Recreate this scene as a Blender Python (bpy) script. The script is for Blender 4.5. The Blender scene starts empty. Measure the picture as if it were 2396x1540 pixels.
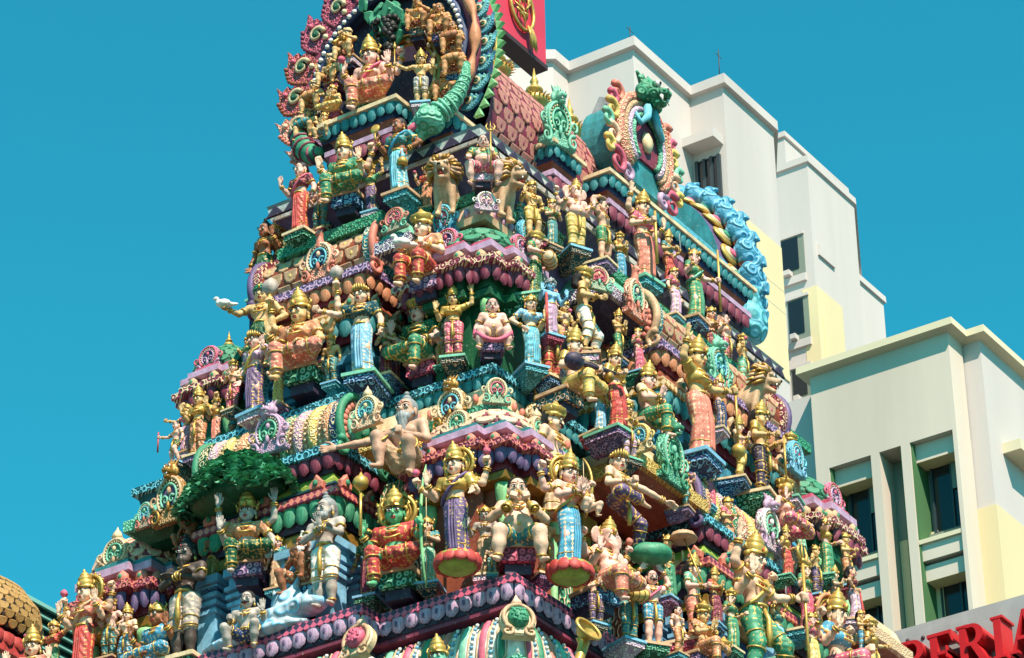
import bpy, math, random
import numpy as np
from mathutils import Vector, Matrix, Euler
random.seed(7); rng = np.random.default_rng(7)
R = math.radians
SC = bpy.context.scene
COL = SC.collection

# ------------------------------------------------------------------ camera, sky, sun, exposure
W_, H_ = 2396.0, 1540.0                 # photograph units used for all measurements below
FOC, PITCH, ROLL, PHI = 8000.0, R(30.5), R(-1.0), R(33.5)
_fw = np.array([math.cos(PHI), math.sin(PHI), 0.0]); _rt = np.array([math.sin(PHI), -math.cos(PHI), 0.0]); _up = np.array([0, 0, 1.0])
FWD = _fw*math.cos(PITCH)+_up*math.sin(PITCH); _cu = -_fw*math.sin(PITCH)+_up*math.cos(PITCH)
RT = _rt*math.cos(ROLL)+_cu*math.sin(ROLL); UP = -_rt*math.sin(ROLL)+_cu*math.cos(ROLL)
def ray(x, y):
    d = FWD+RT*(x-W_/2)/FOC-UP*(y-H_/2)/FOC
    return d/np.linalg.norm(d)
ZA = 15.0
CAM = np.array([0, 0, ZA])-ray(1205, 1335)*30.0
def proj(p):
    v = np.asarray(p, float)-CAM
    return (W_/2+FOC*(v@RT)/(v@FWD), H_/2-FOC*(v@UP)/(v@FWD))
def on_x(px, py, x):
    r = ray(px, py); return CAM+r*((x-CAM[0])/r[0])
def on_y(px, py, y):
    r = ray(px, py); return CAM+r*((y-CAM[1])/r[1])
def on_d(px, py, s):                    # vertical plane x+y = s, square to the tower's corner
    r = ray(px, py); return CAM+r*((s-CAM[0]-CAM[1])/(r[0]+r[1]))
def on_diag(px, py):                    # vertical plane x = y through the tower's corner
    r = ray(px, py); return CAM+r*(-(CAM[0]-CAM[1])/(r[0]-r[1]))
def on_z(px, py, z):
    r = ray(px, py); return CAM+r*((z-CAM[2])/r[2])
cam_data = bpy.data.cameras.new('camera'); cam = bpy.data.objects.new('camera', cam_data); COL.objects.link(cam)
cam_data.sensor_width = 36.0; cam_data.lens = 36.0*FOC/W_; cam_data.clip_end = 5000.0
cam.matrix_world = Matrix((( RT[0], UP[0], -FWD[0], CAM[0]), (RT[1], UP[1], -FWD[1], CAM[1]), (RT[2], UP[2], -FWD[2], CAM[2]), (0, 0, 0, 1)))
SC.camera = cam
SUNV = Vector((0.45, 0.62, -1.0)).normalized()      # the way the light travels
sun_el = math.asin(-SUNV.z); sun_az = math.atan2(-SUNV.x, -SUNV.y)
world = bpy.data.worlds.new('World'); SC.world = world; world.use_nodes = True
_nt = world.node_tree; _nt.nodes.clear()
_o = _nt.nodes.new('ShaderNodeOutputWorld'); _b = _nt.nodes.new('ShaderNodeBackground'); _s = _nt.nodes.new('ShaderNodeTexSky')
_s.sky_type = 'NISHITA'; _s.sun_disc = False; _s.sun_elevation = sun_el; _s.sun_rotation = sun_az; _s.air_density = 1.0; _s.dust_density = 0.4; _s.ozone_density = 1.0
_m = _nt.nodes.new('ShaderNodeMix'); _m.data_type = 'RGBA'; _m.blend_type = 'MULTIPLY'; _m.inputs[0].default_value = 1.0
_m.inputs[7].default_value = (0.14, 1.30, 1.14, 1)
_nt.links.new(_s.outputs[0], _m.inputs[6]); _nt.links.new(_m.outputs[2], _b.inputs[0]); _nt.links.new(_b.outputs[0], _o.inputs[0])
_b.inputs[1].default_value = 0.0825
sl = bpy.data.lights.new('sun', 'SUN'); sl.energy = 4.6; sl.angle = R(0.5); sl.color = (1.0, 0.86, 0.73)
so = bpy.data.objects.new('sun', sl); COL.objects.link(so); so.rotation_euler = SUNV.to_track_quat('-Z', 'Y').to_euler()
SC.view_settings.view_transform = 'Standard'; SC.view_settings.look = 'None'; SC.view_settings.gamma = 1.0; SC.view_settings.use_curve_mapping = False
SC.view_settings.exposure = 1.0

# ------------------------------------------------------------------ materials
def lin(c): return tuple((v/12.92 if v <= 0.04045 else ((v+0.055)/1.055)**2.4) for v in c)
def hexc(h): h = h.lstrip('#'); return tuple(int(h[i:i+2], 16)/255 for i in (0, 2, 4))
PAL = dict(gold='d4ab58', dgold='a67a34', cream='e3c9a0', white='e2ded4', grey='8f9496', skin='e0ad90', pink='ebb8a6', gskin='d9b078', brown='9c5f3c',
           obrown='c48a58', dark='4c3f38', ash='b3a79d', gface='5fae7d', red='c2443f', maroon='85334a', rose='d2607a', lilac='c09dba', purple='64507a', dpurple='3d3148', navy='28406b',
           blue='4596b6', cyan='6bbccf', teal='35868c', dteal='164f57', green='3c8d69', dgreen='0f5a38', mint='79bfa2', lgreen='8cc98a', orange='d08a62', dorange='94482f', yellow='dfc06a',
           black='1b1714', hair='1c1715', coral='d9806c', peach='ecc0a2', wood='8a5432', stripe='e9e4da', sky='7fb8d6', lime='9ab04a', tan='c9a27d')
MATS = {}
def mat(key, rough=0.54, metal=0.0, bump=0.25, wear=0.36):
    """enamel paint; 'c%' = cloth of colour c with a printed motif and folds, 'a~b' = carved scrollwork picked out in b"""
    k = key
    if k in MATS: return MATS[k]
    m = bpy.data.materials.new(key.replace('%', '_cloth').replace('~', '_carved_').replace('#', 'paint_')); m.use_nodes = True; nt = m.node_tree; b = nt.nodes['Principled BSDF']; N = nt.nodes.new; Lk = nt.links.new
    cloth = key.endswith('%'); carved = '~' in key; parts = key.rstrip('%').split('~'); c0 = parts[0]
    base = lin(hexc(PAL[c0] if c0 in PAL else c0))
    if c0 in ('gold', 'dgold') and not cloth and not carved: metal, rough = 0.45, 0.36
    tc = N('ShaderNodeTexCoord'); n = N('ShaderNodeTexNoise'); n.inputs['Scale'].default_value = 7.0; n.inputs['Detail'].default_value = 8.0; n.inputs['Roughness'].default_value = 0.72
    Lk(tc.outputs['Object'], n.inputs['Vector'])
    cr = N('ShaderNodeValToRGB'); cr.color_ramp.elements[0].position = 0.34; cr.color_ramp.elements[1].position = 0.56
    lo = tuple(c*(1-wear)+0.012*wear for c in base)
    cr.color_ramp.elements[0].color = (*lo, 1); cr.color_ramp.elements[1].color = (*base, 1)
    e = cr.color_ramp.elements.new(0.74); e.color = (*tuple(min(1, c*1.08+0.05) for c in base), 1)
    Lk(n.outputs[0], cr.inputs[0]); col = cr.outputs[0]
    mp = N('ShaderNodeMapping'); mp.inputs['Scale'].default_value = (1, 1, .16); Lk(tc.outputs['Object'], mp.inputs[0]); n3 = N('ShaderNodeTexNoise'); n3.inputs['Scale'].default_value = 11.0; n3.inputs['Detail'].default_value = 6.0; Lk(mp.outputs[0], n3.inputs['Vector'])
    r3 = N('ShaderNodeValToRGB'); r3.color_ramp.elements[0].position = .44; r3.color_ramp.elements[1].position = .60; r3.color_ramp.elements[0].color = (1, 1, 1, 1); r3.color_ramp.elements[1].color = (.66, .60, .55, 1); Lk(n3.outputs[0], r3.inputs[0])
    mu = N('ShaderNodeMix'); mu.data_type = 'RGBA'; mu.blend_type = 'MULTIPLY'; mu.inputs[0].default_value = 0.0 if c0 in ('white', 'black', 'lip') else .55; Lk(col, mu.inputs[6]); Lk(r3.outputs[0], mu.inputs[7]); col = mu.outputs[2]
    n4 = N('ShaderNodeTexNoise'); n4.inputs['Scale'].default_value = 34.0; n4.inputs['Detail'].default_value = 4.0; Lk(tc.outputs['Object'], n4.inputs['Vector']); r4 = N('ShaderNodeValToRGB'); r4.color_ramp.elements[0].position = .67; r4.color_ramp.elements[1].position = .70; r4.color_ramp.elements[0].color = (0, 0, 0, 1); r4.color_ramp.elements[1].color = (.7, .7, .7, 1); Lk(n4.outputs[0], r4.inputs[0])
    ch = N('ShaderNodeMix'); ch.data_type = 'RGBA'; Lk(r4.outputs[0], ch.inputs[0]); Lk(col, ch.inputs[6]); ch.inputs[7].default_value = (.42, .38, .33, 1); col = ch.outputs[2]
    hgt = N('ShaderNodeTexNoise'); hgt.inputs['Scale'].default_value = 42.0; hgt.inputs['Detail'].default_value = 3.0; Lk(tc.outputs['Object'], hgt.inputs['Vector']); hsock = hgt.outputs[0]; bstr = bump
    if cloth or carved:
        c1 = parts[1] if carved else ('gold' if c0 in ('red', 'green', 'dgreen', 'maroon', 'purple', 'navy', 'teal', 'dteal', 'dpurple', 'black') else 'cream')
        acc = lin(hexc(PAL[c1] if c1 in PAL else c1)); vo = N('ShaderNodeTexVoronoi'); vo.feature = 'F1'; sc = (float(parts[2]) if len(parts) > 2 else 9.0) if carved else 24.0
        vo.inputs['Scale'].default_value = sc; vo.inputs['Randomness'].default_value = .55 if carved else .15; Lk(tc.outputs['Object'], vo.inputs['Vector'])
        ml = N('ShaderNodeMath'); ml.operation = 'MULTIPLY'; ml.inputs[1].default_value = 15.0 if carved else 9.0; Lk(vo.outputs['Distance'], ml.inputs[0])
        sn = N('ShaderNodeMath'); sn.operation = 'COSINE'; Lk(ml.outputs[0], sn.inputs[0])
        rp = N('ShaderNodeValToRGB'); rp.color_ramp.elements[0].position = .45 if carved else .72; rp.color_ramp.elements[1].position = .75 if carved else .92; rp.color_ramp.elements[0].color = (0, 0, 0, 1); rp.color_ramp.elements[1].color = (1, 1, 1, 1); Lk(sn.outputs[0], rp.inputs[0])
        mx = N('ShaderNodeMix'); mx.data_type = 'RGBA'; Lk(rp.outputs[0], mx.inputs[0]); Lk(col, mx.inputs[6]); mx.inputs[7].default_value = (*acc, 1); col = mx.outputs[2]
        if carved: hsock = sn.outputs[0]; bstr = .6
        else:
            wv = N('ShaderNodeTexWave'); wv.wave_type = 'BANDS'; wv.bands_direction = 'DIAGONAL'; wv.inputs['Scale'].default_value = 6.0; wv.inputs['Distortion'].default_value = 3.0; wv.inputs['Detail'].default_value = 1.0; Lk(tc.outputs['Object'], wv.inputs['Vector']); hsock = wv.outputs[1]; bstr = .55
    Lk(col, b.inputs['Base Color']); b.inputs['Specular IOR Level'].default_value = .38
    rr = N('ShaderNodeMapRange'); rr.inputs[3].default_value = rough+.18; rr.inputs[4].default_value = rough-.10; Lk(n.outputs[0], rr.inputs[0]); Lk(rr.outputs[0], b.inputs['Roughness']); b.inputs['Metallic'].default_value = metal
    bp = N('ShaderNodeBump'); bp.inputs['Strength'].default_value = bstr; bp.inputs['Distance'].default_value = 0.012; Lk(hsock, bp.inputs['Height']); Lk(bp.outputs[0], b.inputs['Normal'])
    MATS[k] = m
    return m

# ------------------------------------------------------------------ mesh helpers
class MB:
    """collects verts and faces (with material keys) and links them as one mesh object"""
    def __init__(s): s.v = []; s.f = []; s.k = []; s.n = 0; s.sm = []
    def add(s, v, f, key=None, M=None, smooth=True):
        v = np.asarray(v, float)
        if M is not None:
            A = np.array(M); v = v@A[:3, :3].T+A[:3, 3]
        s.v.append(v); o = s.n
        s.f.extend([tuple(int(i)+o for i in q) for q in f]); s.k.extend([key]*len(f)); s.sm.extend([smooth]*len(f)); s.n += len(v)
        return s
    def mesh(s, name, keys=None):
        me = bpy.data.meshes.new(name)
        v = np.concatenate(s.v) if s.v else np.zeros((0, 3))
        me.from_pydata(v.tolist(), [], s.f)
        ks = []
        for k in s.k:
            if k not in ks: ks.append(k)
        for k in ks: me.materials.append(k if isinstance(k, bpy.types.Material) else mat(k))
        ix = {k: i for i, k in enumerate(ks)}
        me.polygons.foreach_set('material_index', [ix[k] for k in s.k])
        me.polygons.foreach_set('use_smooth', s.sm)
        me.update()
        return me
    def build(s, name, parent=None, loc=None, rot=None, scale=None):
        return link(name, s.mesh(name), parent, loc, rot, scale)
def link(name, me, parent=None, loc=None, rot=None, scale=None):
    o = bpy.data.objects.new(name, me); COL.objects.link(o)
    if parent is not None: o.parent = parent
    if loc is not None: o.location = loc
    if rot is not None: o.rotation_euler = rot
    if scale is not None: o.scale = (scale,)*3 if isinstance(scale, (int, float)) else scale
    return o
USED = {}
def tag(o, label, cat, group=None, kind=None):
    if label: o['label'] = label; USED[label] = USED.get(label, 0)+1
    if cat: o['category'] = cat
    if group: o['group'] = group
    if kind: o['kind'] = kind
    return o
def empty(name, loc=(0, 0, 0), rot=(0, 0, 0), scale=1.0):
    o = bpy.data.objects.new(name, None); COL.objects.link(o); o.location = loc; o.rotation_euler = rot; o.scale = (scale,)*3; o.empty_display_size = 0.1
    return o
def box(x0, x1, y0, y1, z0, z1):
    v = [(x0, y0, z0), (x1, y0, z0), (x1, y1, z0), (x0, y1, z0), (x0, y0, z1), (x1, y0, z1), (x1, y1, z1), (x0, y1, z1)]
    return v, [(0, 3, 2, 1), (4, 5, 6, 7), (0, 1, 5, 4), (1, 2, 6, 5), (2, 3, 7, 6), (3, 0, 4, 7)]
def frame_of(d):
    d = np.asarray(d, float); d = d/(np.linalg.norm(d)+1e-12)
    a = np.array([0, 0, 1.0]) if abs(d[2]) < 0.9 else np.array([1.0, 0, 0])
    u = np.cross(a, d); u /= np.linalg.norm(u); return u, np.cross(d, u), d
def tube(pts, rad, n=8, cap=True, closed=False):
    pts = np.asarray(pts, float); m = len(pts); rad = np.broadcast_to(np.asarray(rad, float), (m,)) if np.ndim(rad) <= 1 else np.asarray(rad)
    t = np.zeros_like(pts)
    for i in range(m):
        a = pts[(i-1) % m] if (closed or i > 0) else pts[0]; b = pts[(i+1) % m] if (closed or i < m-1) else pts[-1]
        t[i] = b-a
    u, w, d = frame_of(t[0]); V = []
    for i in range(m):
        d = t[i]/(np.linalg.norm(t[i])+1e-12); u = u-d*(u@d); u /= np.linalg.norm(u)+1e-12; w = np.cross(d, u)
        for k in range(n):
            a = 2*math.pi*k/n; V.append(pts[i]+rad[i]*(u*math.cos(a)+w*math.sin(a)))
    Fc = []
    for i in range(m if closed else m-1):
        j = (i+1) % m
        for k in range(n): Fc.append((i*n+k, i*n+(k+1) % n, j*n+(k+1) % n, j*n+k))
    if cap and not closed: Fc += [tuple(range(n-1, -1, -1)), tuple((m-1)*n+k for k in range(n))]
    return np.array(V), Fc
def lathe(prof, n=16, mod=None, close=True):
    V = []
    for (r, z) in prof:
        for k in range(n):
            a = 2*math.pi*k/n; q = r*(mod(a, z) if mod else 1); V.append((q*math.cos(a), q*math.sin(a), z))
    m = len(prof); Fc = [(i*n+k, i*n+(k+1) % n, (i+1)*n+(k+1) % n, (i+1)*n+k) for i in range(m-1) for k in range(n)]
    if close: Fc += [tuple(range(n-1, -1, -1)), tuple((m-1)*n+k for k in range(n))]
    return np.array(V), Fc
def ell(c, r, n=10, m=7):
    prof = [(math.sin(math.pi*i/m), -math.cos(math.pi*i/m)) for i in range(m+1)]; prof[0] = (0.02, -1); prof[-1] = (0.02, 1)
    v, f = lathe(prof, n); return v*np.asarray(r, float)+np.asarray(c, float), f
def extrude(poly, d, bevel=0.0):
    """polygon in the xz plane (x, z), pulled from y=+d/2 to y=-d/2 with a bevelled front"""
    p = np.asarray(poly, float); n = len(p); c = p.mean(0)
    nx = np.roll(p, -1, 0)-np.roll(p, 1, 0); nx = np.stack([nx[:, 1], -nx[:, 0]], 1); nx /= np.linalg.norm(nx, axis=1)[:, None]+1e-9
    ar = 0.5*np.sum(p[:, 0]*np.roll(p[:, 1], -1)-np.roll(p[:, 0], -1)*p[:, 1])
    if ar < 0: p = p[::-1]; nx = -nx[::-1]; nx = nx
    nx = np.roll(p, -1, 0)-np.roll(p, 1, 0); nx = np.stack([nx[:, 1], -nx[:, 0]], 1); nx /= np.linalg.norm(nx, axis=1)[:, None]+1e-9
    q = p-nx*bevel
    def ring(a, y): return np.stack([a[:, 0], np.full(n, y), a[:, 1]], 1)
    V = np.concatenate([ring(p, d/2), ring(p, -d/2+bevel), ring(q, -d/2)])
    Fc = [(i, (i+1) % n, n+(i+1) % n, n+i)[::-1] for i in range(n)]+[(n+i, n+(i+1) % n, 2*n+(i+1) % n, 2*n+i)[::-1] for i in range(n)]
    Fc += [tuple(range(2*n, 3*n)), tuple(range(n-1, -1, -1))]
    return V, Fc
def xform(v, M): A = np.array(M); return np.asarray(v)@A[:3, :3].T+A[:3, 3]

# ------------------------------------------------------------------ sculpting: smooth unions of simple volumes, skinned by surface nets
def snet(f, lo, hi, h):
    lo = np.asarray(lo, float); hi = np.asarray(hi, float); nn = np.maximum(np.ceil((hi-lo)/h).astype(int)+1, 3)
    ax = [lo[i]+h*np.arange(nn[i]) for i in range(3)]
    X, Y, Z = np.meshgrid(*ax, indexing='ij'); G = f(np.stack([X, Y, Z], -1).reshape(-1, 3).astype(np.float32)).reshape(nn)
    S = G < 0; c = [n-1 for n in nn]
    acc = np.zeros((*c, 3)); cnt = np.zeros(c)
    def sub(a, d): return a[d[0]:d[0]+c[0], d[1]:d[1]+c[1], d[2]:d[2]+c[2]]
    for axis in range(3):
        o1, o2 = [i for i in range(3) if i != axis]
        for a in (0, 1):
            for b in (0, 1):
                d0 = [0, 0, 0]; d0[o1] = a; d0[o2] = b; d1 = list(d0); d1[axis] = 1
                g0, g1 = sub(G, d0), sub(G, d1); mk = (g0 < 0) != (g1 < 0)
                t = np.where(mk, g0/np.where(np.abs(g0-g1) < 1e-9, 1, g0-g1), 0)
                for q in range(3): acc[..., q] += np.where(mk, d0[q]+(t if q == axis else 0), 0)
                cnt += mk
    act = cnt > 0; idx = -np.ones(c, int); idx[act] = np.arange(act.sum())
    ijk = np.argwhere(act); V = lo+h*(ijk+acc[act]/cnt[act][:, None])
    Q = []
    for axis in range(3):
        o1, o2 = (axis+1) % 3, (axis+2) % 3
        sl0 = [slice(1, -1)]*3; sl0[axis] = slice(0, -1); sl1 = [slice(1, -1)]*3; sl1[axis] = slice(1, None)
        s0, s1 = S[tuple(sl0)], S[tuple(sl1)]
        for flip in (False, True):
            e = np.argwhere((s0 & ~s1) if not flip else (~s0 & s1))
            if not len(e): continue
            e = e.copy(); e[:, o1] += 1; e[:, o2] += 1
            def cell(da, db):
                q = e.copy(); q[:, o1] -= da; q[:, o2] -= db; return idx[q[:, 0], q[:, 1], q[:, 2]]
            qd = np.stack([cell(1, 1), cell(0, 1), cell(0, 0), cell(1, 0)], 1)
            Q.append(qd[:, ::-1] if flip else qd)
    Q = np.concatenate(Q); return V, Q[(Q >= 0).all(1)]
def d_cap(p, a, b, ra, rb):
    a = np.asarray(a, np.float32); b = np.asarray(b, np.float32); ba = b-a; t = np.clip((p-a)@ba/(ba@ba+1e-12), 0, 1)
    return np.linalg.norm(p-a-t[:, None]*ba, axis=1)-(ra+(rb-ra)*t)
def d_ell(p, c, r):
    q = p-np.asarray(c, np.float32); r = np.asarray(r, np.float32); k0 = np.linalg.norm(q/r, axis=1); k1 = np.linalg.norm(q/(r*r), axis=1)
    return k0*(k0-1)/(k1+1e-9)
def field(prims, k=0.02):
    def f(p):
        d = None
        for q in prims:
            kk = k; neg = False
            if q[0] == 'cap': e = d_cap(p, *q[1:5])
            elif q[0] == 'ell': e = d_ell(p, q[1], q[2])
            elif q[0] == 'cut': e = d_ell(p, q[1], q[2]); neg = True; kk = 0.006
            elif q[0] == 'cutcap': e = d_cap(p, *q[1:5]); neg = True; kk = 0.006
            if neg:
                e = -e; h = np.clip(0.5-0.5*(d-e)/kk, 0, 1); d = d+(e-d)*h+kk*h*(1-h)
            elif d is None: d = e
            else:
                if len(q) > 5 and q[0] == 'cap': kk = q[5]
                if len(q) > 3 and q[0] == 'ell': kk = q[3]
                h = np.clip(0.5+0.5*(d-e)/kk, 0, 1); d = d+(e-d)*h-kk*h*(1-h)
        return d
    return f
def bounds(prims, pad):
    lo = np.full(3, 9e9); hi = -lo
    for q in prims:
        if q[0] == 'cap':
            for c, r in ((q[1], q[3]), (q[2], q[4])): lo = np.minimum(lo, np.asarray(c)-r); hi = np.maximum(hi, np.asarray(c)+r)
        elif q[0] == 'ell': lo = np.minimum(lo, np.asarray(q[1])-q[2]); hi = np.maximum(hi, np.asarray(q[1])+q[2])
    return lo-pad, hi+pad
def sculpt(prims, h=0.012, k=0.02, extra=None):
    f = field(prims, k); lo, hi = bounds(prims, 2.5*h+0.01)
    return snet((lambda p: extra(p, f(p))) if extra else f, lo, hi, h)
# ------------------------------------------------------------------ statues
def head_prims(fat=0):
    w = 1+0.12*fat
    return [('ell', (0, .010, .014), (.057, .066, .064)), ('ell', (0, -.016, -.026), (.047*w, .052, .056)), ('ell', (0, -.042, -.070), (.020*w, .020, .016), .02),
            ('ell', (-.032*w, -.030, -.040), (.018, .022, .022), .02), ('ell', (.032*w, -.030, -.040), (.018, .022, .022), .02),
            ('cut', (-.022, -.078, .000), (.018, .016, .0085)), ('cut', (.022, -.078, .000), (.018, .016, .0085)),
            ('cap', (0, -.066, .008), (0, -.081, -.024), .0055, .0095, .006), ('ell', (0, -.067, -.046), (.017, .010, .0055), .006), ('ell', (0, -.066, -.054), (.013, .009, .005), .006),
            ('ell', (.059, .006, -.016), (.008, .017, .030), .006), ('ell', (-.059, .006, -.016), (.008, .017, .030), .006)]
HEAD = {}
def head_mesh(fat):
    if fat not in HEAD: HEAD[fat] = sculpt(head_prims(fat), .0062, .012)
    return HEAD[fat]
def eye_parts():
    out = []
    for s in (-1, 1):
        v, f = ell((s*.0235, -.0650, -.002), (.0185, .0085, .0090), 8, 5); out.append((v, f, 'white'))
        v, f = ell((s*.0235, -.0708, -.002), (.0080, .0046, .0082), 8, 5); out.append((v, f, 'black'))
        a = np.linspace(-1, 1, 7)
        out.append((*tube([(s*(.0245+.0220*t), -.0700+.004*abs(t)+.008*max(0, t), .0085-.008*t*t) for t in a], [.0015, .0036, .0042, .0042, .0042, .0036, .0015], 5), 'black'))
        out.append((*tube([(s*(.0265+.0230*t), -.0715+.010*max(0, t), .0240-.008*t*t) for t in a], [.0015, .0034, .0042, .0042, .0040, .0034, .0015], 5), 'black'))
    v, f = ell((0, -.0715, -.0455), (.0185, .0065, .0055), 8, 5); out.append((v, f, 'lip')); v, f = ell((0, -.0705, -.0545), (.0140, .0065, .0052), 8, 5); out.append((v, f, 'lip'))
    v, f = ell((0, -.0655, .034), (.0048, .004, .009), 6, 4); out.append((v, f, 'red'))
    return out
PAL['lip'] = 'a83034'
HAND = {}
def hand_mesh(kind):
    if kind in HAND: return HAND[kind]
    P = [('ell', (0, 0, .030), (.024, .011, .034))]
    if kind == 'open':
        for i, (x, l) in enumerate(((-.018, .040), (-.006, .050), (.006, .052), (.018, .045))):
            P += [('cap', (x, 0, .052), (x*1.25, -.003, .056+l*.5), .0072, .0066, .004), ('cap', (x*1.25, -.003, .056+l*.5), (x*1.35, -.010, .056+l), .0066, .0050, .004)]
        P += [('cap', (.020, -.002, .020), (.036, -.010, .044), .0085, .0072, .005), ('cap', (.036, -.010, .044), (.040, -.014, .064), .0072, .0055, .004)]
    elif kind == 'fist':
        for x, l in ((-.018, .9), (-.006, 1), (.006, 1), (.018, .95)):
            P += [('cap', (x, 0, .054), (x, -.022*l, .068), .0080, .0075, .003), ('cap', (x, -.022*l, .068), (x, -.036*l, .048), .0075, .0068, .003), ('cap', (x, -.036*l, .048), (x, -.024, .034), .0068, .0060, .003)]
        P += [('cap', (.020, -.004, .022), (.030, -.022, .040), .0085, .0075, .004), ('cap', (.030, -.022, .040), (.012, -.040, .050), .0075, .0060, .003)]
    else:   # relaxed
        for x, l in ((-.018, .85), (-.006, 1), (.006, 1), (.018, .9)):
            P += [('cap', (x, 0, .052), (x*1.1, -.010, .052+.030*l), .0076, .0068, .003), ('cap', (x*1.1, -.010, .052+.030*l), (x*1.1, -.028, .052+.042*l), .0068, .0052, .003)]
        P += [('cap', (.020, -.002, .020), (.032, -.014, .044), .0085, .0072, .004), ('cap', (.032, -.014, .044), (.028, -.026, .058), .0072, .0055, .003)]
    HAND[kind] = sculpt(P, .0062, .006); return HAND[kind]

# elbow, wrist, hand kind, finger direction (None = along the forearm); for the left side, x outward
ARM = dict(
    down=((.185, .025, .63), (.200, -.02, .50), 'relax', None), hip=((.245, .045, .655), (.125, -.03, .560), 'relax', (-.5, -.3, -.6)),
    bless=((.190, .000, .635), (.215, -.125, .720), 'open', (0, 0, 1)), give=((.190, .000, .635), (.205, -.14, .600), 'open', (.2, -.5, -.8)),
    up=((.245, -.01, .850), (.235, -.05, 1.01), 'fist', (0, -.2, 1)), upopen=((.240, -.01, .83), (.250, -.06, .98), 'open', (0, -.1, 1)),
    out=((.240, -.02, .740), (.375, -.10, .770), 'fist', None), outopen=((.250, -.03, .760), (.40, -.10, .79), 'open', None),
    pray=((.170, -.055, .645), (.030, -.155, .690), 'open', (-.12, -.25, 1)), front=((.185, -.01, .635), (.110, -.165, .640), 'fist', None),
    mouth=((.205, -.06, .720), (.050, -.165, .800), 'fist', (-.5, -.4, .6)), head=((.235, .00, .960), (.070, -.01, 1.055), 'relax', (-1, -.1, .2)),
    lap=((.190, -.015, .635), (.120, -.150, .555), 'relax', (-.4, -.8, -.2)), knee=((.200, -.04, .650), (.215, -.22, .560), 'relax', (0, -.7, -.5)),
    high=((.205, -.02, .91), (.16, -.04, 1.07), 'open', (0, 0, 1)), carry=((.215, -.02, .86), (.15, -.02, 1.02), 'open', (-.5, 0, .6)),
    back=((.225, .055, .730), (.285, .03, .870), 'fist', (0, -.1, 1)), backlow=((.235, .055, .690), (.330, -.02, .760), 'fist', (.2, -.3, 1)),
    cross=((.175, -.06, .645), (-.02, -.125, .680), 'relax', (-1, 0, .25)), drum=((.215, .00, .640), (.150, -.17, .600), 'relax', (-.6, -.5, .1)),
    pipe=((.205, -.035, .655), (.062, -.185, .715), 'fist', (-.3, -.5, .8)), stretch=((.270, -.10, .720), (.46, -.20, .70), 'open', None), point=((.270, -.10, .740), (.47, -.20, .68), 'relax', None), support=((.23, .02, .64), (.22, -.06, .50), 'relax', (0, -.5, -.6)))
# knee, ankle (left side, x outward) and the toe direction
LEG = dict(
    stand=((.062, -.015, .285), (.060, .005, .050), (.1, -1, 0)), relax=((.075, -.055, .285), (.085, .000, .050), (.35, -1, 0)), weight=((.055, -.005, .285), (.045, .010, .050), (.15, -1, 0)),
    sit=((.095, -.235, .505), (.090, -.235, .265), (.1, -1, -.1)), fold=((.215, -.160, .500), (-.02, -.215, .480), (-1, -.4, 0)), hang=((.085, -.235, .500), (.070, -.225, .255), (.1, -1, -.2)),
    wide=((.200, -.170, .440), (.170, -.110, .185), (.6, -1, 0)), squat=((.165, -.205, .545), (.135, -.130, .330), (.4, -1, 0)), up=((.120, -.185, .680), (.100, -.175, .455), (.2, -1, -.1)),
    sitw=((.150, -.185, .475), (.165, -.165, .255), (.5, -1, -.1)), kneel=((.090, -.17, .33), (.085, .08, .30), (0, .6, -.6)), stride=((.13, -.14, .30), (.20, -.06, .05), (.7, -1, 0)), lunge=((.20, -.10, .36), (.27, .00, .10), (.8, -.8, 0)),
    ride=((.24, -.08, .46), (.26, -.02, .22), (.3, -1, -.2)), lift=((.16, -.19, .50), (.06, -.16, .33), (.2, -1, -.4)))
def rot_to(z, y=None):
    """matrix whose z axis is z and whose -y axis leans to -y (palm side)"""
    z = np.asarray(z, float); z = z/np.linalg.norm(z); y = np.array([0, 1.0, 0]) if y is None else np.asarray(y, float)
    y = y-z*(y@z)
    if np.linalg.norm(y) < .05: y = np.array([0, .3, 1.0]); y = y-z*(y@z)
    y /= np.linalg.norm(y); x = np.cross(y, z); return np.stack([x, y, z], 1)
def M4(Rm, t, s=1.0):
    M = np.eye(4); M[:3, :3] = np.asarray(Rm)*s; M[:3, 3] = t; return M
def ring(c, d, r, w, sy=1.0, n=12):
    u, q, d = frame_of(d); return tube([np.asarray(c)+r*(u*math.cos(a)+q*sy*math.sin(a)) for a in np.linspace(0, 2*math.pi, n, endpoint=False)], w, 5, closed=True)
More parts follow.
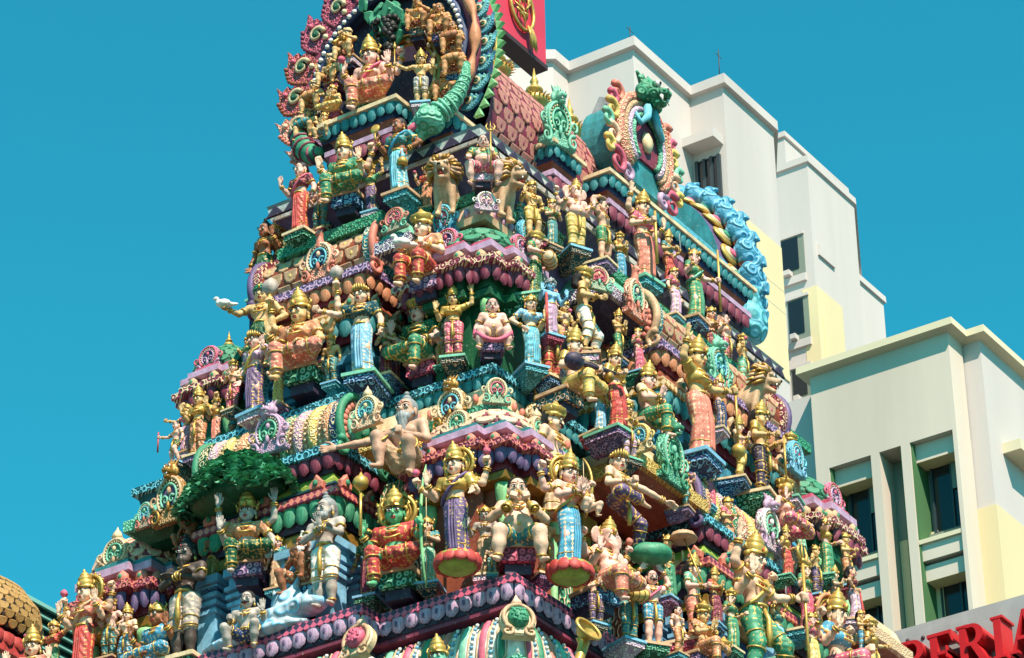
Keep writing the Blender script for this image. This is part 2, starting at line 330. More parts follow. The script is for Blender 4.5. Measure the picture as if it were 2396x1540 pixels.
def crown_mesh(kind, col='gold'):
    m = MB()
    if kind == 'tall':
        pr = [(.060, .020), (.067, .024), (.068, .040), (.061, .046), (.062, .052), (.065, .078), (.060, .092), (.052, .097), (.054, .103), (.053, .122), (.046, .134), (.036, .140), (.037, .146), (.033, .160), (.020, .172), (.010, .180), (.013, .190), (.004, .206)]
        m.add(*lathe([(r, z) for r, z in pr], 18, lambda a, z: 1+.035*math.cos(9*a)), col)
        m.add(*lathe([(.030, 0), (.026, .008), (.012, .014)], 8), 'red', M4(rot_to((0, -1, .25)), (0, -.060, .062), .62))
    elif kind == 'short':
        pr = [(.061, .012), (.067, .016), (.068, .034), (.063, .040), (.064, .050), (.060, .070), (.048, .084), (.034, .092), (.026, .104), (.012, .116), (.004, .130)]
        m.add(*lathe(pr, 18, lambda a, z: 1+.045*math.cos(8*a)), col)
    elif kind == 'tiara':
        pts = [(.066*math.cos(a), .066*math.sin(a)-.002, .030) for a in np.linspace(math.pi*1.02, math.pi*1.98, 11)]
        for i, p in enumerate(pts):
            hh = .030+.045*math.sin(math.pi*i/10); m.add(*tube([(p[0], p[1], .016), (p[0]*1.04, p[1]*1.04, .016+hh*.6), (p[0]*1.0, p[1]*1.0, .016+hh)], [.011, .010, .003], 6), col)
        m.add(*ring((0, 0, .022), (0, 0, 1), .065, .008, n=18), col)
    elif kind == 'broad':
        pr = [(.064, .012), (.074, .016), (.075, .036), (.066, .044), (.072, .052), (.086, .088), (.084, .098), (.060, .104), (.050, .120), (.030, .132), (.024, .146), (.008, .170)]
        m.add(*lathe(pr, 20, lambda a, z: 1+.05*math.cos(10*a)*(1 if z > .05 else .4)), col)
    if kind in ('tall', 'short', 'broad'):
        for s in (-1, 1):
            m.add(*ell((s*.072, .004, .020), (.012, .022, .024), 8, 5), col); m.add(*tube([(s*.070, 0, .03), (s*.090, .01, .065), (s*.074, .012, .095)], [.010, .008, .002], 6), col)
        m.add(*tube([(0, -.066, .030), (0, -.074, .060), (0, -.066, .088)], [.016, .014, .003], 7), col)
    return m
SH = {}
def shared(key, fn):
    if key not in SH: SH[key] = fn()
    return SH[key]
FIGS = []
def statue(name, label, hp, base, yaw, plane, ra='down', la='down', legs='stand', rl=None, build='f', skin='skin', low=('sari', 'blue', 'gold'), top=None, sash=None,
           crown='short', hair=True, halo=None, beard=None, xa=None, items=(), turn=0, nod=11, fz=None, lip=None, group=None, cat='statue', rich=1, lean=None, headk='man', jew='gold', scale=None, crowncol='gold', voxel=None, ped=None, dz=0, off=None, base_block=True):
    """one statue: hp = head centre in the photograph, base = lowest point; plane = function(px, py) -> point in the place"""
    # ---- skeleton
    fat = 1 if build in ('fat', 'child') else 0
    S = .118 if build in ('f', 'child') else .135
    sitdrop = 0
    jl, jr = LEG[legs] if not rl else LEG[legs], LEG[rl or legs]
    mir = lambda p: np.array((-p[0], p[1], p[2]))
    kL, aL, tL = [np.array(q, float) for q in jl]; kR, aR, tR = [mir(q) for q in jr]
    A = {'L': ARM[la] if isinstance(la, str) else la, 'R': ARM[ra] if isinstance(ra, str) else ra}
    hipL, hipR = np.array((.062, 0, .505)), np.array((-.062, 0, .505))
    if fz: kL = kL+np.array(fz); 
    arms = []
    for sd in 'LR':
        e, w, hk, fd = A[sd]; sg = 1 if sd == 'L' else -1
        arms.append((sg, np.array((sg*S, 0, .785)), np.array((sg*e[0], e[1], e[2])), np.array((sg*w[0], w[1], w[2])), hk, None if fd is None else np.array((sg*fd[0], fd[1], fd[2])), sd))
    for sd, q in zip('LR', xa or ()):
        if not q: continue
        e, w, hk, fd = ARM[q]; sg = 1 if sd == 'L' else -1
        arms.append((sg, np.array((sg*S*.95, .025, .775)), np.array((sg*e[0], e[1], e[2])), np.array((sg*w[0], w[1], w[2])), hk, None if fd is None else np.array((sg*fd[0], fd[1], fd[2])), 'B'+sd))
    # ---- body volumes
    P = [('ell', (0, .002, .715), (S*.86, .066, .085)), ('cap', (-S, 0, .783), (S, 0, .783), .043, .043, .03), ('ell', (0, 0, .612), (.076, .056, .075), .03), ('ell', (0, .006, .530), (.090, .068, .062), .03), ('cap', (0, .006, .79), (0, -.002, .86), .034, .031, .02)]
    if build == 'f': P += [('ell', (s*.046, -.056, .712), (.041, .038, .040), .012) for s in (-1, 1)]
    if build == 'm': P += [('ell', (s*.052, -.042, .735), (.050, .030, .036), .02) for s in (-1, 1)]
    if fat: P += [('ell', (0, -.042, .605), (.118, .098, .098), .03), ('ell', (.05, -.04, .72), (.055, .04, .045), .02), ('ell', (-.05, -.04, .72), (.055, .04, .045), .02)]
    g = 1.18 if fat else 1.0
    lg = .62 if (low and low[0] == 'sari') else 1.0
    for hip, kn, an, td in ((hipL, kL, aL, tL), (hipR, kR, aR, tR)):
        td = td/np.linalg.norm(td); P += [('cap', hip, kn, .066*g*lg, .048*g*lg, .02), ('cap', kn, (kn+an)/2, .047*g*lg, .045*g*lg, .02), ('cap', (kn+an)/2, an, .044*g*lg, .028, .02), ('cap', an+np.array((0, 0, -.018)), an+td*.085+np.array((0, 0, -.034)), .024, .017, .012)]
    for sg, s, e, w, hk, fd, sd in arms: P += [('cap', s, e, .037*g, .030*g, .015), ('cap', e, (e*.6+w*.4), .030*g, .029*g, .015), ('cap', (e*.6+w*.4), w, .028*g, .019, .015)]
    hc = np.array((0, -.009, .930)); zmin = min(aL[2], aR[2])-.055
    if legs in ('fold',) and (rl in (None, 'fold')): zmin = .42
    vx = voxel or .0145
    v, f = sculpt(P, vx, .02)
    m = MB(); m.add(v, f, skin)
    Rh = np.array(Euler((R(nod), 0, R(turn))).to_matrix()); HM = M4(Rh, hc, 1.19)
    if headk == 'man':
        hv, hf = head_mesh(fat); m.add(hv, hf, skin, HM)
        for ev, ef, ek in shared('eyes', eye_parts): m.add(ev, ef, (lip or ek) if ek == 'lip' else ek, HM)
    elif headk == 'elephant':
        Q = [('ell', (0, .005, .015), (.068, .068, .068)), ('ell', (-.028, -.02, .045), (.038, .04, .034), .02), ('ell', (.028, -.02, .045), (.038, .04, .034), .02), ('ell', (0, -.03, -.025), (.048, .045, .045), .02)]
        tr = [(0, -.06, -.03), (.004, -.088, -.075), (.010, -.096, -.125), (.000, -.098, -.170), (-.03, -.105, -.195), (-.055, -.11, -.180)]; rr = [.032, .028, .024, .020, .017, .013]
        Q += [('cap', tr[i], tr[i+1], rr[i], rr[i+1], .01) for i in range(5)]
        for s in (-1, 1): Q += [('ell', (s*.105, .015, .005), (.055, .012, .066), .012), ('cap', (s*.03, -.06, -.05), (s*.045, -.105, -.075), .010, .004, .004)]
        hv, hf = shared('eleph', lambda: sculpt(Q, .0075, .012)); m.add(hv, hf, skin, HM)
        for s in (-1, 1): m.add(*ell((s*.040, -.062, .012), (.011, .006, .007), 8, 5), 'white', HM); m.add(*ell((s*.040, -.066, .012), (.005, .005, .006), 8, 5), 'black', HM)
    wr = {}
    for sg, s, e, w, hk, fd, sd in arms:
        d = (w-e) if fd is None else fd; Rm = rot_to(d, (0, 1, 0) if hk != 'relax' else (0, .6, .8)); hv, hf = hand_mesh(hk); hv = hv.copy()
        if sg > 0: hv = hv*np.array((-1, 1, 1)); hf = np.asarray(hf)[:, ::-1]
        m.add(hv, hf, skin, M4(Rm, w, 1.22)); wr[sd] = (w, Rm, d/np.linalg.norm(d))
    # ---- placement
    zs = hc[2]-zmin
    if scale: s_ = scale; Hd = plane(*hp)
    else:
        Hd = plane(*hp); B0 = plane(hp[0], base[1] if isinstance(base, tuple) else base); s_ = (Hd[2]-B0[2])/zs
    if lean is None: lean = 0
    tiltM = Matrix.Rotation(R(yaw), 4, 'Z')@Matrix.Rotation(R(lean), 4, 'Y')
    hl = tiltM@Vector((0, 0, hc[2]*s_)); bl = tiltM@Vector((0, 0, zmin*s_))
    root = empty(name); root.rotation_euler = tiltM.to_euler(); root.location = Vector(Hd)-hl+Vector((0, 0, dz))
    root.scale = (s_*1.03, s_*1.03, s_)
    tag(root, label, cat, group)
    m.build('body', root)
    def part(nm, mb): return mb.build(nm, root)
    # ---- clothes
    def garment(nm, prims, keep, key, hem=None, h=.0145, pleat=0):
        def ex(p, d):
            q = d+(pleat*np.sin(p[:, 2]*170+p[:, 0]*60) if pleat else 0); return np.maximum(q, keep(p))
        gv, gf = sculpt(prims, h, .02, ex); mb = MB(); mb.add(gv, gf, key if key == 'gold' else key+'%'); return part(nm, mb)
    inf = lambda q, a: (q[0], q[1], q[2], q[3]+a, q[4]+a, .02) if q[0] == 'cap' else (q[0], q[1], tuple(np.asarray(q[2])+a), .03)
    if low:
        kind, c1, c2 = low[:3]
        if kind == 'sari':                      # long pleated skirt hanging straight
            n, rows = 40, 15; V = []; zt, zb = .585, max(.035, zmin+.03)
            for i in range(rows):
                t = i/(rows-1); z = zt+(zb-zt)*t
                kc = (kL+kR)/2; ac = (aL+aR)/2; cx, cy = np.interp(z, [ac[2], kc[2], .52], [ac[0], kc[0], 0]), np.interp(z, [ac[2], kc[2], .52], [ac[1], kc[1], 0])
                rx = np.interp(t, [0, .12, .5, 1], [.086, .112, .098, .106+.03*(abs(aL[0]-aR[0]) > .15)])+.5*max(0, abs(np.interp(z, [aL[2], kL[2], .5], [aL[0]-aR[0], kL[0]-kR[0], .124]))-.125); ry = np.interp(t, [0, .15, .5, 1], [.070, .090, .074, .086])
                for k in range(n):
                    a = 2*math.pi*k/n; pl = 1+(.02+.07*t)*math.cos(10*a)*max(0, .35-.65*math.sin(a)); fr = max(0, -math.sin(a))**6*.028*t
                    V.append((cx+rx*pl*math.cos(a), cy+ry*pl*math.sin(a)-fr, z))
            Fc = [(i*n+k, (i+1)*n+k, (i+1)*n+(k+1) % n, i*n+(k+1) % n) for i in range(rows-1) for k in range(n)]+[tuple(range((rows-1)*n, rows*n))[::1]]
            mb = MB(); mb.add(V, Fc, c1+'%')
            sk = part('skirt', mb)
            Vn = np.array(V); rr = Vn[(rows-1)*n:]; h2 = MB(); h2.add(*tube(rr, .010, 5, closed=True), c2); h2.build('hem', sk); h2 = MB(); h2.add(*tube(Vn[(rows-3)*n:(rows-2)*n], .006, 4, closed=True), c2); h2.build('border', sk)
            fc = np.array([(Vn[i*n+int(n*.75)]) for i in range(1, rows)]); pm = MB()
            for dx in (-.026, 0, .026): pm.add(*tube(fc+np.array((dx, -.004, 0)), np.linspace(.007, .016, len(fc)), 6), c2 if (dx == 0 and len(low) > 3) else c1)
            pm.build('pleat', sk)
        elif kind == 'dhoti':                   # cloth wrapped round both legs
            lp = [('ell', (0, .006, .530), (.098, .076, .066))]
            for hip, kn, an in ((hipL, kL, aL), (hipR, kR, aR)):
                cut = low[3] if len(low) > 3 else .82; en = kn+(an-kn)*min(1, cut) if cut > 0 else hip+(kn-hip)*(1+cut)
                lp += [('cap', hip, kn if cut > 0 else en, .072*g, .056*g, .02)]+([('cap', kn, en, .055*g, .050*g, .02)] if cut > 0 else [])
            gm = garment('dhoti', lp, lambda p: p[:, 2]-.590-.02, c1, pleat=.0035)
            def hem(*q): hb = MB(); hb.add(*ring(*q), c2); hb.build('hem', gm)
            for hip, kn, an in ((hipL, kL, aL), (hipR, kR, aR)):
                cut = low[3] if len(low) > 3 else .82
                if cut > 0: en = kn+(an-kn)*min(1, cut); hem(en, an-kn, .054*g, .007); hem(kn+(en-kn)*.25, an-kn, .060*g, .006); hem(hip+(kn-hip)*.72, kn-hip, .063*g, .006)
                else: en = hip+(kn-hip)*(1+cut); hem(en, kn-hip, .062*g, .008)
            if legs in ('stand', 'relax', 'weight', 'stride', 'lunge') or len(low) > 4:
                fm = MB(); fm.add(*tube([(0, -.075, .55), (0, -.105, .46), (.004, -.10, .36), (0, -.095, .27)], [.012, .018, .024, .016], 8), c2); fm.build('pleat', gm)
        bm_ = MB(); bm_.add(*ring((0, .002, .572), (0, 0, 1), .087*(1.25 if fat else 1), .012, .80, 16), jew); bm_.add(*ell((0, -.075*(1.7 if fat else 1), .572), (.020, .012, .020), 8, 5), jew); part('belt', bm_)
    if top:
        keep = (lambda p: np.maximum(np.maximum(p[:, 2]-.795, .655-p[:, 2]), np.abs(p[:, 0])-.20))
        tp = [inf(q, .008) for q in P[:2]+[q for q in P[5:7] if q[0] == 'ell']]+[('cap', s, s+(e-s)*.55, .043*g, .040*g, .015) for sg, s, e, w, hk, fd, sd in arms]
        keep2 = (lambda p: np.maximum(np.where(np.abs(p[:, 0]) < S+.01, np.maximum(.655-p[:, 2], p[:, 2]-.812+.05*(np.abs(p[:, 0]) < .05)*(p[:, 1] < 0)), -1), -1))
        garment('blouse', tp, keep2, top)
    if sash:
        pts = [(.105, .02, .822), (.088, -.045, .795), (.045, -.100 if build == 'f' else -.085, .728), (-.02, -.088, .665), (-.075, -.066, .60), (-.105, -.02, .565), (-.10, .045, .54)]
        if fat: pts = [(.105, .02, .822), (.09, -.05, .795), (.06, -.10, .72), (.0, -.155, .63), (-.075, -.125, .58), (-.125, -.03, .545), (-.10, .06, .54)]
        mb = MB()
        for o_ in (-.016, 0, .016): mb.add(*tube(np.array(pts)+np.array((o_, 0, o_*.8)), .013, 6), sash)
        part('sash', mb)
    # ---- head gear
    hg = lambda mb, nm: (setattr(mb, 'v', [xform(q, HM) for q in mb.v]), part(nm, mb))[1]
    if hair:
        hk_ = hair if isinstance(hair, str) else 'hair'
        hv, hf = shared('hairmesh', lambda: sculpt([('ell', (0, .020, .020), (.065, .066, .068)), ('cap', (0, .05, -.02), (0, .055, -.075), .050, .040, .02), ('cut', (0, -.090, -.045), (.075, .078, .090))], .009, .012))
        mb = MB(); mb.add(hv, hf, hk_); hg(mb, 'hair')
    if crown in ('tall', 'short', 'tiara', 'broad'): (lambda cm: (setattr(cm, 'v', [q*np.array((1, 1, .9)) for q in cm.v]), hg(cm, 'crown')))(crown_mesh(crown, crowncol))
    elif crown == 'bun':
        mb = MB(); mb.add(*ell((0, .02, .085), (.030, .030, .026), 10, 6), hair if isinstance(hair, str) else 'hair'); mb.add(*ring((0, .02, .066), (0, 0, 1), .026, .007), jew); mb.add(*ell((0, .02, .118), (.018, .018, .018), 8, 5), hair if isinstance(hair, str) else 'hair'); hg(mb, 'topknot')
    elif crown == 'turban':
        mb = MB()
        for i in range(4): mb.add(*ring((0, .008, .032+.014*i), (0, .15*(-1)**i, 1), .064-.006*i, .016, 1.05, 16), crowncol)
        mb.add(*ell((0, .008, .07), (.045, .05, .03), 10, 6), crowncol); mb.add(*ell((0, -.07, .055), (.012, .01, .02), 8, 5), jew); hg(mb, 'turban')
    if halo:
        mb = MB(); mb.add(*ring((0, .062, .02), (0, 1, 0), .115, .016, 1, 24), halo); mb.add(*ring((0, .064, .02), (0, 1, 0), .085, .010, 1, 20), jew)
        v_, f_ = lathe([(.112, 0), (.112, .008), (.0, .009)], 24); mb.add(v_, f_, halo, M4(rot_to((0, -1, 0), (0, 0, 1)), (0, .070, .02)))
        for k in range(16): a = 2*math.pi*k/16; mb.add(*ell((.132*math.cos(a), .064, .02+.132*math.sin(a)), (.012, .010, .012), 6, 4), jew)
        hg(mb, 'halo')
    if beard:
        L = beard[1]; Q = [('ell', (0, -.052, -.062), (.040, .026, .026)), ('cap', (0, -.058, -.07), (0, -.072, -.075-L), .036, .010, .02), ('cap', (-.045, -.02, -.03), (-.02, -.055, -.07), .014, .022, .01), ('cap', (.045, -.02, -.03), (.02, -.055, -.07), .014, .022, .01), ('cap', (-.002, -.078, -.036), (-.028, -.066, -.052), .007, .005, .004), ('cap', (.002, -.078, -.036), (.028, -.066, -.052), .007, .005, .004)]
        def groove(p, d): return d+.0028*np.sin(p[:, 0]*330+p[:, 2]*40)
        bv, bf = sculpt(Q, .0075, .012, groove); mb = MB(); mb.add(bv, bf, beard[0]); hg(mb, 'beard')
    if 'moustache' in items:
        mb = MB()
        for s in (-1, 1): mb.add(*tube([(0, -.080, -.036), (s*.018, -.078, -.040), (s*.034, -.064, -.034), (s*.040, -.058, -.024)], [.007, .009, .006, .002], 6), 'hair')
        hg(mb, 'moustache')
    # ---- ornaments
    if rich:
        mb = MB(); fy = -.030 if build != 'f' else -.045
        for i, (r_, z_, w_) in enumerate(((.056, .806, .008), (.066, .785, .010), (.074, .755, .009))[:2+(rich > 1)]):
            mb.add(*tube([(r_*math.cos(a), r_*.75*math.sin(a)-.012+(fy*(.6+.5*i) if math.sin(a) < 0 else 0)*abs(math.sin(a)), z_-.030*(i+1)*max(0, -math.sin(a))) for a in np.linspace(0, 2*math.pi, 20, endpoint=False)], w_, 5, closed=True), jew)
        mb.add(*ell((0, -.085 if build == 'f' else -.072, .735), (.018, .012, .022), 8, 5), 'red' if rich > 1 else jew)
        part('necklace', mb)
        for sg, s, e, w, hk, fd, sd in arms:
            if rich > 1 or sd in 'LR':
                q = s+(e-s)*.55; mb = MB(); mb.add(*ring(q, e-s, .040*g, .009), jew); mb.add(*ell(q+np.array((sg*.034, -.018, .01)), (.012, .012, .018), 6, 4), jew); part('armlet', mb)
            q = e+(w-e)*.88; mb = MB(); mb.add(*ring(q, w-e, .028, .008), jew); mb.add(*ring(e+(w-e)*.76, w-e, .030, .007), jew); part('bracelet', mb)
        if headk == 'man':
            for s in (-1, 1): mb = MB(); mb.add(*ell((s*.064, -.004, -.056), (.010, .012, .016), 8, 5), jew); hg(mb, 'earring')
        if not (low and low[0] == 'sari'):
            for kn, an in ((kL, aL), (kR, aR)):
                mb = MB(); mb.add(*ring(an+(kn-an)*.06, kn-an, .034, .009), jew); part('anklet', mb)
    # ---- things in the hands
    for it in items:
        if isinstance(it, str): continue
        kind, sd = it[0], it[1]; w, Rm, d = wr[sd]; g_ = w+d*.055+np.array((0, -.022, 0)) if A.get(sd, ('', '', 'fist'))[2] == 'fist' or sd[0] == 'B' else w+d*.05+np.array((0, -.03, 0))
        mb = MB(); c = it[2] if len(it) > 2 else 'gold'; nm = kind
        if kind == 'mace':
            up_ = 1 if len(it) < 4 else it[3]; L = .34 if up_ > 0 else .52
            mb.add(*tube([g_+np.array((0, 0, -.06*up_)), g_+np.array((0, 0, L*up_))], [.013, .010], 8), 'gold')
            v_, f_ = lathe([(.012, -.07), (.030, -.058), (.055, -.03), (.060, 0), (.048, .035), (.022, .052), (.016, .064), (.004, .09)], 14, lambda a, z: 1+.06*math.cos(7*a)); mb.add(v_*np.array((1, 1, up_)), f_ if up_ > 0 else [q[::-1] for q in f_], c, M4(np.eye(3), g_+np.array((0, 0, (L+.05)*up_))))
        elif kind == 'trident':
            lo_, hi_ = (it[3] if len(it) > 3 else (-.45, .35)); mb.add(*tube([g_+np.array((0, 0, lo_)), g_+np.array((0, 0, hi_))], .011, 8), c)
            t0 = g_+np.array((0, 0, hi_)); mb.add(*tube([t0, t0+np.array((0, 0, .15))], [.014, .003], 6), c)
            for s in (-1, 1): mb.add(*tube([t0, t0+np.array((s*.045, 0, .01)), t0+np.array((s*.060, 0, .06)), t0+np.array((s*.038, 0, .12))], [.010, .013, .012, .003], 6), c)
            mb.add(*ell(t0, (.024, .024, .020), 8, 5), c)
        elif kind == 'spear':
            lo_, hi_ = (it[3] if len(it) > 3 else (-.5, .5)); mb.add(*tube([g_+np.array((0, 0, lo_)), g_+np.array((0, 0, hi_))], .010, 8), c); mb.add(*lathe([(.010, 0), (.030, .05), (.022, .09), (.002, .16)], 8), c, M4(np.eye(3), g_+np.array((0, 0, hi_))))
        elif kind == 'lotus':
            mb.add(*tube([g_+np.array((0, 0, -.06)), g_+np.array((0, 0, .05))], .007, 6), 'green')
            v_, f_ = lathe([(.008, 0), (.028, .015), (.034, .035), (.024, .060), (.004, .078)], 12, lambda a, z: 1+.14*math.cos(6*a)); mb.add(v_, f_, c if c != 'gold' else 'rose', M4(np.eye(3), g_+np.array((0, 0, .045))))
        elif kind == 'bow':
            L = it[3] if len(it) > 3 else .62; mb.add(*tube([g_+np.array((0, .10*abs(t)**2.2-.0, t*L)) for t in np.linspace(-1, 1, 15)], [.004]+[.008+.005*math.cos(t*1.5) for t in np.linspace(-1, 1, 13)]+[.004], 8), c)
            mb.add(*tube([g_+np.array((0, .10, -L)), g_+np.array((0, .10, L))], .003, 4), 'cream')
        elif kind == 'sword': mb.add(*extrude([(-.012, 0), (.012, 0), (.016, .25), (0, .34), (-.016, .25)], .012, .003), c, M4(np.eye(3), g_+np.array((0, 0, .02)))); mb.add(*tube([g_+np.array((-.04, 0, .02)), g_+np.array((.04, 0, .02))], .009, 6), 'gold'); mb.add(*tube([g_+np.array((0, 0, -.05)), g_+np.array((0, 0, .03))], .010, 6), 'gold')
        elif kind == 'staff': lo_, hi_ = (it[3] if len(it) > 3 else (-.4, .2)); mb.add(*tube([g_+np.array((0, -.0, lo_)), g_+np.array((0, 0, hi_))], [.018, .014], 8), c)
        elif kind == 'bird':
            bv, bf = shared('birdm', lambda: sculpt([('ell', (0, 0, .03), (.038, .062, .036)), ('ell', (0, -.055, .075), (.022, .024, .022), .02), ('cap', (0, .05, .03), (0, .13, .045), .026, .010, .02), ('cap', (0, -.07, .075), (0, -.098, .068), .007, .002, .004), ('ell', (.034, .015, .038), (.012, .052, .026), .01), ('ell', (-.034, .015, .038), (.012, .052, .026), .01)], .009, .012)); mb.add(bv, bf, c if c != 'gold' else 'white', M4(np.array(Euler((0, 0, R(it[3] if len(it) > 3 else 0))).to_matrix()), g_+np.array((0, 0, -.005)), 1.15))
        elif kind == 'mirror': mb.add(*tube([g_+np.array((0, 0, -.05)), g_+np.array((0, 0, .06))], .009, 6), c); v_, f_ = lathe([(.0, -.006), (.056, -.006), (.060, 0), (.056, .006), (0, .008)], 18); mb.add(v_, f_, c, M4(rot_to((0, -1, 0), (0, 0, 1)), g_+np.array((0, 0, .115))))
        elif kind == 'basket': mb.add(*lathe([(.030, -.20), (.058, -.19), (.064, -.15), (.046, -.11), (.030, -.10)], 12, lambda a, z: 1+.05*math.cos(6*a)), 'gold', M4(np.eye(3), g_)); mb.add(*tube([g_+np.array((-.03, 0, -.11)), g_, g_+np.array((.03, 0, -.11))], .007, 6), 'sky'); mb.add(*lathe([(.034, -.11), (.020, -.06), (.006, 0)], 10), 'sky', M4(np.eye(3), g_))
        elif kind == 'flute':
            o_ = hc+np.array((0, -.105, -.070))
            for s in (-1, 1):
                e_ = np.array((s*.105, -.26, .625)); mb.add(*tube([o_+np.array((s*.004, 0, 0)), o_+(e_-o_)*.55, o_+(e_-o_)*.8, e_], [.010, .015, .026, .040], 10), c); mb.add(*ring(e_, e_-o_, .040, .007), c); mb.add(*ell(e_+(e_-o_)*.012, (.03, .03, .02), 8, 5), 'dgold')
        elif kind == 'drum':
            ax_ = np.array((1, .1, .25)); ax_ /= np.linalg.norm(ax_); c0 = np.array((0, -.20, .60)); mb.add(*tube([c0-ax_*.15, c0-ax_*.14, c0-ax_*.05, c0+ax_*.05, c0+ax_*.14, c0+ax_*.15], [.058, .066, .085, .085, .066, .058], 14), c)
            for t in (-.145, -.05, .05, .145): mb.add(*ring(c0+ax_*t, ax_, .086 if abs(t) < .1 else .068, .007, n=16), 'dgold')
        elif kind == 'veena':
            a0, a1 = np.array((.30, -.24, .54)), np.array((-.36, -.20, .72)); a0, a1 = (a0, a1) if len(it) < 4 else (a0*np.array((-1, 1, 1)), a1*np.array((-1, 1, 1)))
            mb.add(*tube([a0+(a1-a0)*.12, a1], [.026, .020], 10), c); mb.add(*ell(a0, (.105, .085, .085), 14, 9), c); mb.add(*ell(a1+(a0-a1)*.14+np.array((0, 0, -.06)), (.05, .05, .055), 12, 7), 'dgold'); mb.add(*tube([a1, a1+np.array((0, -.03, .07)), a1+np.array((0, -.07, .06))], [.020, .016, .008], 8), 'gold'); mb.add(*tube([a0+np.array((0, -.086, .0)), a1+np.array((0, -.022, .0))], .004, 4), 'cream')
        elif kind == 'rope':
            wl, wr_ = wr['L'][0], wr['R'][0]; mb.add(*tube([wr_+np.array((0, -.02, .06)), wr_+np.array((-.01, -.03, -.02))]+[np.array((wr_[0]+(wl[0]-wr_[0])*t, -.20-.05*math.sin(math.pi*t), wr_[2]-.05-.15*math.sin(math.pi*t)**.8)) for t in np.linspace(.04, .96, 13)]+[wl+np.array((.01, -.03, -.02)), wl+np.array((0, -.02, .06))], .031, 10), c); nm = 'rope'
        elif kind == 'umbrella':
            p0 = w+np.array((0, -.02, -.05)); p1 = np.array((w[0]*.6, .06, 1.34)); mb.add(*tube([p0, p1], .010, 6), 'gold'); v_, f_ = lathe([(.16, -.05), (.165, -.04), (.13, .015), (.07, .045), (.012, .055), (.004, .09)], 20, lambda a, z: 1+.03*math.cos(10*a)); mb.add(v_, f_, c, M4(np.eye(3), p1))
        elif kind == 'boulder':
            bv, bf = shared('boulder', lambda: sculpt([('ell', (0, 0, 0), (.26, .17, .135)), ('ell', (.09, -.03, .03), (.15, .14, .10), .05), ('ell', (-.10, .02, .0), (.15, .15, .12), .05)], .02, .05)); mb.add(bv, bf, c, M4(np.eye(3), (0, -.02, 1.24)))
        elif kind == 'club': mb.add(*tube([g_+np.array((0, 0, -.04)), g_+np.array((0, -.02, -.25)), g_+np.array((.01, -.03, -.42)), g_+np.array((.02, -.03, -.50))], [.014, .020, .034, .020], 10), c)
        elif kind == 'snake': mb.add(*tube([g_+np.array((.02*math.sin(t*9), -.01, .12-t)) for t in np.linspace(0, .62, 14)], np.linspace(.024, .010, 14), 8), c); mb.add(*ell(g_+np.array((0, -.02, .15)), (.032, .014, .04), 8, 6), c)
        elif kind == 'fan': mb.add(*tube([g_+np.array((0, 0, -.07)), g_+np.array((0, 0, .06))], [.012, .018], 8), 'gold'); v_, f_ = lathe([(.020, 0), (.050, .03), (.066, .075), (.050, .12), (.012, .165)], 14, lambda a, z: 1+.16*math.cos(9*a)); mb.add(v_, f_, 'ash', M4(np.array(Euler((R(-8), 0, 0)).to_matrix()), g_+np.array((0, 0, .055))))
        elif kind == 'scroll': mb.add(*extrude([(-.16, -.04), (.16, -.05), (.17, .045), (-.15, .05)], .05, .015), c, M4(rot_to((0, -.2, 1)), g_+np.array((.02, -.03, .02))))
        elif kind == 'veil': mb.add(*tube([(.10, .07, .80), (.17, .09, .66), (.19, .10, .45), (.17, .08, .25)], [.02, .035, .045, .03], 8), c)
        if mb.n: mb.build(nm, root)
    PC_ = ('teal~cyan~16', 'navy~sky~16', 'dgreen~mint~16', 'lilac~white~16', 'maroon~rose~16', 'dteal~tan~16', 'purple~lilac~16')
    if not ped and base_block:
        pc = PC_[len(USED) % 7]; mb = MB(); zt = zmin+.010
        if zmin < .12:
            cx = (aL[0]+aR[0])/2; cy = (aL[1]+aR[1])/2-.01
            mb.add(*box(cx-.17, cx+.17, cy-.13, cy+.36, zt-.035, zt), ('cream', 'mint', 'tan', 'sky')[len(USED) % 4], smooth=False); mb.add(*box(cx-.15, cx+.15, cy-.11, cy+.36, zt-.11, zt-.037), pc, smooth=False); V_ = [(cx-.13, cy-.09, zt-.112), (cx+.13, cy-.09, zt-.112), (cx+.13, cy+.34, zt-.112), (cx-.13, cy+.34, zt-.112), (cx-.05, cy+.12, zt-.24), (cx+.05, cy+.12, zt-.24), (cx+.05, cy+.34, zt-.24), (cx-.05, cy+.34, zt-.24)]
            mb.add(V_, [(0, 1, 2, 3), (4, 7, 6, 5), (0, 4, 5, 1), (1, 5, 6, 2), (2, 6, 7, 3), (3, 7, 4, 0)], pc, smooth=False); part('plinth', mb)
        else:
            z1 = .455; mb.add(*box(-.15, .15, -.03, .34, z1-.035, z1), 'tan', smooth=False); mb.add(*box(-.13, .13, -.01, .34, z1-.15, z1-.037), pc, smooth=False); mb.add(*box(-.10, .10, .04, .34, z1-.24, z1-.152), 'dpurple', smooth=False); part('seat', mb)
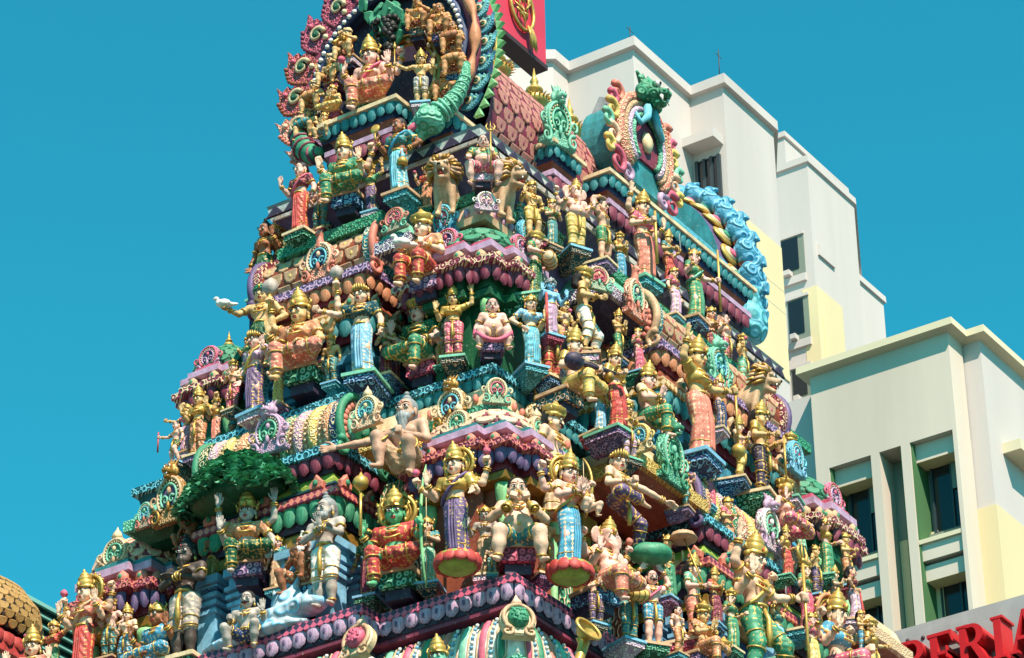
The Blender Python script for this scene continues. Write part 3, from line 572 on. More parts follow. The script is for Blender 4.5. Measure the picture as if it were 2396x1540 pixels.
    if ped:
        kind, c1, c2 = ped[:3]; r_, h_ = ped[3], ped[4]; mb = MB()
        cx = (aL[0]+aR[0])/2; cy = -.02; zt = zmin+.012
        if kind == 'lotus':
            v_, f_ = lathe([(r_*.62, -h_), (r_*.80, -h_*.8), (r_*.98, -h_*.15), (r_*.9, 0), (0.01, .004)], 24); mb.add(v_, f_, c2, M4(np.eye(3), (cx, cy, zt)))
            pd = part('pedestal', mb); pm_ = MB(); pm_.add(*ell((0, 0, 0), (r_*.31, r_*.13, h_*.55), 10, 6), c1); me = pm_.mesh('petal')
            for k in range(12): a = 2*math.pi*k/12; link('petal', me, pd, (cx+r_*.90*math.cos(a), cy+r_*.90*math.sin(a), zt-h_*.42), (R(18)*math.sin(a), -R(18)*math.cos(a), a+math.pi/2))
        else:
            for (x, q, z0, z1, k) in ((1.0, 1.0, -.03, 0, c2), (.92, .92, -h_, -.03, c1)): mb.add(*box(cx-r_*x, cx+r_*x, cy-r_*q*.8, cy+r_*q*.8, zt+z0, zt+z1), k, smooth=False)
            part('pedestal', mb)
    return root
# ------------------------------------------------------------------ building blocks of the tower
def offset(poly, o):
    p = np.asarray(poly, float); n = len(p); out = []
    for i in range(n):
        a, b, c = p[i-1], p[i], p[(i+1) % n]; d1 = (b-a)/np.linalg.norm(b-a); d2 = (c-b)/np.linalg.norm(c-b)
        n1 = np.array((d1[1], -d1[0])); n2 = np.array((d2[1], -d2[0])); m = n1+n2; m = m/(m@m)*2 if (m@m) > 1e-6 else n1
        out.append(b+m*o*((m@n1) and 1/(m@n1)))
    return np.array(out)
def course(mb, poly, prof, key, smooth=False, caps=True):
    """prof = [(offset, z), ...] swept round the plan polygon (counter-clockwise)"""
    n = len(poly); V = []
    for o, z in prof: V += [(q[0], q[1], z) for q in offset(poly, o)]
    m = len(prof); Fc = [(i*n+k, i*n+(k+1) % n, (i+1)*n+(k+1) % n, (i+1)*n+k) for i in range(m-1) for k in range(n)]
    if caps: Fc += [tuple(range(n-1, -1, -1)), tuple((m-1)*n+k for k in range(n))]
    return mb.add(V, Fc, key, smooth=smooth)
def plus_plan(cx, cy, w, s=.12, b=.5):
    """square of half-width w whose middles step forward by s over a share b"""
    h = w*b; q = [(-w, -w), (-h, -w), (-h, -w-s), (h, -w-s), (h, -w), (w, -w), (w, -h), (w+s, -h), (w+s, h), (w, h), (w, w), (h, w), (h, w+s), (-h, w+s), (-h, w), (-w, w), (-w, h), (-w-s, h), (-w-s, -h), (-w, -h)]
    return [(cx+x, cy+y) for x, y in q]
def rect_bays(x0, y0, x1, y1, lb, rb, s):
    """tower plan: the left face (x0) steps out by s between y = lb, the right face (y0) between x = rb"""
    return [(x0, y0), (rb[0], y0), (rb[0], y0-s), (rb[1], y0-s), (rb[1], y0), (x1, y0), (x1, y1), (x0, y1), (x0, lb[1]), (x0-s, lb[1]), (x0-s, lb[0]), (x0, lb[0])]
def petal_mesh(key, key2=None, round_=.5):
    """a fat lotus petal hanging down: front -y, width 1, height 1 (z 0..-1), depth .35"""
    m = MB(); n, rows = 7, 5; V = []
    for i in range(rows):
        t = i/(rows-1); w = .495*(1 if t < .55 else math.sqrt(max(0, 1-((t-.55)/.45)**2*.97)))
        for k in range(n):
            s = -1+2*k/(n-1); V.append((w*s, -.04-.30*(1-s*s)**.45*math.sin(math.pi*(.25+.62*t))**.7, -t))
    Fc = [(i*n+k, i*n+k+1, (i+1)*n+k+1, (i+1)*n+k)[::-1] for i in range(rows-1) for k in range(n-1)]
    m.add(V, Fc, key)
    if key2: m.add(*ell((0, -.33, -.45), (.10, .06, .22), 6, 4), key2)
    return m.mesh('petal')
PET = {}
def petals(par, poly, off, z, w, h, key, key2=None, lim=None, name='petal', dep=None):
    me = PET.get((key, key2)) or PET.setdefault((key, key2), petal_mesh(key, key2))
    q = offset(poly, off); n = len(q); dep = dep or h
    for i in range(n):
        a, b = q[i], q[(i+1) % n]; L = np.linalg.norm(b-a); d = (b-a)/L; nrm = np.array((d[1], -d[0]))
        if nrm[0] > .3 or nrm[1] > .3 or L < w*.7: continue
        c = max(1, round(L/w)); ww = L/c; yaw = math.atan2(d[1], d[0])
        for k in range(c):
            p = a+d*(k+.5)*ww
            if lim and not lim(p): continue
            j_ = rng.uniform(-1, 1, 4); link(name, me, par, (p[0], p[1], z), (R(4)*j_[0], R(3)*j_[1], yaw+R(3)*j_[2]), (ww*(1+.05*j_[3]), dep*(1+.10*j_[0]), h*(1+.07*j_[1])))
TRELLIS = {}
def trellis(c1, c2, sc=9.0):
    """painted lattice: the band's own two-colour pattern"""
    k = (c1, c2, sc)
    if k in TRELLIS: return TRELLIS[k]
    m = bpy.data.materials.new('trellis_'+c1+'_'+c2); m.use_nodes = True; nt = m.node_tree; b = nt.nodes['Principled BSDF']; b.inputs['Roughness'].default_value = .5
    g = nt.nodes.new('ShaderNodeTexCoord'); sp = nt.nodes.new('ShaderNodeSeparateXYZ'); nt.links.new(g.outputs['Object'], sp.inputs[0])
    ad = nt.nodes.new('ShaderNodeMath'); ad.operation = 'SUBTRACT'; nt.links.new(sp.outputs[0], ad.inputs[0]); nt.links.new(sp.outputs[1], ad.inputs[1])
    cb = nt.nodes.new('ShaderNodeCombineXYZ')
    for i, op in enumerate(('ADD', 'SUBTRACT')):
        q = nt.nodes.new('ShaderNodeMath'); q.operation = op; nt.links.new(ad.outputs[0], q.inputs[0]); nt.links.new(sp.outputs[2], q.inputs[1]); nt.links.new(q.outputs[0], cb.inputs[i])
    if sc < 0:
        ch = nt.nodes.new('ShaderNodeTexChecker'); ch.inputs['Scale'].default_value = -sc; ch.inputs[1].default_value = (*lin(hexc(PAL[c1])), 1); ch.inputs[2].default_value = (*lin(hexc(PAL[c2])), 1)
        nt.links.new(cb.outputs[0], ch.inputs['Vector']); nt.links.new(ch.outputs[0], b.inputs['Base Color'])
    else:
        vo = nt.nodes.new('ShaderNodeTexVoronoi'); vo.feature = 'F1'; vo.inputs['Scale'].default_value = sc*.5; vo.inputs['Randomness'].default_value = .45
        ws = nt.nodes.new('ShaderNodeMath'); ws.operation = 'SINE'; ml = nt.nodes.new('ShaderNodeMath'); ml.operation = 'MULTIPLY'; ml.inputs[1].default_value = 13.0
        nt.links.new(cb.outputs[0], vo.inputs['Vector']); nt.links.new(vo.outputs['Distance'], ml.inputs[0]); nt.links.new(ml.outputs[0], ws.inputs[0])
        cr = nt.nodes.new('ShaderNodeValToRGB'); cr.color_ramp.elements[0].position = .35; cr.color_ramp.elements[1].position = .60; cr.color_ramp.elements[0].color = (*lin(hexc(PAL[c1])), 1); cr.color_ramp.elements[1].color = (*lin(hexc(PAL[c2])), 1)
        nt.links.new(ws.outputs[0], cr.inputs[0]); nt.links.new(cr.outputs[0], b.inputs['Base Color'])
        bp = nt.nodes.new('ShaderNodeBump'); bp.inputs['Strength'].default_value = .5; bp.inputs['Distance'].default_value = .012; nt.links.new(ws.outputs[0], bp.inputs['Height']); nt.links.new(bp.outputs[0], b.inputs['Normal'])
    TRELLIS[k] = m
    return m
TOWER = empty('temple_tower', (0, 0, 0))
tag(TOWER, 'tall painted temple gateway tower crowded with colourful stepped tiers of sculpture', 'tower')
def tpart(nm, mb, parent=None): return mb.build(nm, parent or TOWER)

# ---- ornament plaque: horseshoe frame with scrolls and a beast's head
def spiral(c, r, turns, sgn, n=18, a0=0): return [(c[0]+sgn*r*(1-.82*t)*math.cos(a0+t*turns*2*math.pi), 0, c[1]+r*(1-.82*t)*math.sin(a0+t*turns*2*math.pi)) for t in np.linspace(0, 1, n)]
def horseshoe(rx, rz, a0=-48, n=25): return [(rx*math.cos(R(a)), rz*math.sin(R(a))) for a in np.linspace(a0, 180-a0, n)]
def beast_head():
    return sculpt([('ell', (0, 0, 0), (.12, .11, .10)), ('ell', (0, -.10, -.045), (.085, .085, .055), .04), ('ell', (0, -.09, -.12), (.060, .065, .025), .02), ('cut', (0, -.15, -.092), (.07, .06, .018)), ('ell', (-.06, -.085, .035), (.038, .035, .035), .01), ('ell', (.06, -.085, .035), (.038, .035, .035), .01), ('ell', (-.035, -.165, -.03), (.028, .025, .022), .01), ('ell', (.035, -.165, -.03), (.028, .025, .022), .01),
                   ('cap', (-.09, 0, .06), (-.17, .02, .17), .04, .01, .02), ('cap', (.09, 0, .06), (.17, .02, .17), .04, .01, .02), ('cap', (0, -.02, .08), (0, .02, .20), .045, .008, .02), ('cap', (-.04, 0, .08), (-.08, .02, .19), .03, .008, .02), ('cap', (.04, 0, .08), (.08, .02, .19), .03, .008, .02), ('ell', (-.13, .01, -.03), (.05, .04, .07), .03), ('ell', (.13, .01, -.03), (.05, .04, .07), .03)], .02, .02)
PLQ = {}
def plaque_parts(c1, c2, c3, c4, head):
    k = (c1, c2, c3, c4, head)
    if k in PLQ: return PLQ[k]
    m = MB(); o = horseshoe(.40, .42); o = [(x, z+.50) for x, z in o]
    poly = o+[(-.34, .12), (-.52, .10), (-.50, .0), (.50, .0), (.52, .10), (.34, .12)]
    m.add(*extrude(poly, .14, .02), c1+'~'+c2+'~11', smooth=False)
    for s in (-1, 1):
        m.add(*tube([(x, -.09, z) for x, _, z in spiral((s*.40, .13), .15, 1.4, s, a0=1.2)], np.linspace(.045, .012, 18), 7), c1)
        m.add(*tube([(x, -.07, z) for x, _, z in spiral((s*.46, .48), .11, 1.1, s, a0=-1.4)], np.linspace(.035, .010, 18), 6), c2)
    body = m.mesh('plaque')
    r_ = MB(); r_.add(*tube([(x, -.09, z+.50) for x, z in horseshoe(.335, .355)], .035, 7), c2); r_.add(*tube([(x, -.105, z+.48) for x, z in horseshoe(.23, .245)], .026, 6), c4)
    for x, z in horseshoe(.285, .30, n=19): r_.add(*ell((x, -.10, z+.49), (.022, .022, .022), 6, 4), 'cream')
    rim = r_.mesh('rim')
    q = MB(); q.add(*extrude([(x, z+.48) for x, z in horseshoe(.21, .225)], .10, .01), c3, M4(np.eye(3), (0, -.035, 0)), smooth=False)
    for s in (-1, 1): q.add(*tube([(x, -.11, z) for x, _, z in spiral((s*.095, .42), .085, 1.2, s, a0=.6)], np.linspace(.030, .008, 18), 6), c4)
    q.add(*ell((0, -.10, .60), (.055, .05, .075), 8, 6), c2); q.add(*ell((0, -.11, .30), (.05, .045, .10), 8, 6), c1)
    inner = q.mesh('medallion')
    hd = None
    if head == 'beast':
        h_ = MB(); v, f = shared('beast', beast_head); h_.add(v, f, c1 if c1 != c3 else c2, M4(np.eye(3), (0, -.07, .99), 1.25))
        for s in (-1, 1): h_.add(*ell((s*.075, -.20, 1.035), (.034, .02, .032), 8, 5), 'white'); h_.add(*ell((s*.075, -.217, 1.035), (.016, .012, .018), 8, 5), 'black')
        for s in (-1, -.35, .35, 1): h_.add(*tube([(s*.05, -.245, .895), (s*.05, -.25, .85)], [.014, .003], 5), 'white')
        hd = h_.mesh('head')
    elif head == 'bird':
        h_ = MB(); v, f = shared('pea', lambda: sculpt([('cap', (0, 0, -.05), (0, -.02, .16), .10, .075, .04), ('ell', (0, -.04, .24), (.085, .09, .08), .04), ('cap', (0, -.10, .22), (0, -.20, .16), .04, .01, .02), ('cap', (0, .02, .28), (0, .07, .40), .035, .008, .02)], .02, .02)); h_.add(v, f, c1, M4(np.eye(3), (0, -.03, .86), 1.1))
        for s in (-1, 1): h_.add(*ell((s*.085, -.085, 1.14), (.02, .03, .032), 8, 5), 'cream'); h_.add(*ell((s*.098, -.09, 1.14), (.012, .018, .02), 8, 5), 'black')
        hd = h_.mesh('head')
    elif head == 'leaf':
        h_ = MB(); h_.add(*lathe([(.10, -.02), (.14, .06), (.10, .16), (.04, .24), (.005, .33)], 10, lambda a, z: 1+.1*math.cos(5*a)), c2, M4(np.eye(3), (0, -.0, .90))); hd = h_.mesh('bud')
    PLQ[k] = (body, rim, inner, hd); return PLQ[k]
def plaque(p, yaw, w, h, c1, c2='cream', c3='green', c4='blue', head='beast', name='ornament', parent=None, tilt=0):
    b, r_, i_, hd = plaque_parts(c1, c2, c3, c4, head)
    o = link(name, b, parent or TOWER, p, (R(tilt), 0, R(yaw)), (w, (w+h)/2, h)); link('rim', r_, o); link('medallion', i_, o)
    if hd: link(hd.name.split('.')[0], hd, o)
    return o

# ---- rounded dome of scales on a stepped shrine
SCALE = {}
def scale_mesh(k1, k2):
    if (k1, k2) in SCALE: return SCALE[(k1, k2)]
    m = MB(); o = [(-.46, .0), (-.30, -.36), (0, -.50), (.30, -.36), (.46, 0), (.46, .46), (-.46, .46)]
    m.add(*extrude(o, .20, .07), k1, smooth=False)
    if k2: m.add(*ell((0, -.10, .0), (.10, .05, .18), 6, 4), k2)
    SCALE[(k1, k2)] = m.mesh('scale'); return SCALE[(k1, k2)]
def put(name, me, parent, p, x, y, z, s):
    """instance with local axes x, y, z (unit) and scales s"""
    o = link(name, me, parent); M = np.eye(4); M[:3, 0] = np.asarray(x)*s[0]; M[:3, 1] = np.asarray(y)*s[1]; M[:3, 2] = np.asarray(z)*s[2]; M[:3, 3] = p; o.matrix_local = Matrix(M.tolist()); return o
def dome(parent, cx, cy, z, r, h, base, k1, k2, n=18, rows=5, sq=.5):
    """domed roof, squarish in plan, shingled on the sides that can be seen"""
    def sp(t, a):
        pr = r*np.interp(t, [0, .18, .45, .75, 1], [.90, 1.0, .93, .62, .12]); c, s = math.cos(a), math.sin(a); q = (abs(c)**2.8+abs(s)**2.8)**(-1/2.8)
        return np.array((cx+pr*q*c, cy+pr*q*s, z+h*t))
    m = MB(); N, K = 28, 12; V = [sp(i/K, 2*math.pi*k/N)-np.array((0, 0, 0)) for i in range(K+1) for k in range(N)]
    m.add(V, [(i*N+k, i*N+(k+1) % N, (i+1)*N+(k+1) % N, (i+1)*N+k) for i in range(K) for k in range(N)]+[tuple(K*N+k for k in range(N))], base)
    d = tpart('dome', m, parent); me = scale_mesh(k1, k2)
    for i in range(rows):
        t = .06+.80*i/(rows-.0); 
        for k in range(n):
            a = 2*math.pi*(k+.5*(i % 2))/n; p = sp(t, a); nx = sp(t, a+.04)-sp(t, a-.04); wd = np.linalg.norm(sp(t, a+math.pi/n)-sp(t, a-math.pi/n)); nz = sp(min(1, t+.03), a)-sp(t-.03, a); nx /= np.linalg.norm(nx); nz /= np.linalg.norm(nz); ny = np.cross(nz, nx)
            if -ny[0]*.82-ny[1]*.57 > .35: continue      # far side
            j_ = rng.uniform(.93, 1.05, 3); put('scale', me, d, p, nx, ny, nz, (wd*.94*j_[0], r*.22*j_[1], h/rows*1.02*j_[2]))
    return d
def finial(parent, p, s, key='gold', spiky=False):
    pr = [(.10, 0), (.22, .02), (.24, .08), (.14, .14), (.20, .20), (.36, .34), (.38, .46), (.26, .60), (.15, .66), (.17, .72), (.24, .76), (.22, .82), (.12, .86), (.09, 1.0), (.12, 1.06), (.06, 1.2), (.01, 1.5)]
    m = MB(); v, f = lathe(pr, 18); m.add(v*s, f, key)
    if spiky:
        for k in range(20): a = 2*math.pi*k/20; m.add(*tube([np.array((.36*math.cos(a), .36*math.sin(a), .44))*s, np.array((.50*math.cos(a), .50*math.sin(a), .48))*s], [.035*s, .004*s], 5), key)
        for k in range(20): a = 2*math.pi*(k+.5)/20; m.add(*tube([np.array((.34*math.cos(a), .34*math.sin(a), .52))*s, np.array((.46*math.cos(a), .46*math.sin(a), .58))*s], [.035*s, .004*s], 5), key)
    return m.build('finial', parent, p)
def shrine(cx, cy, zt, w, cols, parent=None, pillar=('dgreen', 'lgreen'), depth=1.5, kudu=None, knob='pink', rows=5, k=1.0):
    """stepped corner shrine hanging down from its dome top zt: dome, lilac zigzag, buds, lattice, petals, pillars"""
    c = cols; o = MB(); b = .52; P = plus_plan(cx, cy, w, w*.20, b)
    sh = empty('shrine'); sh.parent = parent or TOWER
    z = zt-.46*k
    dome(sh, cx, cy, z-.02, w*1.06, .50*k, c['dk'], c['s1'], c['s2'], rows=rows)
    finial(sh, (cx, cy, zt-.04), .20*k)
    m = MB(); course(m, P, [(-.02, z-.06*k), (-.02, z+.01)], c['line']); tpart('collar', m, sh)
    m = MB(); course(m, P, [(.0, z-.17*k), (.04, z-.15*k), (.04, z-.07*k), (-.02, z-.06*k)], c['zig']); tpart('zigzag_band', m, sh)
    m = MB(); course(m, P, [(-.06, z-.27*k), (-.03, z-.17*k)], c['neck']); nk = tpart('neck', m, sh)
    bud = SH.setdefault(('bud', c['bud']), (lambda mm: (mm.add(*lathe([(.30, -.5), (.48, -.2), (.42, .15), (.20, .42), (.02, .62)], 8), c['bud']), mm.add(*ell((0, -.40, -.05), (.18, .12, .22), 6, 4), c['s2'] or 'green'), mm.mesh('bud'))[2])(MB()))
    q = offset(P, .02)
    for i in range(len(q)):
        e0, e1 = q[i], q[(i+1) % len(q)]; d = e1-e0; L = np.linalg.norm(d); nr = np.array((d[1], -d[0]))/L
        if nr[0] > .3 or nr[1] > .3 or L < .2*w: continue
        for t in ((.5,) if L < w*.7 else (.12, .88)): p = e0+d*t; link('bud', bud, nk, (p[0], p[1], z-.215*k), (0, 0, math.atan2(d[1], d[0])), (.15*k, .12*k, .15*k))
    m = MB(); course(m, P, [(.05, z-.39*k), (.10, z-.37*k), (.10, z-.29*k), (.04, z-.27*k)], trellis(c['t1'], c['t2'], 22)); tpart('lattice_band', m, sh)
    m = MB(); course(m, P, [(-.04, z-.60*k), (.0, z-.39*k)], c['dk']); pb = tpart('petal_band', m, sh)
    petals(pb, P, .02, z-.39*k, .135*k, .19*k, c['pet'], c.get('pet2'))
    m = MB(); course(m, P, [(-.10, z-.75*k), (-.02, z-.72*k), (-.02, z-.63*k), (-.06, z-.60*k)], c['fr']); tpart('frieze', m, sh)
    m = MB(); course(m, plus_plan(cx, cy, w*.74, w*.1, b), [(0, z-depth), (0, z-.74*k)], c['core']); tpart('wall', m, sh)
    for sx, sy in ((-1, -1), (-1, 1), (1, -1)):
        px, py = cx+sx*w*.78, cy+sy*w*.78; mm = MB(); v, f = lathe([(.10, 0), (.10, .06), (.06, .10), (.055, .40), (.075, .45), (.055, .50), (.08, .58), (.05, .64), (.10, .72), (.12, .80), (.12, .86)], 10); mm.add(v*np.array((k*.8, k*.8, (depth-.75*k)/.86)), f, pillar[1]); mm.build('pillar', sh, (px, py, z-depth))
    if kudu:
        for yaw, dx, dy in ((-90, -w*1.0, 0), (0, 0, -w*1.0)): plaque((cx+dx, cy+dy, z-.06*k), yaw, .40*k, .40*k, *kudu, parent=None, name='gable')
    return sh

# ---- barrel roof with ringed ends
def vault(p0, p1, r, cols, side, bands=7, ends=(1, 1), pat='band', hz=1.0, name='barrel_roof', rise=1.0):
    """p0->p1 along its axis; side = outward unit xy; r = radius; rounded front"""
    p0, p1 = np.asarray(p0, float), np.asarray(p1, float); ax = (p1-p0)/np.linalg.norm(p1-p0); L = np.linalg.norm(p1-p0); sd = np.array((side[0], side[1], 0.0)); up = np.array((0, 0, 1.0))
    def sp(t, a, e=0.0): return p0+ax*L*t+(r+e)*(sd*math.cos(a)+up*math.sin(a)*rise)
    A0, A1 = R(-38), R(218)
    m = MB(); na, nt_ = 22, 2; V = [sp(t, A0+(A1-A0)*i/na) for t in (0, 1) for i in range(na+1)]
    m.add(V, [(i, i+1, na+1+i+1, na+1+i) for i in range(na)], cols[0]); m.add([*[sp(0, A0+(A1-A0)*i/na) for i in range(na+1)]], [tuple(range(na+1))], cols[0], smooth=False); m.add([*[sp(1, A0+(A1-A0)*i/na) for i in range(na+1)]], [tuple(range(na+1))[::-1]], cols[0], smooth=False)
    o = tpart(name, m)
    if pat == 'band':
        for j in range(bands):
            t = (j+.5)/bands; mb = MB(); mb.add(*tube([sp(t, a, .004) for a in np.linspace(R(-36), R(130), 13)], L/bands*.30, 6), cols[1+j % (len(cols)-1)]+'~cream~20'); mb.build('rib', o)
            mb = MB()
            for a in np.linspace(R(-34), R(128), 17): mb.add(*ell(sp((j+1)/bands-.002, a, .012), (.017, .017, .017), 6, 4), 'cream')
            q = mb.build('bead_string', o); q['kind'] = 'stuff'
    else:
        me = scale_mesh(cols[1], cols[2]); n = max(3, round(L/(pat if isinstance(pat, float) else .17))); nr = 6
        for j in range(n):
            for i in range(nr):
                a = R(-30)+R(150)*i/nr; t = (j+.5+.5*(i % 2))/n
                if t > .98: continue
                p = sp(t, a); ny = -(sd*math.cos(a)+up*math.sin(a)); nz = -sd*math.sin(a)+up*math.cos(a); nx = np.cross(ny, nz); put('scale', me, o, p, nx, ny, nz, (L/n*.92, .10, r*R(150)/nr*.98))
    for e, t, sgn in ((ends[0], 0, -1), (ends[1], 1, 1)):
        if not e: continue
        c = p0+ax*L*t; yaw = math.degrees(math.atan2(ax[1]*sgn, ax[0]*sgn))+90; mb = MB()
        mb.add(*extrude([(x*1.16*r, z*1.16*r*rise) for x, z in horseshoe(1, 1, -42)], .10, .015), (e[0] if isinstance(e, tuple) else cols[0])+'~cream~16', smooth=False)
        ec = e if isinstance(e, tuple) else (cols[0], 'cream', 'teal')
        g = mb.build('gable', o, c+ax*sgn*.03, (0, 0, R(yaw)))
        mb = MB(); mb.add(*tube([(x*1.12*r, -.06, z*1.12*r*rise) for x, z in horseshoe(1, 1, -44)], .050*r/.4, 7), ec[1]); mb.add(*tube([(x*.62*r, -.06, z*.62*r*rise) for x, z in horseshoe(1, 1, -44)], .040*r/.4, 7), ec[2]); mb.build('rim', g)
        mb = MB()
        for x, z in horseshoe(.86*r, .86*r*rise, -42, 21): mb.add(*ell((x, -.055, z), (.05*r/.4, .03, .05*r/.4), 6, 4), 'coral')
        for s in (-1, 1): mb.add(*tube([(x, -.07, z) for x, _, z in spiral((s*1.02*r, -.85*r*rise), .28*r, 1.3, s, a0=1.2)], np.linspace(.05*r/.4, .012, 18), 7), ec[1])
        mb.build('scroll', g)
        mb = MB(); mb.add(*extrude([(x*.5*r, z*.5*r*rise) for x, z in horseshoe(1, 1, -42)], .03, .005), 'dgreen', M4(np.eye(3), (0, -.055, 0)), smooth=False); mb.add(*ell((0, -.08, .05*r), (.16*r, .05, .26*r), 8, 6), ec[1]); mb.build('medallion', g)
    return o
def bracket(corner, w, d, h, c_face, c_top, c_under, yaw_axes, name='balcony', panel=None):
    """box cantilevered at an outward corner: corner = its outer lower corner; w along +y, d along +x"""
    x, y, z = corner; mb = MB(); mb.add(*box(x, x+d, y, y+w, z, z+.03), c_under, smooth=False); mb.add(*box(x+.02, x+d, y+.02, y+w, z+.03, z+.03+h*.30), c_face, smooth=False)
    o = tpart(name, mb)
    return o
# ------------------------------------------------------------------ the tower itself
# masses
m = MB(); m.add(*box(.35, 8.0, .35, 5.2, 0, 13.6), 'tan', smooth=False); tpart('base_wall', m)
m = MB(); m.add(*box(.95, 7.6, .95, 4.7, 14.6, 17.3), 'dteal', smooth=False); tpart('tier_wall', m)
m = MB(); m.add(*box(1.45, 7.2, 1.45, 4.2, 17.3, 19.7), 'dpurple', smooth=False); tpart('tier_wall', m)
m = MB(); m.add(*box(1.35, 6.7, 1.35, 3.4, 19.6, 20.6), 'dpurple', smooth=False); tpart('tier_wall', m)
PA = rect_bays(0, 0, 8.2, 5.55, (1.46, 4.1), (2.22, 5.9), .27)
PB = rect_bays(.59, .59, 7.65, 4.95, (1.81, 3.75), (2.5, 5.7), .36)
# ---- first cornice: lattice, petals, steps, blue band, striped eave, green band
m = MB(); course(m, PA, [(-.30, 14.99), (0, 14.985), (.005, 14.905), (-.03, 14.90)], trellis('dpurple', 'rose', -13)); tpart('lattice_band', m)
m = MB(); course(m, PA, [(-.05, 14.75), (-.03, 14.90)], 'dpurple'); pb = tpart('petal_band', m)
petals(pb, PA, -.035, 14.905, .150, .145, 'lilac', 'purple', lim=lambda p: p[0] < 4 and p[1] < 4.2, dep=.13)
m = MB(); course(m, PA, [(-.12, 14.675), (-.03, 14.685), (-.03, 14.715), (-.06, 14.72), (-.06, 14.75), (-.10, 14.755)], 'maroon'); tpart('step_moulding', m)
m = MB(); course(m, PA, [(-.16, 14.59), (-.14, 14.68)], trellis('navy', 'grey', 30)); tpart('blue_band', m)
m = MB(); course(m, PA, [(.03, 14.15), (.05, 14.20), (.045, 14.34), (.01, 14.48), (-.05, 14.57), (-.11, 14.60)], 'stripe', smooth=False); ev = tpart('striped_eave', m)
def tongue(k):
    mm = MB(); pr = [(.0, .34, 0), (-.055, .30, .0), (-.045, .15, 0), (-.03, .04, 0)]
    V = []; rows = [(.46, .060), (.42, .025), (.30, -.035), (.15, -.062), (.04, -.070), (.0, -.062)]
    for z, y in rows:
        for s, dy in ((-1, 0), (-.7, -.018), (0, -.026), (.7, -.018), (1, 0)): V.append((s*(.036 if z > .02 else .018), y+dy, z))
    mm.add(V, [(i*5+j, i*5+j+1, (i+1)*5+j+1, (i+1)*5+j)[::-1] for i in range(5) for j in range(4)], k)
    o = [(-.055, .46, .055), (-.056, .30, -.030), (-.056, .15, -.058), (-.052, .03, -.066), (0, -.02, -.066), (.052, .03, -.066), (.056, .15, -.058), (.056, .30, -.030), (.055, .46, .055)]
    mm.add(*tube([(x, y-.004, z) for x, z, y in o], .011, 5), 'tan'); return mm.mesh('tongue')
def beadrow():
    mm = MB()
    for i in range(9): z = .44-.05*i; y = np.interp(z, [0, .15, .30, .42, .46], [-.070, -.064, -.036, .02, .055]); mm.add(*ell((0, y-.012, z), (.022, .016, .020), 6, 4), 'sky' if i % 2 else 'white')
    return mm.mesh('bead_string')
TG = [tongue('rose'), tongue('green'), tongue('coral'), tongue('mint')]; BR = beadrow(); q = offset(PA, -.018)
for i in range(len(q)):
    a, b = q[i], q[(i+1) % len(q)]; L = np.linalg.norm(b-a); d = (b-a)/L; nr = np.array((d[1], -d[0]))
    if nr[0] > .3 or nr[1] > .3 or L < .3: continue
    c = round(L/.20)
    for k in range(c):
        p = a+d*(k+.5)*L/c
        if p[0] > 3.2 or p[1] > 4: continue
        link('tongue', TG[(k+i) % 4], ev, (p[0], p[1], 14.165), (0, 0, math.atan2(d[1], d[0])))
        p = a+d*(k+1)*L/c
        if k < c-1: o_ = link('bead_string', BR, ev, (p[0], p[1], 14.165), (0, 0, math.atan2(d[1], d[0]))); o_['kind'] = 'stuff'
m = MB(); course(m, PA, [(-.10, 13.86), (.04, 13.88), (.10, 13.98), (.10, 14.135), (.06, 14.145)], trellis('mint', 'green', 26)); tpart('green_band', m)
m = MB(); course(m, PA, [(-.3, 13.58), (-.10, 13.86)], 'maroon'); pb = tpart('petal_band', m); petals(pb, PA, -.10, 13.86, .2, .2, 'maroon', 'rose', lim=lambda p: p[0] < 2 and p[1] < 2)
def medallion(p, yaw, k, s=1.0):
    mm = MB(); mm.add(*extrude([(x*.19, z*.20+.02) for x, z in horseshoe(1, 1, -55)]+[(-.17, -.19), (.17, -.19)], .10, .02), 'cream', smooth=False); mm.add(*tube([(x*.155, -.06, z*.165+.02) for x, z in horseshoe(1, 1, -62)], .026, 7), 'tan')
    for sg in (-1, 1): mm.add(*tube([(x, -.06, z) for x, _, z in spiral((sg*.12, -.16), .07, 1.2, sg, a0=1.2)], np.linspace(.026, .008, 18), 6), 'tan')
    mm.add(*lathe([(.05, .18), (.06, .22), (.03, .27), (.004, .33)], 8), 'peach', M4(np.eye(3), (0, -.02, .02)))
    o = mm.build('medallion', TOWER, p, (R(-14), 0, R(yaw)), s); mm = MB(); v, f = shared('rough'+k, lambda: ell((0, -.06, .02), (.115, .09, .125), 14, 9)); mm.add(v, f, k)
    for _ in range(26): a = rng.uniform(-1, 1, 2); mm.add(*ell((a[0]*.075, -.06-.085*math.sqrt(max(0, 1-(a[0]**2+a[1]**2)*.45)), .02+a[1]*.085), (.02, .016, .02), 5, 4), k)
    mm.build('knob', o)
medallion((-.05, -.05, 14.46), -45, 'green', .85); medallion(on_x(840, 1505, -.32)+np.array((0, 0, .0)), -90, 'rose', .85); medallion(on_y(1640, 1610, -.36), 0, 'rose')

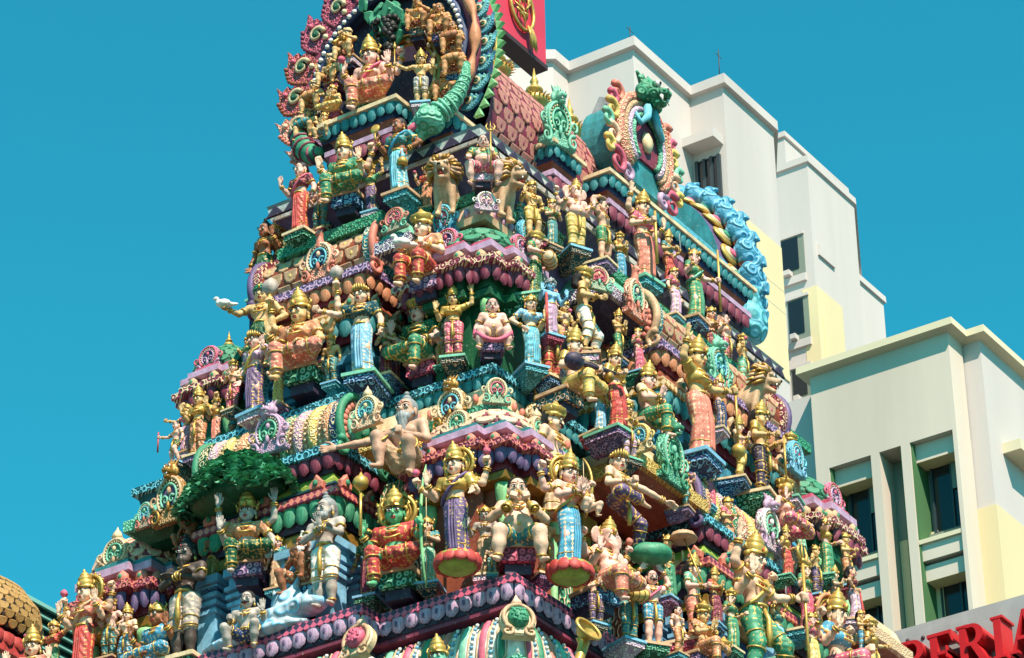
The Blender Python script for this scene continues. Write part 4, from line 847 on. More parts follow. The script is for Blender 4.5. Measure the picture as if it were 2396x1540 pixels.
# ---- second ledge with its panelled corner boxes
m = MB(); course(m, PB, [(-.3, 17.585), (0, 17.58), (0, 17.50), (-.05, 17.49)], trellis('dteal', 'cyan', 24)); tpart('lattice_band', m)
m = MB(); course(m, PB, [(-.08, 17.36), (-.05, 17.49)], 'dteal'); pb = tpart('petal_band', m); petals(pb, PB, -.05, 17.49, .11, .13, 'teal', None, lim=lambda p: p[0] < 3.4 and p[1] < 3.5, dep=.10)
def corner_box(x, y, z0, z1, wl, wr, face, frame, under, plq, plq2, s, bandc):
    """panelled balcony box wrapped round the near corner"""
    poly = [(x, y), (x+wr, y), (x+wr, y+wl), (x, y+wl)]; h = z1-z0; mm = MB(); course(mm, poly, [(.0, z0+h*.30), (-.02, z1)], face); b = tpart('panel_box', mm)
    mm = MB(); course(mm, poly, [(-.25, z0-.02), (.05, z0), (.06, z0+h*.28), (.0, z0+h*.30)], bandc); mm.build('carved_band', b)
    mm = MB(); course(mm, poly, [(-.3, z0-.10), (-.02, z0-.01)], under); mm.build('soffit', b)
    n = int(wl/.13)
    st = SH.setdefault(('stud', frame), (lambda q_: (q_.add(*ell((0, 0, 0), (.035, .03, .055), 7, 5), frame), q_.mesh('stud'))[1])(MB()))
    for k in range(n): link('stud', st, b, (x-.005, y+.07+k*.13, z0+h*.64))
    for k in range(int(wr/.13)): link('stud', st, b, (x+.07+k*.13, y-.005, z0+h*.64), (0, 0, R(90)))
    return b
corner_box(.60, .60, 17.06, 17.36, 1.0, 1.35, 'cream', 'coral', 'dgreen', None, None, 1, trellis('green', 'mint', 22))
plaque((.53, 1.02, 17.0), -90, .40, .44, 'dgold', 'cream', 'maroon', 'cyan', 'beast'); plaque((1.22, .53, 17.0), 0, .40, .44, 'dgold', 'cream', 'maroon', 'cyan', 'beast')
plaque((.50, .50, 17.06), -45, .26, .30, 'mint', 'cream', 'green', 'rose', None)
# ---- third ledge
PC = rect_bays(.86, .86, 7.3, 3.62, (1.9, 3.2), (2.6, 5.6), .25)
m = MB(); course(m, PC, [(-.3, 19.765), (0, 19.76), (0, 19.64), (-.05, 19.63)], trellis('green', 'dgreen', 26)); tpart('lattice_band', m)
m = MB(); course(m, PC, [(-.25, 19.2), (-.06, 19.63)], 'purple'); tpart('frieze', m)
corner_box(.86, .86, 19.36, 19.63, .80, 1.0, 'peach', 'lilac', 'dorange', None, None, 1, 'tan')
plaque((.80, 1.30, 19.30), -90, .36, .42, 'blue', 'cyan', 'rose', 'teal', 'bird'); plaque((1.50, .80, 19.30), 0, .36, .42, 'blue', 'cyan', 'rose', 'teal', 'bird'); plaque((.78, .78, 19.42), -45, .24, .24, 'lilac', 'white', 'peach', 'lilac', None)
# ---- slab under the crowning roof
PD = [(.95, .95), (6.95, .95), (6.95, 3.62), (.95, 3.62)]
m = MB(); course(m, PD, [(-.02, 20.56), (.0, 20.60), (-.10, 20.62)], 'grey'); tpart('slab', m)
m = MB(); course(m, PD, [(-.04, 20.43), (-.012, 20.56)], 'white'); sb = tpart('toothed_band', m)
tri = MB(); tri.add(*extrude([(-.11, 0), (.11, 0), (0, .125)], .03, .004), 'dpurple', smooth=False); tri = tri.mesh('tooth')
for k in range(12): link('tooth', tri, sb, (.925, 1.06+k*.22, 20.432), (0, 0, R(-90)))
for k in range(27): link('tooth', tri, sb, (1.06+k*.22, .925, 20.432))
m = MB(); course(m, PD, [(-.45, 20.10), (-.06, 20.43)], 'purple'); tpart('slab_soffit', m)

# ---- stepped shrines at the corners of the tiers
SA = dict(dk='maroon', s1='peach', s2=None, line='teal', zig='lilac', neck='orange', bud='coral', t1='maroon', t2='coral', pet='purple', pet2=None, fr='dgold', core='dorange')
SB = dict(dk='dgreen', s1='green', s2=None, line='rose', zig='lilac', neck='dorange', bud='tan', t1='maroon', t2='cream', pet='maroon', pet2=None, fr='dgreen', core='dgreen')
shrine(.74, .74, 17.06, .52, SA, kudu=('tan', 'cream', 'green', 'mint', 'leaf'), depth=1.60, k=.80)
shrine(.75, 4.86, 17.04, .44, SA, kudu=('tan', 'cream', 'green', 'mint', 'leaf'), depth=1.6)
shrine(1.14, 1.14, 19.40, .50, SB, kudu=('lilac', 'rose', 'navy', 'lilac', None), depth=1.5, k=.85)
shrine(1.15, 4.22, 19.22, .30, SB, kudu=('lilac', 'rose', 'navy', 'lilac', None), depth=1.4, k=.8)
shrine(7.2, 1.05, 19.30, .46, SB, kudu=('lilac', 'rose', 'navy', 'lilac', None), depth=1.4)
shrine(7.75, .5, 16.95, .5, SA, kudu=('tan', 'cream', 'green', 'mint', 'leaf'), depth=1.6)

# ---- middle bays: moulded capital, pillars, barrel roof
def bay(x0, y0, x1, y1, zt, c, pil, depth):
    """capital with outer corner (x0, y0); long side runs along the face"""
    P = [(x0, y0), (x1, y0), (x1, y1), (x0, y1)]
    mm = MB(); course(mm, P, [(-.06, zt-.02), (.02, zt), (.02, zt-.085), (-.04, zt-.09)][::-1], trellis(*c[0], 20)); b = tpart('bay', mm)
    mm = MB(); course(mm, P, [(-.08, zt-.26), (-.04, zt-.09)], c[1]); o = mm.build('petal_band', b); petals(o, P, -.04, zt-.09, .14, .16, c[2], None, dep=.13)
    mm = MB(); course(mm, P, [(-.12, zt-.40), (-.06, zt-.38), (-.06, zt-.34), (-.10, zt-.26)], c[3]); mm.build('moulding', b)
    mm = MB(); course(mm, P, [(-.10, zt-.43), (-.02, zt-.42), (-.02, zt-.40), (-.10, zt-.395)], c[4]); mm.build('step_moulding', b)
    mm = MB(); course(mm, P, [(.02, zt-.56), (.04, zt-.55), (.04, zt-.48), (-.05, zt-.43)], trellis(*c[5], -13)); lb = mm.build('lattice_band', b)
    bd = SH.setdefault(('gud', c[6]), (lambda q_: (q_.add(*extrude([(-.07, 0), (.07, 0), (.085, .06), (.03, .11), (0, .15), (-.03, .11), (-.085, .06)], .05, .012), c[6], smooth=False), q_.add(*ell((0, -.03, .055), (.03, .02, .035), 7, 5), 'green'), q_.mesh('bud'))[2])(MB()))
    for t in (.12, .5, .88): link('bud', bd, lb, (x0-.02, y0+(y1-y0)*t, zt-.46), (0, 0, R(-90))); link('bud', bd, lb, (x0+(x1-x0)*t, y0-.02, zt-.46))
    mm = MB(); course(mm, P, [(-.06, zt-.78), (-.02, zt-.56)], c[1]); o = mm.build('petal_band', b); petals(o, P, -.02, zt-.56, .15, .19, c[7], None, dep=.15)
    mm = MB(); course(mm, P, [(-.16, zt-.96), (-.06, zt-.92), (-.06, zt-.82), (-.10, zt-.78)], c[8]); mm.build('frieze', b)
    mm = MB(); course(mm, P, [(-.22, zt-depth), (-.20, zt-.95)], c[9]); mm.build('wall', b)
    for (px, py) in ((x0+.14, y0+.14), (x0+.14, y0+(y1-y0)*.32), (x0+.14, y0+(y1-y0)*.68), (x0+.14, y1-.14), (x0+(x1-x0)*.5, y0+.14), (x1-.14, y0+.14)):
        mm = MB()
        for (w, z0, z1) in ((.16, -.98, -1.06), (.12, -1.06, -1.16), (.15, -1.16, -1.20), (.10, -1.20, -1.24), (.14, -1.24, -1.28), (.09, -1.28, -1.32), (.13, -1.32, -1.36), (.10, -1.36, -depth)): mm.add(*box(-w, w, -w, w, z1, z0), pil, smooth=False)
        mm.build('pillar', b, (px, py, zt))
    return b
cA = (('dteal', 'cyan'), 'dpurple', 'maroon', 'lime', 'dteal', ('maroon', 'coral'), 'coral', 'green', 'dgold', 'navy')
cB = (('purple', 'lilac'), 'maroon', 'orange', 'dorange', 'cream', ('dgold', 'cream'), 'tan', 'teal', 'dteal', 'maroon')
bay(-.03, 1.95, 1.0, 3.60, 16.90, cA, 'sky', 1.9); bay(3.30, -.05, 5.7, 1.0, 16.93, cA, 'sky', 1.95)
bay(.50, 2.0, 1.5, 3.45, 19.13, cB, 'blue', 1.6); bay(3.20, .30, 5.8, 1.5, 18.97, cB, 'blue', 1.4)
RA = ('tan', 'orange', 'yellow', 'lilac', 'green', 'coral', 'yellow'); GA = ('teal', 'coral', 'green')
vault((.36, 2.02, 17.14), (.36, 3.55, 17.14), .33, RA, (-1, 0), 9, (('navy', 'green', 'mint'), ('dgreen', 'green', 'green')), rise=1.0)
vault((3.36, .36, 17.16), (5.65, .36, 17.16), .33, RA, (0, -1), 13, (('navy', 'purple', 'green'), ('dgreen', 'green', 'green')))
vault((.95, 2.08, 19.42), (.95, 3.40, 19.42), .34, ('dorange', 'tan', 'yellow'), (-1, 0), 9, (('teal', 'coral', 'mint'), ('maroon', 'purple', 'blue')), pat=.20)
vault((3.28, .72, 19.28), (5.75, .72, 19.28), .34, ('dorange', 'tan', 'rose'), (0, -1), 9, (('teal', 'tan', 'mint'), ('maroon', 'purple', 'blue')), pat=.20)
plaque(on_x(632, 1062, -.02), -90, .42, .46, 'lilac', 'lilac', 'green', 'mint', 'beast'); plaque(on_x(750, 655, .52), -90, .42, .46, 'coral', 'peach', 'navy', 'cyan', 'bird')
plaque(on_y(1800, 1290, -.0), 0, .46, .52, 'lilac', 'white', 'maroon', 'mint', 'beast'); plaque(on_y(1680, 905, .36), 0, .46, .50, 'mint', 'mint', 'green', 'cyan', 'beast')
# ---- balconies between bay and corner
def balcony(x0, x1, y0, y1, z, h, band, face, under, nm='balcony'):
    P = [(x0, y0), (x1, y0), (x1, y1), (x0, y1)]; mm = MB(); course(mm, P, [(-.04, z+h*.45), (-.10, z+h)], face); b = tpart(nm, mm)
    mm = MB(); course(mm, P, [(-.06, z), (.02, z+.01), (.02, z+h*.42), (-.04, z+h*.45)], band); mm.build('carved_band', b); mm = MB(); course(mm, P, [(-.16, z-.10), (-.03, z)], under); mm.build('soffit', b); return b
balcony(.36, 1.2, 1.40, 1.78, 19.05, .34, trellis('purple', 'white', 40), 'mint', 'dpurple'); balcony(2.4, 3.3, .47, 1.2, 19.20, .34, trellis('purple', 'white', 40), 'mint', 'dpurple')
balcony(.10, 1.0, 1.25, 1.75, 16.75, .36, trellis('dgold', 'yellow', 34), 'cream', 'dgold'); balcony(2.15, 3.35, -.02, 1.0, 16.96, .36, trellis('dgold', 'yellow', 34), 'cream', 'dorange')
balcony(.15, .9, 4.0, 4.62, 16.80, .30, trellis('mint', 'green', 34), 'mint', 'dgreen'); balcony(6.6, 7.4, -.1, .9, 16.86, .34, trellis('tan', 'cream', 34), 'cream', 'dorange')
plaque(on_x(925, 540, .33), -90, .30, .28, 'mint', 'coral', 'peach', 'rose', None); plaque(on_x(860, 1000, .08), -90, .34, .36, 'peach', 'cream', 'mint', 'cyan', 'leaf')
plaque(on_y(1400, 680, .36), -30, .30, .30, 'mint', 'peach', 'coral', 'rose', None); plaque(on_y(1485, 745, .36), 0, .36, .50, 'coral', 'peach', 'navy', 'mint', 'bird')
plaque(on_y(1570, 1135, -.05), 0, .48, .62, 'green', 'mint', 'mint', 'green', 'beast'); plaque(on_x(1500, 1060, 2.13), -90, .30, .34, 'cream', 'yellow', 'blue', 'cyan', None)
plaque(on_x(400, 1225, .12), -90, .42, .56, 'dgold', 'tan', 'purple', 'mint', 'beast'); plaque(on_x(340, 1235, .12), -90, .22, .30, 'coral', 'mint', 'green', 'cyan', None)
plaque(on_y(1862, 1110, -.05), 0, .34, .42, 'sky', 'cyan', 'rose', 'cyan', None)

# ---- crowning barrel roof, its gables and finials
def crest(z): return float(np.interp(z, [20.62, 21.1, 21.5, 21.95, 22.4, 22.7, 22.95], [.72, 1.0, 1.06, .92, .58, .32, .05]))
zs_ = [20.62, 20.9, 21.2, 21.45, 21.7, 21.9, 22.1, 22.3, 22.45, 22.6, 22.75, 22.95]
prf = [(-crest(z), z) for z in zs_]+[(crest(z), z) for z in zs_[::-1]]; np_ = len(prf)
m = MB(); m.add([(x, 2.30+a, z) for x in (1.6, 6.6) for a, z in prf], [(i, (i+1) % np_, np_+(i+1) % np_, np_+i)[::-1] for i in range(np_)], 'maroon'); ROOF = tpart('crowning_roof', m)
sm_ = scale_mesh('#bd8074', 'maroon'); zz_ = 20.75; row = 0
while zz_ < 22.82:
    dz_ = .20; y0_, y1_ = crest(zz_-.1), crest(zz_+.1); nz = np.array((0, y0_-y1_, .2)); nz /= np.linalg.norm(nz); nx = np.array((1., 0, 0)); ny_ = np.cross(nz, nx)
    for k in range(10): j_ = rng.uniform(.92, 1.06, 3); put('scale', sm_, ROOF, (1.72+.205*k+.10*(row % 2), 2.30-crest(zz_), zz_), nx, ny_, nz, (.18*j_[0], .10*j_[1], .175*j_[2]))
    zz_ += .165*nz[2]; row += 1
prg = [(-crest(z)-.012, z) for z in zs_]+[(crest(z)+.012, z+.01) for z in zs_[::-1]]
m = MB(); m.add([(x, 2.30+a, z) for x in (3.80, 6.52) for a, z in prg], [(i, (i+1) % np_, np_+(i+1) % np_, np_+i)[::-1] for i in range(np_)]+[tuple(range(np_))], 'teal~blue~5'); m.build('roof_sheath', ROOF)
for x in (2.55, 3.29, 4.03, 4.75, 5.45, 6.1): finial(ROOF, (x, 2.30, 22.93), .42, 'gold', True)
def capital(x0, y0, x1, y1, zt, zb):
    P = [(x0, y0), (x1, y0), (x1, y1), (x0, y1)]; mm = MB(); course(mm, P, [(-.02, zt-.05), (.03, zt-.045), (.03, zt), (-.02, zt+.005)], 'cream'); b = tpart('capital', mm)
    mm = MB(); course(mm, P, [(-.06, zt-.20), (-.02, zt-.05)], 'navy'); o = mm.build('petal_band', b); petals(o, P, -.02, zt-.05, .11, .14, 'teal', None, dep=.11)
    mm = MB(); course(mm, P, [(-.12, zt-.30), (-.07, zt-.20)], 'dorange'); mm.build('moulding', b)
    mm = MB(); course(mm, P, [(-.10, zt-.40), (-.03, zt-.39), (-.03, zt-.33), (-.09, zt-.30)], 'lilac'); mm.build('step_moulding', b)
    mm = MB(); course(mm, P, [(-.12, zt-.58), (-.05, zt-.40)], 'dpurple'); o = mm.build('petal_band', b); petals(o, P, -.06, zt-.41, .15, .15, 'maroon', None, dep=.13)
    mm = MB(); course(mm, P, [(-.15, zb), (-.13, zt-.58)], 'dgold'); mm.build('neck', b); return b
capital(.80, 1.88, 1.5, 2.82, 21.22, 20.6); capital(2.45, 1.05, 3.0, 1.7, 21.27, 20.3); capital(3.36, .95, 6.35, 1.7, 21.35, 20.3); capital(1.05, 1.35, 1.45, 1.75, 20.98, 20.5)
plaque(on_y(1305, 345, 1.05), -20, .42, .62, 'mint', 'mint', 'green', 'mint', 'beast')
# dormer on the long side
def big_gable(p, yaw, s, cols):
    mm = MB(); mm.add(*extrude([(x*.46, z*.52+.62) for x, z in horseshoe(1, 1, -50)]+[(-.42, 0), (.42, 0)], .50, .02), cols[0], M4(np.eye(3), (0, .2, 0)), smooth=False); o = mm.build('dormer', TOWER, p, (0, 0, R(yaw)), s)
    for i, (r_, w_, k) in enumerate(((.50, .055, cols[1]+'~cream~18'), (.42, .040, cols[2]+'~tan~18'), (.345, .038, cols[3]+'~white~18'), (.275, .030, cols[4]+'~green~18'))): mm = MB(); mm.add(*tube([(x*r_, -.07-.01*i, z*(r_+.06)+.60) for x, z in horseshoe(1, 1, -52)], w_, 8), k); mm.build('rim', o)
    mm = MB(); mm.add(*extrude([(x*.26, z*.30+.58) for x, z in horseshoe(1, 1, -50)], .04, .005), 'maroon', M4(np.eye(3), (0, -.06, 0)), smooth=False); mm.add(*ell((0, -.10, .60), (.09, .06, .13), 8, 6), 'cream'); mm.build('medallion', o)
    for sg in (-1, 1):
        for (cx, cz, r_, k) in ((.55, .10, .16, 'rose'), (.62, .40, .13, 'peach'), (.62, .72, .12, 'yellow'), (.50, 1.0, .11, 'coral'), (.70, .24, .09, 'yellow'), (.72, .56, .09, 'mint'), (.60, .88, .08, 'rose'), (.36, .04, .10, 'lilac')): mm = MB(); mm.add(*tube([(x, -.06, z) for x, _, z in spiral((sg*cx, cz), r_, 1.3, sg, a0=.9)], np.linspace(.045, .012, 18), 7), k); mm.build('scroll', o)
    mm = MB(); v, f = shared('beast', beast_head); mm.add(v, f, 'green~dgreen~9', M4(np.eye(3), (0, -.16, 1.20), 1.35))
    for sg in (-1, 1): mm.add(*ell((sg*.08, -.32, 1.245), (.04, .03, .04), 8, 6), 'white'); mm.add(*ell((sg*.08, -.345, 1.245), (.018, .016, .022), 8, 5), 'black'); mm.add(*tube([(sg*.06, -.34, 1.10), (sg*.065, -.36, 1.02)], [.025, .004], 6), 'white'); mm.add(*tube([(sg*.05, -.16, 1.02), (sg*.10, -.18, .86), (sg*.22, -.16, .72), (sg*.28, -.14, .84)], [.05, .045, .035, .015], 7), 'cyan')
    mm.build('beast_head', o); return o
big_gable(on_y(1500, 452, .98), 0, 1.0, ('teal', 'coral', 'tan', 'lilac', 'mint'))
# arch standing at the near end
AY, AZ, AR = 2.30, 21.95, .98
def arc(a, r, x): return np.array((x, AY+r*math.sin(a), AZ+r*1.05*math.cos(a)))   # a = 0 at the top, positive towards the left of the picture
angs = np.linspace(R(-142), R(142), 41)
m = MB(); m.add([arc(a, AR, 1.30) for a in angs]+[arc(a, AR, 1.75) for a in angs], [(i, i+1, 41+i+1, 41+i) for i in range(40)], 'navy'); m.add([arc(a, AR, 1.42) for a in angs], [tuple(range(41))], 'dpurple', smooth=False)
m.add([arc(a, AR, 1.75) for a in angs], [tuple(range(41))[::-1]], 'teal', smooth=False); ARCH = tpart('end_arch', m)
for r_, w_, k, x in ((AR-.02, .05, 'navy', 1.26), (AR+.08, .07, 'maroon', 1.30)):
    mm = MB(); mm.add(*tube([arc(a, r_, x) for a in angs], w_, 8), k); mm.build('rim', ARCH)
bd = MB(); bd.add(*ell((0, 0, 0), (.028, .028, .028), 7, 5), 'white'); bd = bd.mesh('bead')
for a in np.linspace(R(-138), R(138), 60): link('bead', bd, ARCH, arc(a, AR-.03, 1.215))
def flame(c1, c2):
    mm = MB(); o = [(-.16, 0), (-.24, .16), (-.22, .34), (-.10, .50), (.02, .58), (.12, .66), (.06, .54), (.16, .48), (.10, .42), (.22, .34), (.20, .16), (.14, 0)]
    mm.add(*extrude(o, .10, .02), c1+'~'+c2+'~12', smooth=False)
    for i in range(9): t = i/8; mm.add(*ell((-.17-.07*math.sin(math.pi*t*.9)+.20*max(0, t-.6), -.04, .04+.46*t), (.035, .03, .040), 6, 4), c1)
    mm.add(*tube([(x, -.07, z) for x, _, z in spiral((.0, .24), .115, 1.25, 1, a0=-.6)], np.linspace(.036, .014, 18), 7), 'cream'); mm.add(*ell((.0, -.07, .25), (.06, .04, .075), 8, 6), 'dgreen'); mm.add(*ell((.06, -.08, .07), (.04, .035, .04), 8, 6), 'cream'); mm.add(*ell((.02, -.06, .45), (.035, .03, .04), 8, 6), c2)
    return mm.mesh('flame')
FL = [flame('maroon', 'rose'), flame('dorange', 'rose'), flame('coral', 'peach'), flame('blue', 'mint'), flame('cyan', 'mint')]
def put_flame(me, a, r_, x, s):
    p = arc(a, r_, x); z = np.array((0, math.sin(a*.72), math.cos(a*.72))); y = np.array((1.0, 0, 0)); xx = np.cross(y, z); put('flame', me, ARCH, p, xx*(1 if a > 0 else -1), y, z, (s, s, s))
for a, k, s in ((14, 0, .9), (34, 0, .9), (52, 0, .9), (71, 1, .9), (89, 1, .9), (107, 2, .9), (124, 2, .85)): put_flame(FL[k], R(a), AR+.02, 1.27, s*.92)
# scaled feathers and twisted rope down the right-hand edge of the arch
for i, a in enumerate(np.linspace(-128, -4, 12)): put_flame(FL[3+i % 2], R(a), AR+.07, 1.38, .40)
mm = MB(); mm.add(*tube([arc(a, AR+.14, 1.22) for a in np.linspace(R(-140), R(-2), 30)], [.045+.022*math.sin(i*1.4) for i in range(30)], 8), 'orange'); mm.build('rope_rim', ARCH)
def fringe():
    mm = MB(); mm.add(*extrude([(-.10, 0), (.10, 0), (.03, .14), (.0, .20), (-.04, .13)], .05, .01), 'lgreen', smooth=False); return mm.mesh('fringe')
FR = fringe()
for a in np.linspace(-128, -2, 26): put_ = arc(R(a), AR+.27, 1.44); z = np.array((0, math.sin(R(a)), math.cos(R(a)))); put('fringe', FR, ARCH, put_, np.cross((1., 0, 0), z), (1., 0, 0), z, (.6, 1, .45))
# inner wheel behind the seated deity, grapes and parrots above
mm = MB(); c0 = on_x(945, 190, 1.3); mm.add(*ring(c0, (1, 0, 0), .47, .045, 1.1, 32), 'dgold'); mm.add(*ring(c0, (1, 0, 0), .40, .02, 1.1, 32), 'gold'); mm.build('wheel', ARCH)
for k in range(18): a = 2*math.pi*k/18; mb_ = MB(); mb_.add(*ell(c0+np.array((-.02, .435*math.cos(a), .475*math.sin(a))), (.03, .03, .03), 6, 4), 'cream'); mb_.build('bead', ARCH)
gp = on_x(905, 75, 1.12); mm = MB(); gm = MB(); gm.add(*ell((0, 0, 0), (.038, .038, .038), 8, 6), 'black'); gm = gm.mesh('grape'); gr = None
mm.add(*tube([gp+np.array((.05, 0, .25)), gp+np.array((.03, 0, -.1))], .02, 6), 'dgreen'); BUN = mm.build('grape_bunch', ARCH)
for k in range(44): t = rng.uniform(0, 1); a = rng.uniform(0, 2*math.pi); r_ = .15*(1-t*.75); link('grape', gm, BUN, gp+np.array((-abs(r_*math.sin(a))*.8, r_*math.cos(a), .14-.42*t)))
lf = MB(); lf.add(*extrude([(0, -.10), (.06, -.05), (.085, .02), (.05, .08), (0, .13), (-.05, .08), (-.085, .02), (-.06, -.05)], .03, .012), 'green', smooth=False); lf = lf.mesh('leaf')
for k in range(16): p = on_x(870+rng.uniform(-25, 95), 20+rng.uniform(-25, 70), 1.15); link('leaf', lf, BUN, p, (R(rng.uniform(-40, 40)), R(rng.uniform(-180, 180)), R(-90+rng.uniform(-30, 30))), rng.uniform(.8, 1.4))
# far arch seen from behind
FY, FZ, FRr = 2.30, 21.75, .90
def farc(a, r_, x): return np.array((x, FY-r_*math.sin(a), FZ+r_*1.45*math.cos(a)))
fa = np.linspace(R(-130), R(130), 37); m = MB(); m.add([farc(a, FRr, 6.45) for a in fa]+[farc(a, FRr+.05, 6.85) for a in fa], [(i, i+1, 38+i, 37+i) for i in range(36)], 'purple'); m.add([farc(a, FRr, 6.45) for a in fa], [tuple(range(37))], 'teal', smooth=False); m.add([farc(a, FRr, 6.85) for a in fa], [tuple(range(37))[::-1]], 'teal', smooth=False); FARA = tpart('far_arch', m)
lob = MB(); v, f = sculpt([('ell', (0, 0, 0), (.19, .13, .15)), ('cap', (0, -.05, .08), (.0, -.15, .20), .09, .05, .05), ('cap', (0, -.15, .20), (0, -.20, .10), .05, .025, .03), ('ell', (.12, -.05, .05), (.07, .08, .10), .03), ('ell', (-.12, -.05, .05), (.07, .08, .10), .03)], .022, .03); lob.add(v, f, 'blue~sky~7'); lob.add(*ell((.03, .03, -.10), (.15, .11, .11), 10, 7), 'dorange~coral~6'); lob = lob.mesh('lobe')
lot = [MB(), MB()]
for q_, kk in zip(lot, ('green', 'rose')): q_.add(*ell((0, 0, 0), (.17, .05, .15), 12, 8), 'gold'); q_.add(*ell((0, -.03, 0), (.12, .05, .10), 10, 7), 'cream'); q_.add(*ell((0, -.06, -.01), (.08, .04, .065), 8, 6), kk)
lot = [q_.mesh('lotus') for q_ in lot]
for i, a in enumerate(np.linspace(12, 112, 9)):
    a = R(a); z = np.array((0, -math.sin(a), math.cos(a))); t = np.array((0, math.cos(a), math.sin(a))); put('lotus', lot[i % 2], FARA, farc(a, FRr+.03, 6.65), (1., 0, 0), -z, np.cross((1., 0, 0), -z), (1.0, .8, .95)); put('lobe', lob, FARA, farc(a, FRr+.14, 6.86), (1., 0, 0), -z, np.cross((1., 0, 0), -z), (1.08, 1.05, 1.05))
fp = on_y(1762, 775, 1.2); mm = MB(); v, f = sculpt([('ell', (0, 0, .0), (.22, .16, .26)), ('cap', (0, 0, .15), (-.05, -.05, .38), .12, .07, .06), ('cap', (-.05, -.05, .38), (.06, -.08, .44), .07, .04, .03)], .025, .05); mm.add(v, f, 'cyan~teal~5'); mm.build('peacock_scroll', FARA, fp+np.array((0, 0, .1)))

pil = MB()
for (w, z0, z1) in ((.11, 0, .07), (.08, .07, .12), (.065, .12, .62), (.085, .62, .67), (.07, .67, .72), (.11, .72, .80)): pil.add(*box(-w, w, -w, w, z0, z1), 'dgold', smooth=False)
PILM = [pil.mesh('pilaster')]
for kk in ('teal', 'dorange', 'green'):
    q_ = MB()
    for (w, z0, z1) in ((.11, 0, .07), (.08, .07, .12), (.065, .12, .62), (.085, .62, .67), (.07, .67, .72), (.11, .72, .80)): q_.add(*box(-w, w, -w, w, z0, z1), kk+'~cream~14', smooth=False)
    PILM.append(q_.mesh('pilaster'))
for i, y in enumerate(np.arange(1.55, 3.4, .30)): link('pilaster', PILM[i % 4], TOWER, (1.24, y, 19.76), (0, 0, 0), (1, 1, .80))
for i, x in enumerate(np.arange(1.7, 6.6, .34)): link('pilaster', PILM[i % 4], TOWER, (x, 1.24, 19.76), (0, 0, 0), (1, 1, .80))
for i, y in enumerate(np.arange(1.3, 2.0, .28)): link('pilaster', PILM[(i+1) % 4], TOWER, (.86, y, 15.0), (0, 0, 0), (1.2, 1.2, 2.2))
for i, x in enumerate(np.arange(1.4, 3.3, .34)): link('pilaster', PILM[(i+1) % 4], TOWER, (x, .86, 15.0), (0, 0, 0), (1.2, 1.2, 2.2))
for i, x in enumerate(np.arange(1.9, 3.2, .34)): link('pilaster', PILM[(i+2) % 4], TOWER, (x, 1.36, 17.6), (0, 0, 0), (1.2, 1.2, 2.0))
for i, x in enumerate(np.arange(5.9, 7.0, .34)): link('pilaster', PILM[(i+2) % 4], TOWER, (x, 1.36, 17.6), (0, 0, 0), (1.2, 1.2, 2.0)); link('pilaster', PILM[(i+1) % 4], TOWER, (x, .86, 15.0), (0, 0, 0), (1.2, 1.2, 2.2))
def frieze_row(y0, y1, x, z, ks, s_):
    for i, y in enumerate(np.arange(y0, y1, s_)): link('lotus_bud', ks[i % len(ks)], TOWER, (x, y, z), (0, 0, R(-90)), s_*.9)
def frieze_x(x0, x1, y, z, ks, s_):
    for i, x in enumerate(np.arange(x0, x1, s_)): link('lotus_bud', ks[i % len(ks)], TOWER, (x, y, z), (0, 0, 0), s_*.9)
def rosette(a, b, c):
    q_ = MB(); q_.add(*extrude([(x*.46, z*.46+.46) for x, z in horseshoe(1, 1, -50)], .16, .05), a, smooth=False); q_.add(*ell((0, -.10, .42), (.24, .12, .26), 8, 6), b); q_.add(*ell((0, -.18, .42), (.11, .08, .13), 7, 5), c); return q_.mesh('lotus_bud')
RS = [rosette('tan', 'green', 'rose'), rosette('coral', 'cream', 'teal'), rosette('mint', 'rose', 'cream'), rosette('gold', 'blue', 'cream')]
# ------------------------------------------------------------------ statues, tier by tier (positions measured in the photograph, planes in the place)
def LX(x): return lambda a, b: on_x(a, b, x)
def RY(y): return lambda a, b: on_y(a, b, y)
def DG(s): return lambda a, b: on_d(a, b, s)
ST = statue
sari = lambda c, b='gold': ('sari', c, b)
dh = lambda c, b='gold', l=.82: ('dhoti', c, b, l)
# --- crowning arch
ST('deity_statue', 'large seated deity in coral robe and tall gold crown under the top arch', (868, 132), 288, -78, LX(.98), 'bless', 'bless', 'fold', 'hang', skin='pink', low=dh('coral'), sash='rose', crown='tall', rich=2, xa=('back', 'back'), items=[('lotus', 'R')], turn=-8)
ST('attendant_statue', 'small golden attendant in grey kilt standing beside the seated deity in the arch', (985, 140), 246, -62, LX(.92), 'out', 'bless', skin='gskin', build='m', low=dh('grey', 'gold', .2), crown='tall', items=[('spear', 'R', 'gold', (-.2, .3))])
ST('attendant_statue', 'small gold-crowned attendant seated at the knee of the arch deity', (779, 212), 262, -80, LX(.95), 'pray', 'pray', 'fold', skin='gskin', low=dh('yellow'), crown='short', rich=1)
G = 'musicians seated round the top arch'
for (x, y, ra, la, it, nm) in ((976, 8, 'front', 'mouth', [], 'topmost brown musician perched inside the arch near its crest'), (1028, 20, 'mouth', 'front', [], 'brown piper seated at the upper right curve of the arch'), (1058, 62, 'front', 'front', [('drum', 'R', 'brown')], 'brown drummer seated high on the right side of the arch'), (1062, 114, 'drum', 'front', [('drum', 'R', 'obrown')], 'brown drummer seated lower on the right side of the arch'), (1040, 172, 'lap', 'knee', [], 'lowest brown musician on the right side above the green serpent')):
    ST('musician_statue', nm, (x, y), y+84, -70, LX(1.12), ra, la, 'squat', 'sit', build='m', skin='obrown', low=dh('dorange', 'gold', -.35), crown=None, rich=1, items=it, group=G)
